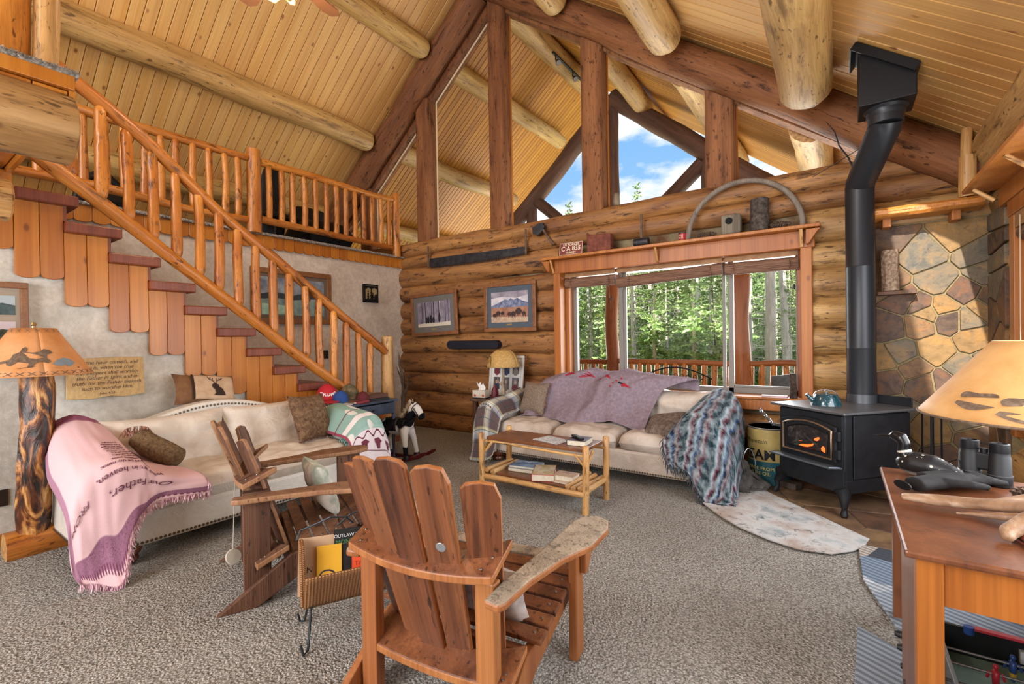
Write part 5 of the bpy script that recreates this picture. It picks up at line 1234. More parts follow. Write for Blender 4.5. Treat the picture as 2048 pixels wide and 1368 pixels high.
# big parchment lamp
m_parch = T('parchment', .6); c = m_parch.ramp(m_parch.noise(m_parch.co('Object', False), 5, 5, .65), [(.3, '#c08c50'), (.7, '#dcae74')]); m_parch.put(m_parch.b.inputs['Subsurface Weight'], .0); m_parch = m_parch.col(c)
m_print = plain('brown_print', '#5d4a3c', .8, c2='#7d6a58', sc=60)
lp = thing('table_lamp', 'large parchment-shade lamp printed with hoof tracks at the right edge', 'lamp', (.56, 2.24, .751))
put('base', MB().lathe([(.001, 0), (.085, .0), (.08, .03), (.03, .06), (.04, .15), (.045, .22), (.02, .32), (.012, .42), (.012, .6)], 24), lp, w_tread, auto=50)
def cone(r0, z0, r1, z1): return lambda u, v: ((r0+(r1-r0)*v)*cos(2*pi*u), (r0+(r1-r0)*v)*sin(2*pi*u), z0+(z1-z0)*v)
shd = put('lamp_shade', MB().grid(cone(.33, .415, .135, .665), 48, 6), lp, m_parch, smooth=True, solid=.003)
put('shade_rim', MB().tube([(.33*cos(a), .33*sin(a), .415) for a in [2*pi*k/40 for k in range(41)]], .004, 5), lp, m_print)
for a0, v0, s in ((-110, .2, 1.2), (-138, .26, .9), (-85, .3, 1.1)):
    for sg in (-1, 1):
        P = [(.06*s*cos(q), sg*(.018*s+.016*s*abs(sin(q)))+.004*sin(3*q)) for q in [pi*k/10 for k in range(11)]]
        P += [(x*.9, sg*.008*s) for x, y in P[::-1][:3]]
        b = MB(); pts = []
        for x, y in P:
            v = v0+y/.3*1.; r = .33-.195*v+.0045; pts.append((r*cos(radians(a0)+x/.27), r*sin(radians(a0)+x/.27), .415+.25*v))
        put('hoof_print', b.add(pts, [tuple(range(len(pts)))]), shd, m_print)
def remesh(o, vs, sm=6):
    m = o.modifiers.new('r', 'REMESH'); m.mode = 'VOXEL'; m.voxel_size = vs; m.use_smooth_shade = True
    m = o.modifiers.new('s', 'SMOOTH'); m.factor = .6; m.iterations = sm; return o
# moose antler
t = T('antler_bone', .5); co = t.co('Object', False); c = t.ramp(t.noise(t.map(co, (1, 1, 1)), 9, 5, .6, .8), [(.3, '#6d4f38'), (.55, '#9a7a5e'), (.75, '#c9b7a2')]); t.bump(t.noise(co, 22, 4), .3, .006); m_ant = t.col(c)
an = thing('shed_antler', 'brown shed antler with thick tines lying across the front of the side table', 'antler', (.45, 2.4, .752))
b = MB()
b.tube([(-.25, .06, .03), (-.15, .06, .035), (-.02, .05, .045), (.12, .05, .06), (.26, .06, .085), (.5, .12, .12)], [.022, .036, .036, .042, .06, .07], 12, flat=.6)
b.tube([(-.02, .05, .045), (.12, .10, .07), (.28, .18, .10), (.48, .25, .13)], [.02, .045, .06, .06], 12, flat=.45)
b.tube([(.30, .05, .075), (.20, -.02, .062), (.08, -.02, .035), (-.10, .0, .012)], [.034, .028, .020, .006], 10)
b.tube([(.32, .06, .09), (.17, -.04, .085), (.06, -.14, .06), (.00, -.20, .03), (-.005, -.225, .014)], [.036, .036, .030, .026, .016], 12)
b.tube([(.0, -.2, .03), (.05, -.16, .05)], [.02, .02], 8)
remesh(put('antler', b, an, m_ant, smooth=True), .008, 4)
# gloves
gv = thing('work_glove', 'black work gloves with an open cuff lying on the side table', 'glove', (.34, 2.74, .752), .35)
m_glove = plain('black_glove', '#141314', .85, c2='#262425', sc=14, bump=.3); b = MB()
b.tube([(-.10, -.04, .035), (0, 0, .04), (.10, .03, .045), (.16, .04, .045)], [.05, .05, .052, .04], 14, flat=.6)
for k in range(4): b.tube([(.13, .0+k*.024, .045), (.2, .0+k*.03, .055), (.26, .01+k*.034, .045-.004*k)], [.017, .016, .012], 8)
b.tube([(.02, -.03, .05), (.10, -.06, .05), (.16, -.055, .04)], [.02, .018, .013], 8)
b.tube([(.0, .10, .03), (.12, .13, .035), (.2, .14, .03)], [.04, .045, .03], 12, flat=.6)
for k in range(3): b.tube([(.18, .11+k*.03, .03), (.27, .12+k*.035, .035)], [.016, .011], 8)
remesh(put('glove', b, gv, m_glove, smooth=True), .007, 3); put('cuff_lining', MB().tube([(-.155, -.065, .035), (-.15, -.063, .036)], .04, 16, flat=.5), gv, m_black)
# loon decoy
ln = thing('loon_decoy', 'black and white spotted loon decoy on the far corner of the side table', 'decoy', (.33, 2.98, .752), radians(150))
t = T('loon_feathers', .4); co = t.co('Object', False); v_ = t.vor(co, 38); c = t.mix(t.ramp(v_, [(.18, 1.), (.26, 0.)]), '#1a1a1c', '#c9c4b4')
sp = t.N('SeparateXYZ', {0: co}); c = t.mix(t.ramp(sp.outputs[2], [(.0, 1.), (.025, 0.)]), c, '#cfc9be'); m_loon = t.col(c)
b = MB().tube([(-.15, 0, .05), (-.11, 0, .05), (-.04, 0, .055), (.04, 0, .055), (.09, 0, .05), (.115, 0, .055)], [.008, .03, .055, .058, .042, .015], 16)
remesh(put('body', b, ln, m_loon, smooth=True), .007, 3)
nk = MB().tube([(.07, 0, .07), (.085, 0, .11), (.082, 0, .145), (.095, 0, .17), (.125, 0, .178), (.15, 0, .170)], [.036, .027, .026, .030, .024, .008], 14)
remesh(put('head', nk, ln, plain('loon_head_black', '#121316', .25), smooth=True), .006, 3)
put('beak', MB().tube([(.145, 0, .172), (.18, 0, .168), (.215, 0, .163)], [.009, .006, .001], 8), ln, m_black, auto=60); put('throat_band', MB().tube([(.080, 0, .102), (.083, 0, .112)], .0295, 14), ln, plain('white_band', '#c9c4ba', .6))
# binoculars
bi = thing('binoculars', 'black binoculars standing upright on the side table', 'binoculars', (.54, 3.0, .752), radians(-30))
m_rub = plain('black_rubber', '#141518', .55)
for s in (-1, 1):
    put('barrel', MB().lathe([(.040, 0), (.042, .004), (.042, .05), (.039, .055), (.037, .13), (.034, .135), (.034, .15)], 24, (s*.052, 0, 0)), bi, m_rub, auto=40)
    put('eyecup', MB().lathe([(.033, .15), (.034, .155), (.034, .19), (.028, .192), (.026, .180), (.001, .178)], 24, (s*.052, 0, 0)), bi, m_black, auto=40)
    put('metal_ring', MB().lathe([(.0432, .048), (.0432, .052)], 24, (s*.052, 0, 0)), bi, plain('ring_grey', '#8c8f93', .3, .8))
put('bridge', MB().bx(-.03, .03, -.02, .02, .06, .14), bi, m_rub, bev=.01); put('focus_wheel', MB().lathe([(.014, .135), (.014, .16)], 16), bi, m_black)
put('strap', MB().tube([(-.09, -.02, .09), (-.14, -.03, .06), (-.19, -.05, .02), (-.24, -.08, .004)], .006, 6, flat=.5), bi, m_black)
# pine cone helper
def pinecone(label, loc, L, r, mat, axis=(1, 0, 0), cat='pine cone', group=None):
    rs = random.Random(5); p_ = thing('pine_cone', label, cat, loc, group=group); b = MB(); mx = zmx((0, 0, r), V((0, 0, r))+V(axis)*L)
    for k in range(90):
        f = k/90; a = k*2.399; rr = r*sin(pi*(.1+.85*f))**.7
        p = V((cos(a)*rr*.4, sin(a)*rr*.4, f*L)); q = V((cos(a)*rr, sin(a)*rr, f*L-.008)); w = V((-sin(a), cos(a), 0))*r*.22
        b.add([mx @ v for v in (p-w*.5, p+w*.5, q+w+V((0, 0, .006)), q-w+V((0, 0, .006)), q-V((0, 0, .006)))], [(0, 1, 2, 3), (0, 4, 1), (1, 4, 2), (2, 4, 3), (3, 4, 0)])
    put('core', MB().tube([mx @ V((0, 0, 0)), mx @ V((0, 0, L*.95))], r*.35, 8), p_, mat); tag(put('scales', b, p_, mat), kind='stuff'); return p_
m_cone = plain('cone_scales', '#3a2a22', .8, c2='#6d5848', sc=40)
pinecone('long dark pine cone lying behind the antler on the side table', (.58, 2.74, .752), .17, .035, m_cone, (.95, .1, 0))
tr = thing('black_tray', 'black round tray partly under the antler on the side table', 'tray', (.66, 2.24, .752))
put('plate', MB().lathe([(.001, .003), (.17, .004), (.185, .014), (.19, .013), (.175, .0), (.001, .0)], 40), tr, plain('tray_gloss', '#101116', .2), auto=40)
# tabletop football game under the table
fs = thing('table_football', 'small table football game on the rug under the side table', 'game', (.66, 2.52, .014))
m_gf = plain('game_black', '#15161a', .4); m_field = plain('game_field', '#7d9c90', .5)
put('side_rail', MB().bx(-.32, -.305, -.30, .28, 0, .12), fs, plain('game_grey_rail', '#8f9799', .4), bev=.003)
put('end_wall', MB().bx(-.32, .32, .27, .285, 0, .14), fs, m_gf); put('end_wall', MB().bx(-.32, .32, -.30, -.285, 0, .12), fs, m_gf); put('side_rail', MB().bx(.305, .32, -.3, .28, 0, .12), fs, m_gf)
put('red_trim', MB().bx(-.2, .32, .262, .29, .14, .15), fs, plain('game_red', '#c23a48', .4)); put('corner_cap', MB().lathe([(.018, .12), (.018, .152)], 12, (-.21, .27, 0)), fs, plain('game_blue', '#2b4f9c', .4))
put('field', MB().bx(-.305, .305, -.285, .27, .015, .02), fs, m_field); put('goal', MB().bx(-.06, .16, .245, .268, .06, .11), fs, plain('goal_white', '#b9bcbd', .4))
put('ball', MB().lathe([(.001, 0)]+[(.022*sin(pi*k/8), .022-.022*cos(pi*k/8)) for k in range(1, 8)]+[(.001, .044)], 14, (.08, .23, .02)), fs, plain('game_ball', '#a58a6a', .5, c2='#5d4a3a', sc=60), smooth=True)
for y, colr, col2, xs in ((.16, '#26437e', '#c9a637', (-.10, .10)), (.05, '#a82734', '#a82734', (-.17, .02, .2)), (-.09, '#a82734', '#d9d9d9', (-.05, .14)), (-.2, '#26437e', '#c9a637', (-.1, .1))):
    rd = put('rod', MB().tube([(-.40, y, .09), (.40, y, .09)], .005, 8), fs, plain('rod_steel', '#77797c', .3, .9)); put('handle', MB().tube([(-.47, y, .09), (-.455, y, .09), (-.38, y, .09), (-.36, y, .09)], [.010, .016, .014, .008], 10), rd, m_rub, auto=60)
    ma_, mb_ = plain('shirt', colr, .4), plain('shorts', col2, .4)
    for x in xs:
        put('player', MB().tube([(x, y, .025), (x, y, .055), (x, y, .06), (x, y, .10), (x, y, .108)], [.010, .011, .016, .018, .008], 8, flat=.7).lathe([(.001, .108), (.009, .113), (.010, .12), (.007, .128), (.001, .131)], 8, (x, y, 0)).tube([(x-.018, y, .095), (x-.026, y, .07)], .005, 5).tube([(x+.018, y, .095), (x+.026, y, .07)], .005, 5), rd, ma_, auto=60)
        put('shorts', MB().tube([(x, y, .04), (x, y, .06)], [.0125, .0165], 8, flat=.72), rd, mb_)

# ================================================================ LEFT FLOOR LAMP, SIGN, PICTURES
t = T('knotty_log', .4, spec=.5); co = t.co('Object'); n1 = t.noise(t.map(co, (1, 1, .3)), 11, 4, .6, 1.2); c = t.ramp(n1, [(.4, '#1d0f0a'), (.48, '#5d3016'), (.56, '#b0763c'), (.66, '#d9b06c')]); t.bump(n1, .9, .015); w_knot = t.col(c)
fl_ = thing('floor_lamp', 'floor lamp with a gnarled log post and parchment shade showing running horses', 'lamp', (-4.68, .775, 0))
log('base_log', fl_, (.0, -.17, .055), (.0, .30, .055), .11, .11, [w_bal, w_end], n=18, flat=1.)
log('post', fl_, (0, .0, .12), (-.0, .03, 1.30), .088, .088, [w_knot, w_end], n=20, wob=.09, rnd=.28, step=.06)
m_p2 = T('parchment_orange', .6); c = m_p2.ramp(m_p2.noise(m_p2.co('Object', False), 4, 5, .65), [(.3, '#c07a38'), (.7, '#dba271')]); m_p2 = m_p2.col(c)
sh2 = put('lamp_shade', MB().grid(cone(.315, 1.245, .115, 1.575), 48, 6), fl_, m_p2, smooth=True, solid=.003)
put('finial', MB().lathe([(.012, 1.56), (.01, 1.59), (.016, 1.60), (.012, 1.615), (.001, 1.62)], 12), fl_, plain('brass', '#c9b27a', .3, .9))
def onshade(r0, r1, z0, z1, a0, off=.004):
    def g(x, y):
        v = y/(z1-z0); r = r0+(r1-r0)*v; rr = r+off; a = a0+x/((r0+r1)/2); return (rr*cos(a), rr*sin(a), z0+y)
    return g
g = onshade(.315, .115, 1.245, 1.575, radians(-12))
b = MB()
def strip(p, q, w, mi=0):
    d = V((q[0]-p[0], q[1]-p[1], 0)).normalized(); n = V((-d.y, d.x, 0))*w/2
    b.add([g(*(V((r[0], r[1], 0))+n*s).to_2d()) for r, s in ((p, 1), (p, -1), (q, -1), (q, 1))], [(0, 1, 2, 3)])
for k in range(34):
    x = -.6+k*.04*(1); strip((x-.014, .008), (x+.014, .032), .003); strip((x-.014, .032), (x+.014, .008), .003)
for k in range(16):
    x = -.6+k*.08; strip((x-.02, .30), (x+.02, .322), .003); strip((x-.02, .322), (x+.02, .30), .003)
put('lacing', b, sh2, m_print)
hrs = [(-.17, .085), (-.12, .10), (-.08, .12), (-.075, .15), (-.05, .165), (-.045, .19), (-.03, .2), (-.02, .185), (-.025, .165), (.0, .16), (.03, .165), (.05, .185), (.075, .175), (.085, .155), (.06, .145), (.055, .12), (.07, .10), (.055, .085), (.03, .10), (.01, .085), (.0, .06), (-.015, .06), (-.01, .09), (-.05, .10), (-.07, .075), (-.085, .08), (-.09, .095), (-.12, .085)]
b = MB().add([g(x*1.15, y) for x, y in hrs], [tuple(range(len(hrs)))]); bf = [(.07, .08), (.09, .105), (.12, .12), (.15, .11), (.17, .085), (.15, .07), (.13, .055), (.12, .07), (.09, .065)]
b.add([g(x*1.15, y) for x, y in bf], [tuple(range(len(bf)))], 1); b.add([g(x, y) for x, y in ((-.25, .06), (-.05, .055), (.1, .05), (.2, .045), (.2, .052), (0, .068), (-.2, .072))], [tuple(range(7))])
put('horse_print', b, sh2, [m_print, plain('blue_grey_print', '#7f8d97', .8)])
# verse plaque on the stucco
m_plq = wood('plaque_wood', '#c9a46a', '#ddbf88', '#8f6a3a', (1, .15, 1), 5, .2, 0, .5, .05, .98, 1.02)
pq = thing('verse_plaque', 'pale wooden plaque engraved with a Bible verse behind the floor lamp', 'sign', (-5.005, 1.25, 1.175))
PQ = [(-.25, -.155), (-.1, -.165), (.02, -.15), (.12, -.165), (.255, -.15), (.25, .165), (.1, .17), (-.05, .168), (-.25, .165)]
put('board', MB().prism(PQ, 0, .022, lambda y, z, x: (x, y, z)), pq, m_plq, bev=.003)
F = frame((.0235, 0, 0), (0, 1, 0), (0, 0, 1))
text('engraving', 'But the hour cometh, and\nnow is, when the true\nworshippers shall worship\nthe Father in spirit and in\ntruth: for the Father seeketh\nsuch to worship Him.', .042, m_print, pq, F @ M.Translation((0.005, .025, 0)), .0004, shear=.25, spacing=1.0, sx=.92)
text('engraving', '-John 4:23-', .026, m_print, pq, F @ M.Translation((.0, -.125, 0)), .0004, shear=.1)
class Pic:
    def __init__(s, label, o, x, y, w, h, fw, mf, mm, pad, cat='picture', th=.03, name='framed_picture', glass=False):
        s.t = thing(name, label, cat, o); s.F = frame((0, 0, 0), x, y); s.w, s.h = w, h
        for (x0, x1, y0, y1) in ((-w/2, w/2, h/2-fw, h/2), (-w/2, w/2, -h/2, -h/2+fw), (-w/2, -w/2+fw, -h/2+fw, h/2-fw), (w/2-fw, w/2, -h/2+fw, h/2-fw)):
            put('frame_side', MB().bx(x0, x1, y0, y1, 0, th), s.t, mf, mx=s.F, bev=.006, seg=2)
        put('mat_board', MB().bx(-w/2+fw*.8, w/2-fw*.8, -h/2+fw*.8, h/2-fw*.8, 0, th*.5), s.t, mm, mx=s.F); s.z = th*.5+.001; s.k = 0
        s.pw, s.ph = w-2*fw-2*pad, h-2*fw-2*pad
    def print(s, shapes, name='print', cx=0, cy=0, pw=None, ph=None):
        pw, ph = pw or s.pw, ph or s.ph; b = MB(); ms = []; z = s.z
        for i, (P, m) in enumerate(shapes):
            b.add([(cx+(x-.5)*pw, cy+(y-.5)*ph, z+i*.0004) for x, y in P], [tuple(range(len(P)))], i); ms.append(m)
        return put(name, b, s.t, ms, mx=s.F)
def cc(c, c2=None, sc=20): return plain('picture_ink_or_glare', c, .5, c2=c2, sc=sc)
SQ = [(0, 0), (1, 0), (1, 1), (0, 1)]
def blob(x, y, w, h, n=12, j=.15, s=0): return [(x+w/2*cos(2*pi*k/n)*(1+j*NZ.noise(V((k, s, 1)))), y+h/2*sin(2*pi*k/n)*(1+j*NZ.noise(V((k, s, 5))))) for k in range(n)]
w_frm = wood('picture_frame_wood', '#7a4e30', '#94643f', '#3d2415', (1, 1, .1), 7, 0, .2, .4, .1, .95, 1.05)
m_gm = plain('grey_mat', '#66635f', .8); m_bm = plain('blue_grey_mat', '#4b5560', .8); m_plt = plain('brass_plate', '#b09a68', .35, .6)
# birch wood picture, hung slightly crooked
p = Pic('framed picture of riders among snowy birches, hung slightly crooked, left of the pair', (-5.35, 5.47, 1.865), (1, 0, .035), (-.035, 0, 1), 1.02, .70, .06, w_frm, m_gm, .09)
S = [(SQ, cc('#6d6676', '#8f8796', 9)), ([(0, 0), (1, 0), (1, .16), (.6, .13), (.3, .17), (0, .12)], cc('#c9bfae'))]
rs = random.Random(8)
for k in range(16): x = rs.random()*.95; w = rs.uniform(.008, .025); S.append(([(x, .14), (x+w, .14), (x+w*.8, 1), (x, 1)], cc(rs.choice(['#a9a1a6', '#3c3742', '#cfc8c8', '#4a4452']))))
for x, h in ((.34, .3), (.42, .34), (.68, .4), (.28, .26), (.5, .26)): S.append((blob(x, .12+h/2, .07, h, s=x), cc('#221e28')))
p.print(S); put('name_plate', MB().bx(-.05, .05, -.26, -.235, .016, .02), p.t, m_plt, mx=p.F)
p = Pic('framed picture of grazing bison under blue mountains, right of the pair', (-3.86, 5.47, 1.90), (1, 0, 0), (0, 0, 1), .90, .70, .055, w_frm, m_bm, .075)
S = [(SQ, cc('#a9a8b4', '#d3cfd4', 6)), ([(0, .8), (.3, .84), (.7, .78), (1, .86), (1, 1), (0, 1)], cc('#77727f', '#a19caa', 8)), ([(0, .45), (0, .55), (.12, .6), (.25, .68), (.4, .76), (.48, .72), (.55, .79), (.62, .72), (.72, .78), (.85, .68), (1, .62), (1, .45)], cc('#3f4f74', '#8b93ac', 18)),
     ([(0, 0), (1, 0), (1, .5), (0, .48)], cc('#8a5c4a', '#a67c63', 14)), ([(0, 0), (1, 0), (1, .16), (0, .2)], cc('#a58f7a', '#c2ab92', 20))]
for x, y, s in ((.1, .2, .9), (.2, .26, 1), (.32, .27, .8), (.52, .22, 1), (.62, .22, 1.1), (.76, .28, 1.4), (.9, .24, .8)):
    S.append((blob(x, y+.05*s, .13*s, .14*s, s=x), cc('#2b2024', '#4a352f', 30))); S.append(([(x-.03, y), (x-.015, y), (x-.015, y-.07), (x-.03, y-.07)], cc('#2b2024'))); S.append(([(x+.03, y), (x+.045, y), (x+.045, y-.07), (x+.03, y-.07)], cc('#2b2024')))
p.print(S); put('name_plate', MB().bx(-.045, .045, -.262, -.24, .016, .02), p.t, m_plt, mx=p.F)
p = Pic('large framed lake print behind the stair balusters', (-6.19, 3.58, 2.065), (0, 1, 0), (0, 0, 1), 1.16, .74, .07, w_frm, plain('brown_mat', '#6d5d50', .8), .05)
p.print([(SQ, cc('#5d6a80', '#9aa3ad', 6)), ([(0, .4), (.2, .46), (.5, .42), (1, .5), (1, .6), (.8, .68), (.5, .55), (.2, .62), (0, .55)], cc('#2c3a44')), ([(0, 0), (1, 0), (1, .42), (0, .42)], cc('#5f7d86', '#86a39c', 10)), ([(.02, .02), (.38, .04), (.38, .26), (.02, .3)], cc('#8fc0b2', '#b7d9cb', 9)), (blob(.72, .5, .1, .3), cc('#4b3b34'))])  # pale quad paints a window reflection into the lake print
p = Pic('brown-framed panel of three landscape photos at the left edge', (-4.99, .60, 1.59), (0, 1, 0), (0, 0, 1), .40, .66, .045, w_frm, plain('taupe_mat', '#a09484', .8), .03)
for k, (cy, a, b2) in enumerate(((.16, '#4d6268', '#a9b7bd'), (-.03, '#6d6a55', '#c3b7bd'), (-.21, '#2f3438', '#8b8fa0'))):
    p.print([(SQ, cc(b2)), ([(0, 0), (1, 0), (1, .5), (.7, .62), (.4, .48), (.2, .6), (0, .5)], cc(a, '#2d3a34', 12))], 'photo', 0.02, cy, .22, .14)
# bear and pines wall light
wl_ = thing('wall_sconce', 'small black wall light with cut-out pines and a bear on the stucco', 'wall light', (-6.195, 4.87, 2.205))
F = frame((0, 0, 0), (0, 1, 0), (0, 0, 1))
put('panel', MB().bx(-.115, .115, -.125, .125, 0, .04), wl_, plain('sconce_mica', '#b59f6d', .5, c2='#8f8a70', sc=8), mx=F)
b = MB()
for a in ((-.135, .135, .125, .145), (-.135, .135, -.145, -.125), (-.135, -.115, -.145, .145), (.115, .135, -.145, .145)): b.bx(a[0], a[1], a[2], a[3], 0, .05)
put('frame', b, wl_, m_black, mx=F); b = MB()
for x, h in ((-.06, .16), (0, .20), (.03, .12)):
    for k in range(4): w = .035*(1-k*.2); z0 = -.1+h*k/4; b.add([(x-w, z0, .043), (x+w, z0, .043), (x, z0+h/3, .043)], [(0, 1, 2)])
b.add([(x, y, .044) for x, y in ((.05, -.12), (.12, -.12), (.118, -.03), (.10, .0), (.075, -.01), (.055, -.05))], [tuple(range(6))]); b.add([(x, y, .0435) for x, y in ((-.12, -.125), (.12, -.125), (.12, -.10), (-.12, -.09))], [(0, 1, 2, 3)]); b.add([(x, y, .0435) for x, y in ((-.12, .06), (-.05, .09), (0, .07), (.06, .095), (.12, .07), (.12, .12), (-.12, .12))], [tuple(range(7))])
put('silhouette', b, wl_, m_black, mx=F)
q = put('light_switch', MB().bx(0, .012, -.04, .04, -.06, .06), None, plain('switch_brown', '#2a211c', .4), loc=(-6.2, 4.07, 1.256), bev=.003); tag(q, 'dark switch plate on the stucco between stair balusters', 'switch')
q = put('wall_outlet', MB().bx(0, .012, -.04, .04, -.06, .06), None, plain('outlet_brown', '#2a211c', .4), loc=(-5.018, .635, .345), bev=.003); tag(q, 'dark outlet plate low at the left edge beside the floor lamp', 'outlet')
sb = put('soundbar', MB().prism([(.435*s*1.0+.065*cos(a)*1., .065*sin(a)) for s, r0 in ((1, -90), (-1, 90)) for a in [radians(r0+k*18) for k in range(11)]], -.05, .05, lambda x, z, y: (x, y, z)), None, plain('navy_black_fabric', '#0d1020', .7), loc=(-4.53, 5.45, 1.365), bev=.01, seg=2); tag(sb, 'long rounded dark speaker bar on the log wall under the pictures', 'speaker')

# ================================================================ TOOLS ON THE LOG WALL
m_rust = plain('dark_tool_steel', '#23252b', .5, .5, c2='#3d3c40', sc=9); m_wt = plain('old_tool_wood', '#4b3a30', .8, c2='#6d5848', sc=30)
sw_ = thing('crosscut_saw', 'long two-man crosscut saw with a toothed black blade on the log wall', 'saw', (-4.49, 5.46, 2.70))
P = [(-.93, -.06), (-.93, .06), (-.4, .052), (.4, .035), (.92, .025), (.92, -.05)]
n = 60
for k in range(n): x = .92-1.85*k/n; P += [(x, -.055-.03*(1-(x/1.1)**2)), (x-.010, -.085-.035*(1-(x/1.1)**2)), (x-.018, -.055-.03*(1-(x/1.1)**2))]
put('blade', MB().prism(P, -.004, .004, lambda x, z, y: (x, y, z)), sw_, m_rust)
for x, z1 in ((-.945, .26), (.94, .26)): put('handle', MB().tube([(x, -.02, -.09), (x, -.02, z1)], [.016, .013], 8), sw_, m_wt)
ax = thing('axe', 'old axe hanging head-up on the log wall right of the saw', 'axe', (-3.30, 5.45, 2.90))
put('head', MB().prism([(-.13, -.02), (-.14, .06), (-.05, .10), (.03, .11), (.06, .05), (.03, -.0), (-.06, -.06)], -.02, .02, lambda x, z, y: (x, y, z)), ax, m_rust, bev=.004)
put('handle', MB().tube([(.0, .0, .06), (.08, .0, -.07), (.17, .0, -.19), (.2, 0, -.2)], [.016, .015, .018, .012], 8), ax, m_wt, auto=60)
lpz = thing('license_plate', 'dark red license plate with raised cream letters on the window shelf', 'license plate', (-2.83, 5.40, 2.512))
F = frame((0, 0, .085), (1, .05, 0), (.0, .18, 1)); m_prd = plain('plate_red', '#6d1f22', .45); m_pcr = plain('plate_cream', '#d9cfb5', .5)
put('plate', MB().bx(-.165, .165, -.085, .085, 0, .003), lpz, m_prd, mx=F, bev=.001)
for a in ((-.16, .16, .076, .080), (-.16, .16, -.080, -.076), (-.16, -.156, -.08, .08), (.156, .16, -.08, .08)): put('border', MB().bx(*a, .003, .005), lpz, m_pcr, mx=F)
text('lettering', 'US FORCES', .045, m_pcr, lpz, F @ M.Translation((0, .053, .004)), .001, bold=.0006); text('lettering', 'C·A 835', .085, m_pcr, lpz, F @ M.Translation((0, .0, .004)), .001, bold=.001, sx=.95); text('lettering', 'TURKEY', .04, m_pcr, lpz, F @ M.Translation((0, -.055, .004)), .001, bold=.0006)
gc = thing('fuel_can', 'rusty brown rectangular fuel can with spout on the window shelf', 'can', (-2.44, 5.43, 2.512))
m_ru = plain('rust', '#5a2e24', .8, c2='#7a4333', sc=18); put('body', MB().bx(-.16, .16, -.05, .05, 0, .21), gc, m_ru, bev=.012); put('spout', MB().tube([(-.13, 0, .2), (-.175, 0, .25)], [.02, .016], 8), gc, m_ru); put('handle', MB().tube([(-.06+.06*(1-cos(a)), 0, .21+.04*sin(a)) for a in [pi*k/8 for k in range(9)]], .005, 5), gc, m_ru)
ml_ = thing('long_handled_mallet', 'dark mallet standing on its head with the handle up on the window shelf', 'mallet', (-1.91, 5.43, 2.512))
put('head', MB().tube([(-.085, 0, .05), (.085, 0, .05)], .05, 14), ml_, m_rust, auto=40); put('handle', MB().bx(-.013, .013, -.008, .008, .09, .38), ml_, m_wt, bev=.003)
rt = thing('red_tin', 'small red tin with cream lettering on the window shelf', 'tin', (-1.43, 5.42, 2.512))
put('body', MB().lathe([(.045, 0), (.045, .085)], 24), rt, plain('tin_red', '#a02028', .4), auto=40); text('lettering', 'TINS\nOLD', .028, m_pcr, rt, None, .0005, wrap=lambda x, y, z: ((.046+z)*cos(radians(-110)+x/.046), (.046+z)*sin(radians(-110)+x/.046), .045+y)); put('lid_rim', MB().lathe([(.047, .08), (.047, .09), (.001, .088)], 24), rt, m_pipe)
wa = thing('wagon_rim_arch', 'grey wooden wagon-wheel rim half circle standing on the window shelf', 'wheel rim', (-.83, 5.42, 2.512))
put('rim', MB().tube([(-.545*cos(a), 0, .545*sin(a)) for a in [pi*k/28 for k in range(29)]], .036, 8, flat=.8), wa, wood('grey_rim_wood', '#6d6258', '#8b7f72', '#37302b', (1, 1, .2), 8, 0, .5, .8, .4, .97, 1.03), auto=60)
bh = thing('log_birdhouse', 'weathered grey log birdhouse with a round black hole on the window shelf', 'birdhouse', (-.93, 5.42, 2.512))
put('body', MB().bx(-.095, .095, -.05, .05, 0, .21), bh, wood('grey_birdhouse', '#5f5648', '#8a8070', '#2d2822', (1, 1, .1), 9, 0, .5, .8, .5, .97, 1.03), bev=.02, seg=2); put('entrance', MB().lathe([(.001, 0), (.036, 0), (.036, .004), (.001, .004)], 20), bh, plain('hole_black', '#0b0c10', .9), mx=frame((-.015, -.054, .14), (1, 0, 0), (0, 0, 1)))
bkl = thing('bark_log', 'tall dark chunk of bark-covered log on the window shelf', 'log', (-.66, 5.42, 2.512))
log('bark', bkl, (0, 0, 0), (0, 0, .33), .085, .08, [plain('dark_bark', '#2c2622', .9, c2='#574d45', sc=30, bump=.9), m_wt], n=20, rnd=.2, step=.03, wob=.03)
pinecone('dark pine cone lying left of the birdhouse on the window shelf', (-1.27, 5.40, 2.512), .2, .032, m_cone); pinecone('dark pine cone lying right of the bark log on the window shelf', (-.56, 5.40, 2.512), .18, .036, m_cone)
tw = thing('dry_twig', 'thin dry forked twig sticking up beside the stove pipe', 'twig', (.10, 5.35, 3.05))
put('stem', MB().tube([(.02, 0, -.1), (-.02, 0, .02), (-.09, 0, .15), (-.12, 0, .28), (-.19, 0, .40)], [.008, .008, .007, .005, .002], 6).tube([(.14, 0, .13), (.0, 0, .05), (-.3, 0, -.10)], [.002, .004, .003], 5), tw, m_rust)
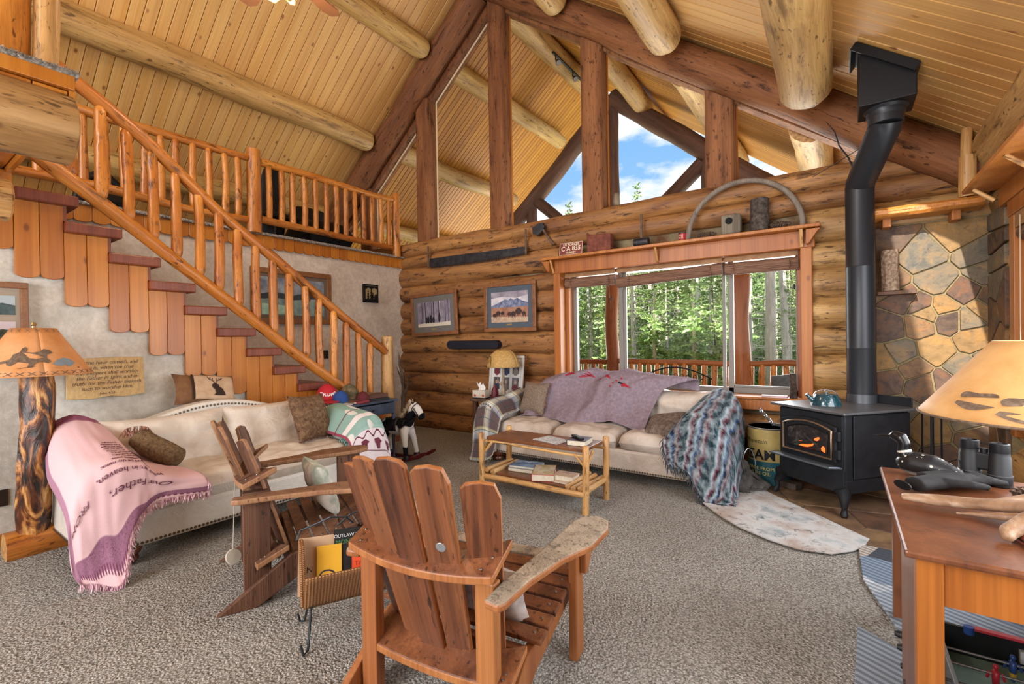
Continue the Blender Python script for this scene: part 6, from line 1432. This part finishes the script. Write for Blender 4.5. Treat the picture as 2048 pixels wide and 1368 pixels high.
# stone ledge with a bark chunk, and the turned log on the mantel
ld = put('stone_ledge', MB().prism([(-.14, 0), (.14, .0), (.12, .035), (-.14, .03)], -.10, .03, lambda x, z, y: (x, y, z)), None, m_stone, loc=(.42, 5.42, 1.785), bev=.005); tag(ld, 'thin stone ledge projecting from the flagstone wall', 'ledge')
bc_ = thing('bark_chunk', 'rough crumbly bark log chunk standing on the stone ledge', 'log', (.385, 5.37, 1.82)); log('bark', bc_, (0, 0, 0), (0, 0, .36), .062, .062, [plain('crumbly_bark', '#6d5240', .95, c2='#a58f78', sc=45, bump=1.), w_end], n=20, rnd=.3, step=.02)
cl_ = thing('peeled_log_candle', 'two-tier peeled log post standing on the end of the mantel', 'wood post', (.86, 5.27, 2.545))
log('lower_log', cl_, (0, 0, 0), (0, 0, .33), .058, .056, [w_peel, w_end], n=16, rnd=.05); log('upper_log', cl_, (0, 0, .33), (.01, 0, .56), .036, .036, [w_peel, w_end], n=12, rnd=.06)
sg = thing('bark_stub', 'dark broken bark stub standing on the window sill', 'log', (-.385, 5.50, .80)); log('bark', sg, (0, 0, 0), (0, 0, .25), .035, .028, [plain('black_bark', '#1b1512', .9, c2='#4a3a30', sc=30, bump=.9), m_wt], n=12, rnd=.35, step=.03)
for k, c_ in enumerate(('#d9d4d6', '#c9808c', '#d5d0cc')): q = put('envelope', MB().bx(-.12, .11, -.04, .04, 0, .006), None, plain('paper', c_, .7), loc=(-.55, 5.50, .801+k*.007), rz=.05*(k-1)); tag(q, ('lowest', 'pink', 'topmost')[k]+' paper of the small stack on the window sill', 'paper')

# ================================================================ END TABLE LEFT OF THE WINDOW SOFA
et = thing('end_table', 'dark log-legged end table between the sofa arm and the log wall', 'table', (-3.86, 5.12, 0))
put('tabletop', MB().bx(-.26, .24, -.26, .24, .61, .645), et, m_wt, bev=.008)
w_dkl = wood('dark_log_legs', '#4b2b1c', '#6f4229', '#1d100b', (1, 1, .1), 8, .5, .5, .5, .4, .95, 1.05)
for x in (-.2, .2):
    for y in (-.2, .2): log('leg', et, (x, y, 0), (x, y, .61), .045, .04, [w_dkl, w_end], n=12, rnd=.15)
ts = thing('tissue_box', 'white patterned tissue box with a tissue pulled up on the end table', 'tissue box', (-4.0, 4.96, .646), .1)
put('box', MB().bx(-.10, .10, -.06, .06, .012, .11), ts, plain('tissue_card', '#d3cfc6', .6, c2='#c9b9a8', sc=10), bev=.003); put('base_band', MB().bx(-.10, .10, -.06, .06, 0, .012), ts, m_black); 
for x in (-.06, .07): put('dot', MB().lathe([(.001, 0), (.018, 0), (.018, .001), (.001, .001)], 14), ts, plain('dot_rust', '#b0532f', .6), mx=frame((x, -.0612, .04), (1, 0, 0), (0, 0, 1)))
put('tissue', MB().grid(lambda u, v: (-.05+.1*u+.02*sin(v*5), .02*sin(u*14)*v, .10+.12*v*(1-.35*abs(sin(u*6)))), 16, 8), ts, plain('tissue_white', '#e6e6e6', .8), smooth=True, solid=.002)
rp = thing('red_ornament', 'dark red pointed ornament beside the tissue box', 'ornament', (-3.83, 5.05, .646)); put('body', MB().lathe([(.045, 0), (.05, .03), (.05, .09), (.035, .13), (.004, .19)], 8), rp, plain('dark_red_glass', '#5a1626', .3)); put('foot', MB().lathe([(.03, -.002), (.048, .006)], 8), rp, m_black)
p = Pic('white frame holding six small photos behind the antler lamp', (-3.83, 5.33, .93), (1, 0, 0), (0, .12, 1), .58, .56, .035, plain('white_frame', '#c9c9c6', .5), plain('white_mat', '#cfcfcc', .7), .02, name='photo_frame')
for i in range(3):
    for j in range(2): p.print([(SQ, cc('#3a3638', '#6d6a70', 9)), (blob(.5, .62, .4, .35, s=i+j*3), cc('#a58a7c')), (blob(.5, .15, .8, .6, s=i), cc(('#6b2f3a', '#2d3c5a', '#7a7468')[(i+j) % 3]))], 'photo', -.16+.16*i, .11-.22*j, .11, .17)
al = thing('antler_lamp', 'antler table lamp with a tan rawhide shade and moose panel', 'lamp', (-3.72, 5.10, .646))
remesh(put('antler_stem', MB().tube([(.03, 0, 0), (.0, 0, .08), (-.02, 0, .2), (.0, 0, .32), (.0, 0, .46)], [.03, .024, .02, .018, .016], 10).tube([(-.01, 0, .15), (-.07, -.02, .22), (-.10, -.02, .32)], [.014, .012, .004], 8).lathe([(.08, 0), (.075, .02), (.02, .03)], 16), al, plain('pale_antler', '#b0a08a', .5, c2='#8a7862', sc=12), smooth=True), .008, 3)
t = T('rawhide_shade', .7); c = t.ramp(t.noise(t.co('Object', False), 40, 3), [(.3, '#a5824a'), (.7, '#c7a566')]); m_rw = t.col(c)
asd = put('lamp_shade', MB().grid(lambda u, v: ((.225-.05*v-.10*v**4)*cos(2*pi*u), (.225-.05*v-.10*v**4)*sin(2*pi*u), .42+.24*v), 36, 10), al, m_rw, smooth=True, solid=.003)
def ash(x, y, o=.005): v = (y-.42)/.24; r = .225-.05*v-.10*v**4+o; a = radians(-128)+x/.2; return (r*cos(a), r*sin(a), y)
b = MB(); P = [(.085*cos(q), .50+.075*sin(q)) for q in [pi*k/10 for k in range(11)]]+[(-.085, .445), (.085, .445)]; b.add([ash(x, y) for x, y in P], [tuple(range(len(P)))], 0)
mo = [(-.05, .47), (-.045, .51), (-.02, .53), (.0, .535), (.03, .53), (.04, .51), (.035, .47), (.025, .50), (-.02, .50), (-.035, .47)]; b.add([ash(x, y, .0065) for x, y in mo], [tuple(range(len(mo)))], 1)
put('moose_panel', b, asd, [plain('dark_panel', '#3a3a36', .6), plain('moose_tan', '#b98a4a', .6)])
# corner antlers
ca = thing('tall_antlers', 'tall grey-brown elk antlers leaning in the corner beside the rocking horse', 'antler', (-5.86, 5.25, 0))
b = MB().tube([(.0, 0, .02), (-.02, 0, .3), (.0, 0, .6), (-.01, 0, .85), (-.08, 0, 1.05), (-.10, 0, 1.25)], [.045, .04, .035, .03, .024, .008], 12).tube([(.0, 0, .5), (.12, -.03, .7), (.2, -.05, .85), (.26, -.06, 1.0)], [.028, .022, .014, .003], 8).tube([(.0, 0, .75), (-.10, 0, .9), (-.18, 0, 1.05)], [.022, .016, .003], 8).tube([(.0, 0, .3), (.15, -.05, .42), (.30, -.1, .47)], [.025, .016, .003], 8).tube([(0, 0, .15), (.12, -.1, .2), (.3, -.15, .22)], [.024, .016, .003], 8)
remesh(put('antler', b, ca, plain('grey_antler', '#4e4239', .6, c2='#75675a', sc=9), smooth=True), .012, 3)

# ================================================================ BLUE TABLE BY THE STAIRS
m_blue = plain('worn_blue_paint', '#2c3646', .5, c2='#475369', sc=6)
bt = thing('blue_side_table', 'worn dark blue side table with one drawer at the foot of the stairs', 'table', (-4.68, 3.44, 0))
put('tabletop', MB().bx(-.20, .27, -.45, .43, .715, .74), bt, m_blue, bev=.006)
for y in (-.41, .385): put('apron', MB().bx(-.18, .24, y-.01, y+.01, .56, .715), bt, m_blue)
put('apron', MB().bx(.235, .25, -.40, -.28, .56, .715).bx(-.19, -.17, -.4, .38, .56, .715), bt, m_blue); dw = put('drawer', MB().bx(.235, .262, -.27, .36, .575, .70), bt, m_blue, bev=.005); put('knob', MB().lathe([(.008, 0), (.014, .012), (.001, .016)], 12), dw, m_black, mx=frame((.262, .05, .64), (0, 1, 0), (0, 0, 1)))
for x in (-.17, .23):
    for y in (-.40, .38): put('leg', MB().lathe([(.016, 0), (.02, .03), (.015, .06), (.02, .3), (.022, .38), (.014, .40), (.022, .42), (.022, .56)], 12, (x, y, 0)), bt, m_blue, auto=40)
wc = thing('wooden_chest', 'reddish wooden box tucked under the blue table', 'box', (-4.80, 3.55, 0)); put('body', MB().bx(-.12, .14, -.16, .20, 0, .40), wc, w_tread, bev=.006); put('lid', MB().bx(-.13, .15, -.17, .21, .40, .43), wc, w_tread, bev=.006)
def cap(label, loc, rz, mat, mbrim, txt=None, s=1.):
    c_ = thing('baseball_cap', label, 'cap', loc, rz); c_.scale = (s,)*3
    put('crown', MB().grid(lambda u, v: (.092*cos(2*pi*u)*cos(v*pi/2)**.75, .082*sin(2*pi*u)*cos(v*pi/2)**.75, .015+.11*sin(v*pi/2)**.9*(1+.12*cos(2*pi*u))), 24, 10), c_, mat, smooth=True)
    P = [(.06*cos(a)+.0, .085*sin(a)) for a in [radians(-80+k*16) for k in range(11)]]+[(.075+.095*cos(a), .08*sin(a)) for a in [radians(75-k*15) for k in range(11)]]
    put('brim', MB().prism(P, .008, .014, lambda x, y, z: (x+.02, y, z-.6*y*y-.1*(x-.05)*(x > .05))), c_, mbrim or mat)
    if txt: text('lettering', txt, .045, plain('cap_text', '#e6e6e6', .6), c_, None, .0008, wrap=lambda x, y, z: ((.090*cos((.05+y)/.115*pi/2*.8)**.6+.006+z)*cos(x/.085), (.084*cos((.05+y)/.115*pi/2*.8)**.6+.006+z)*sin(x/.085), .058+y), bold=.001)
m_redc = plain('cap_red', '#b3202c', .8); m_camo = plain('camo', '#4d4a34', .9, c2='#7d6a50', sc=30)
cap('red baseball cap with white lettering on the blue table', (-4.76, 3.13, .78), radians(-25), m_redc, None, 'TRUMP', 1.4)
cap('blue and white baseball cap under the red cap', (-4.62, 3.20, .745), radians(-10), plain('cap_blue', '#20488c', .7), plain('cap_white', '#c9ccd2', .7), None, 1.1)
cap('camouflage cap with an orange patch behind the red cap', (-4.70, 3.38, .76), radians(-30), m_camo, m_camo, None, 1.4)
cap('maroon cap at the front of the camouflage cap', (-4.53, 3.44, .742), radians(-40), plain('cap_maroon', '#5c1f26', .8), None, None, .9)
rs = random.Random(2)
for k, (x, y, z, w, d, h, c_, lab) in enumerate(((-4.60, 3.15, .742, .17, .24, .02, '#3b4149', 'grey book at the drawer corner of the blue table under the caps'), (-4.50, 3.36, .742, .14, .2, .025, '#8c2f3a', 'red book lying on the blue table in front of the caps'), (-4.58, 3.66, .742, .2, .26, .022, '#22262c', 'black book at the bottom of the stack by the newel post'), (-4.60, 3.66, .765, .19, .25, .045, '#5b3a2c', 'thick brown book in the stack by the newel post'), (-4.72, 3.62, .742, .16, .2, .03, '#6b604e', 'grey-brown book at the back of the blue table'), (-4.73, 3.6, .773, .15, .2, .02, '#2f3a3a', 'dark green book second from the top at the back of the blue table'), (-4.74, 3.6, .794, .15, .19, .025, '#7d5f49', 'tan book on top of the pile at the back of the blue table'))):
    book(lab, (x, y, z), pi+rs.uniform(-.15, .15), w, d, h, c_)

# ================================================================ ROCKING HORSE
rh = thing('rocking_horse', 'black and white plush rocking horse on dark red rockers', 'rocking horse', (-4.42, 3.86, 0), radians(10))
rh.scale = (1.12,)*3
t = T('plush_horse', .9, spec=.1); co = t.co('Object', False); f = t.noise(co, 5.5, 1, .4, .3); c = t.ramp(f, [(.50, '#d6d2cc'), (.53, '#15151a')]); t.bump(t.noise(co, 90, 2), .3, .004); m_pl = t.col(c)
b = MB().tube([(-.22, 0, .36), (-.17, 0, .365), (-.05, 0, .35), (.08, 0, .36), (.15, 0, .38)], [.05, .085, .085, .09, .06], 16)
b.tube([(.12, 0, .38), (.17, 0, .47), (.20, 0, .54), (.22, 0, .57)], [.075, .055, .05, .05], 14)
b.tube([(.20, 0, .60), (.26, 0, .55), (.31, 0, .49), (.335, 0, .46)], [.048, .05, .038, .032], 14)
for s in (-1, 1):
    b.tube([(.12, s*.05, .34), (.15, s*.075, .22), (.17, s*.09, .10), (.175, s*.09, .06)], [.05, .036, .027, .03], 10)
    b.tube([(-.17, s*.05, .34), (-.20, s*.075, .22), (-.19, s*.09, .10), (-.185, s*.09, .06)], [.055, .038, .027, .03], 10)
    b.tube([(.20, s*.03, .63), (.195, s*.045, .67)], [.016, .004], 6)
remesh(put('body', b, rh, m_pl, smooth=True), .011, 5)
m_hf = plain('black_hoof', '#14151a', .4)
for s in (-1, 1):
    for x in (.178, -.185): put('hoof', MB().lathe([(.034, .03), (.034, .06), (.026, .075)], 14, (x, s*.09, 0)), rh, m_hf, auto=40)
    put('rocker', MB().prism([(-.36, .09), (-.33, .06), (-.1, .0), (.12, .0), (.34, .055), (.42, .10), (.42, .13), (.38, .12), (.3, .075), (.1, .035), (-.1, .035), (-.3, .085)], s*.09-.014, s*.09+.014, lambda x, z, y: (x, y, z)), rh, plain('dark_red_paint', '#571a1c', .35), bev=.004)
    put('eye', MB().lathe([(.001, 0), (.008, .002), (.001, .006)], 10), rh, m_black, mx=frame((.255, s*.047, .57), (1, 0, 0), (0, 0, s)))
for x_ in (.22, -.26): put('cross_bar', MB().bx(x_, x_+.03, -.09, .09, .045, .065), rh, plain('red_bar', '#571a1c', .35))
rs = random.Random(6); b = MB()
for k in range(260):
    f = rs.random(); p = V((.06+.14*f, rs.uniform(-.02, .02), .45+.18*f)); d = V((rs.uniform(-1, .2), rs.uniform(-1, 1), rs.uniform(-.2, 1))).normalized()*rs.uniform(.03, .06); w = V((.004, .004, 0)); b.add([p-w, p+w, p+d], [(0, 1, 2)])
tag(put('mane', b, rh, plain('blond_mane', '#a58a6a', .9, c2='#d0c0a4', sc=30)), kind='stuff')
b = MB()
for k in range(160): p = V((-.25, rs.uniform(-.02, .02), .39)); e = p+V((rs.uniform(-.09, -.02), rs.uniform(-.04, .04), -rs.uniform(.1, .26))); b.add([p, (p+e)/2+V((-.03, 0, .02)), e], [(0, 1, 2)])
tag(put('tail', b, rh, plain('black_tail', '#17171b', .8)), kind='stuff')
put('bridle', MB().tube([(.315+.035*cos(a)*.5, .043*sin(a), .485+.035*cos(a)) for a in [2*pi*k/16 for k in range(17)]], .005, 5).tube([(.235+.03*cos(a), .053*sin(a), .575+.045*cos(a)) for a in [2*pi*k/16 for k in range(17)]], .005, 5).tube([(.25, -.05, .57), (.30, -.042, .50)], .005, 5), rh, m_black)
put('reins', MB().tube([(.30, -.045, .5), (.22, -.075, .43), (.1, -.07, .44), (.04, 0, .46)], .005, 5).tube([(.12+.02*cos(a), .08*sin(a), .39+.075*cos(a)) for a in [2*pi*k/16 for k in range(17)]], .006, 5), rh, m_black)
put('saddle', MB().grid(lambda u, v: (-.11+.15*v, .096*sin((u-.5)*pi*1.25), .36+.096*cos((u-.5)*pi*1.25)), 16, 6), rh, plain('black_saddle', '#141418', .5), smooth=True, solid=.008)

# ================================================================ WICKER MAGAZINE BASKET
t = T('wicker', .7); co = t.co('Object', False); wv1 = t.N('TexWave', {'Vector': co, 'Scale': 38., 'Distortion': 1.5}, bands_direction='Z').outputs['Fac']; wv2 = t.N('TexWave', {'Vector': co, 'Scale': 22., 'Distortion': 1.}, bands_direction='Y').outputs['Fac']
h_ = t.ma('MULTIPLY', wv1, wv2); t.bump(h_, .8, .01); m_wick = t.col(t.ramp(h_, [(.1, '#84552f'), (.6, '#c99a68')]))
mb_ = thing('magazine_basket', 'wicker magazine basket on thin iron legs between the two slatted chairs', 'basket', (-2.16, 1.27, 0), radians(-28))
# local y runs along the trough, x across it (towards the camera)
def trough(x0, z0, x1, z1, nm, th=.012): return put(nm, MB().grid(lambda u, v: (x0+(x1-x0)*v, .60*u, z0+(z1-z0)*v), 12, 8), mb_, m_wick, smooth=True, solid=th)
trough(-.03, .16, -.14, .40, 'back_side'); trough(.02, .16, .20, .38, 'front_side'); put('bottom', MB().bx(-.03, .02, 0, .60, .155, .165), mb_, m_wick)
for y in (.0, .60): put('end_panel', MB().prism([(-.035, .16), (.03, .16), (.02, .30), (-.03, .44), (-.13, .44)], y-.012, y+.012, lambda x, z, y_: (x, y_, z)), mb_, m_wick, bev=.008, seg=2)
m_ir = plain('wrought_iron', '#3a4247', .45, .6)
for y in (.04, .54):
    for s in (-1, 1): put('leg', MB().tube([(s*.02, y, .17), (s*.05, y-.01, .15), (s*.10, y-.02, .08), (s*.13, y-.03, .012), (s*.15, y-.05, .006), (s*.14, y-.06, .05)], .006, 6), mb_, m_ir)
put('handle', MB().tube([(-.14, -.02, .43), (-.16, -.0, .47), (-.12, .06, .50), (-.08, .14, .54), (-.10, .22, .52), (-.14, .26, .47)], .005, 6).tube([(-.14, .18, .47), (-.1, .24, .53), (-.1, .34, .55), (-.08, .46, .53)], .005, 6), mb_, m_ir)
put('clasp_ring', MB().tube([(.15+.01*cos(a), .10+.035*cos(a), .345+.03*sin(a)) for a in [2*pi*k/14 for k in range(15)]], .004, 5), mb_, m_ir)
def upright(label, y, x, lean, w, h, th, cov, tx=None, yaw=-.15, z=.18):
    base = M.Translation((-2.16, 1.27, 0)) @ M.Rotation(radians(-28), 4, 'Z')
    mx = base @ M.Translation((x, y, z)) @ M.Rotation(yaw, 4, 'Z') @ M.Rotation(radians(lean), 4, 'Y') @ M(((0, 0, 1, 0), (1, 0, 0, 0), (0, 1, 0, 0), (0, 0, 0, 1)))
    # book lies in its own xy (x across, y up), thickness along z
    return book(label, (0, 0, 0), 0, w, h, th, cov, tx=tx, mx=mx @ M.Translation((0, h/2, 0)))
upright('tan illustrated magazine at the left end of the wicker basket', .07, -.04, -22, .19, .27, .012, '#b99a7c', [('N', .04, -.04, -.02, '#3a2a22', 0)])
upright('yellow booklet in front of the tan magazine in the basket', .12, -.01, -20, .12, .23, .008, '#d9a52c')
upright('black book titled Outlaw Tales in the wicker basket', .23, -.02, -20, .165, .29, .022, '#1a1d1e', [('OUTLAW TALES', .023, 0, .11, '#c9cfd6', 0), ('MONTANA', .030, 0, .08, '#3f7a4c', 0)])
upright('orange-red book in front of the Outlaw Tales book', .28, .03, -18, .11, .20, .012, '#cf4a25', [('TALES', .03, 0, .03, '#8c2413', 0)])
upright('purple folder corner poking up at the right of the basket', .38, -.05, -22, .12, .31, .004, '#7c4f93')

# ================================================================ LOFT FURNITURE, CEILING FAN, TRACK LIGHTS
m_blkf = plain('black_upholstery', '#0f1116', .55)
ch = thing('loft_chair', 'tall black oval-backed office chair behind the loft railing', 'chair', (-7.0, 3.78, 2.886))
put('backrest', MB().grid(lambda u, v: (-.05+.06*cos(2*pi*u)*sin(pi*v), .20*sin(2*pi*u)*sin(pi*v)**.6, .50-(.62*cos(pi*v))*1.0+.12), 20, 12), ch, m_blkf, smooth=True); put('seat', MB().bx(-.25, .25, -.25, .25, .40, .48), ch, m_blkf, bev=.04, seg=3)
put('post', MB().tube([(0, 0, .05), (0, 0, .4)], .03, 8), ch, m_black); 
for k in range(5): put('foot', MB().tube([(0, 0, .08), (.28*cos(k*1.257), .28*sin(k*1.257), .02)], [.025, .02], 6), ch, m_black)
be = thing('loft_armchair', 'low black armchair behind the loft railing', 'armchair', (-7.0, 4.52, 2.886))
put('body', puff(.8, .84, .5, 3, 14, 4, .03, cz_=.26), be, m_blkf, smooth=True); put('backrest', MB().grid(lambda u, v: (-.25+.12*cos(2*pi*u)*sin(pi*v), .40*sin(2*pi*u)*sin(pi*v)**.5, .50-.3*cos(pi*v)), 20, 10), be, m_blkf, smooth=True)
q = thing('loft_chair', 'dark curved chair back behind the left part of the loft railing', 'chair', (-7.0, 1.75, 2.886)); put('backrest', MB().tube([(0, -.26, .05), (0, -.2, .4), (0, .0, .58), (0, .2, .4), (0, .28, .05)], [.03, .04, .05, .04, .03], 10), q, m_blkf, auto=60); put('seat', puff(.5, .5, .2, 4, 10, 4, .01, cz_=.2), q, m_blkf, smooth=True)
fn = thing('ceiling_fan', 'antler ceiling fan with brown blades at the top edge', 'ceiling fan', (-3.78, 2.10, 4.55))
t = T('cream_antler', .45); c = t.ramp(t.noise(t.co('Object', False), 8, 3), [(.3, '#a5824f'), (.7, '#e0cda0')]); m_ca = t.col(c)
put('down_rod', MB().tube([(0, 0, 0), (0, 0, 2.0)], .02, 10), fn, m_black); put('motor', MB().lathe([(.02, .12), (.14, .1), (.15, .0), (.10, -.06), (.02, -.08)], 28), fn, m_rust, auto=40)
for k in range(5):
    a = k*2*pi/5+.55; d = V((cos(a), sin(a), 0)); n_ = V((-sin(a), cos(a), .2)).normalized()
    P = [d*.16-n_*.05, d*.16+n_*.05, d*.6+n_*.09, d*.68+n_*.05, d*.68-n_*.05, d*.6-n_*.09]
    b = MB().add([p+V((0, 0, .02)) for p in P]+[p+V((0, 0, .03)) for p in P], [tuple(range(6))[::-1], tuple(range(6, 12))]+[(i, (i+1) % 6, 6+(i+1) % 6, 6+i) for i in range(6)]); put('blade', b, fn, plain('blade_brown', '#9c6a4a', .4))
for k in range(8):
    a = k*2*pi/8; c0 = V((cos(a)*.08, sin(a)*.08, -.08))
    pts = [c0]+[c0+V((cos(a+.3*j)*.07*j, sin(a+.3*j)*.07*j, -.12*sin(j*.75)+.02*j)) for j in range(1, 5)]
    b = MB().tube(pts, [.018, .017, .014, .010, .003], 8); b.tube([pts[2], pts[2]+V((.03, .02, .12))], [.012, .002], 6); b.tube([pts[3], pts[3]+V((-.02, .05, .10))], [.010, .002], 6); put('antler', b, fn, m_ca, auto=60)
for k in range(3): a = k*2.1+.4; put('candle_bulb', MB().lathe([(.001, 0), (.02, .02), (.02, .05), (.001, .09)], 12, (.18*cos(a), .18*sin(a), -.10)), fn, emis('warm_bulb', '#ffd9a0', 6.), smooth=True)
pl_ = bpy.data.lights.new('fan_light', 'POINT'); pl_.energy = 60; pl_.color = (1, .8, .55); pl_.shadow_soft_size = .15; lo = bpy.data.objects.new('fan_light', pl_); COL.objects.link(lo); lo.location = (-3.78, 2.10, 4.35)
tk = thing('track_light', 'black track light with small spots on the porch ridge beyond the glass', 'track light', (-4.1, 8.1, 6.42))
put('track', MB().bx(-.02, .02, -.85, .7, .05, .08), tk, m_black)
for y in (-.75, -.1, .35): 
    h_2 = put('spot_head', MB().tube([(0, y, .05), (.0, y, -.02), (.06, y-.04, -.09), (.09, y-.06, -.13)], [.012, .012, .035, .05], 12), tk, m_black, auto=60); put('lamp_lens', MB().tube([(.09, y-.06, -.13), (.094, y-.063, -.136)], .044, 12), h_2, plain('lens', '#8c8c8c', .2))
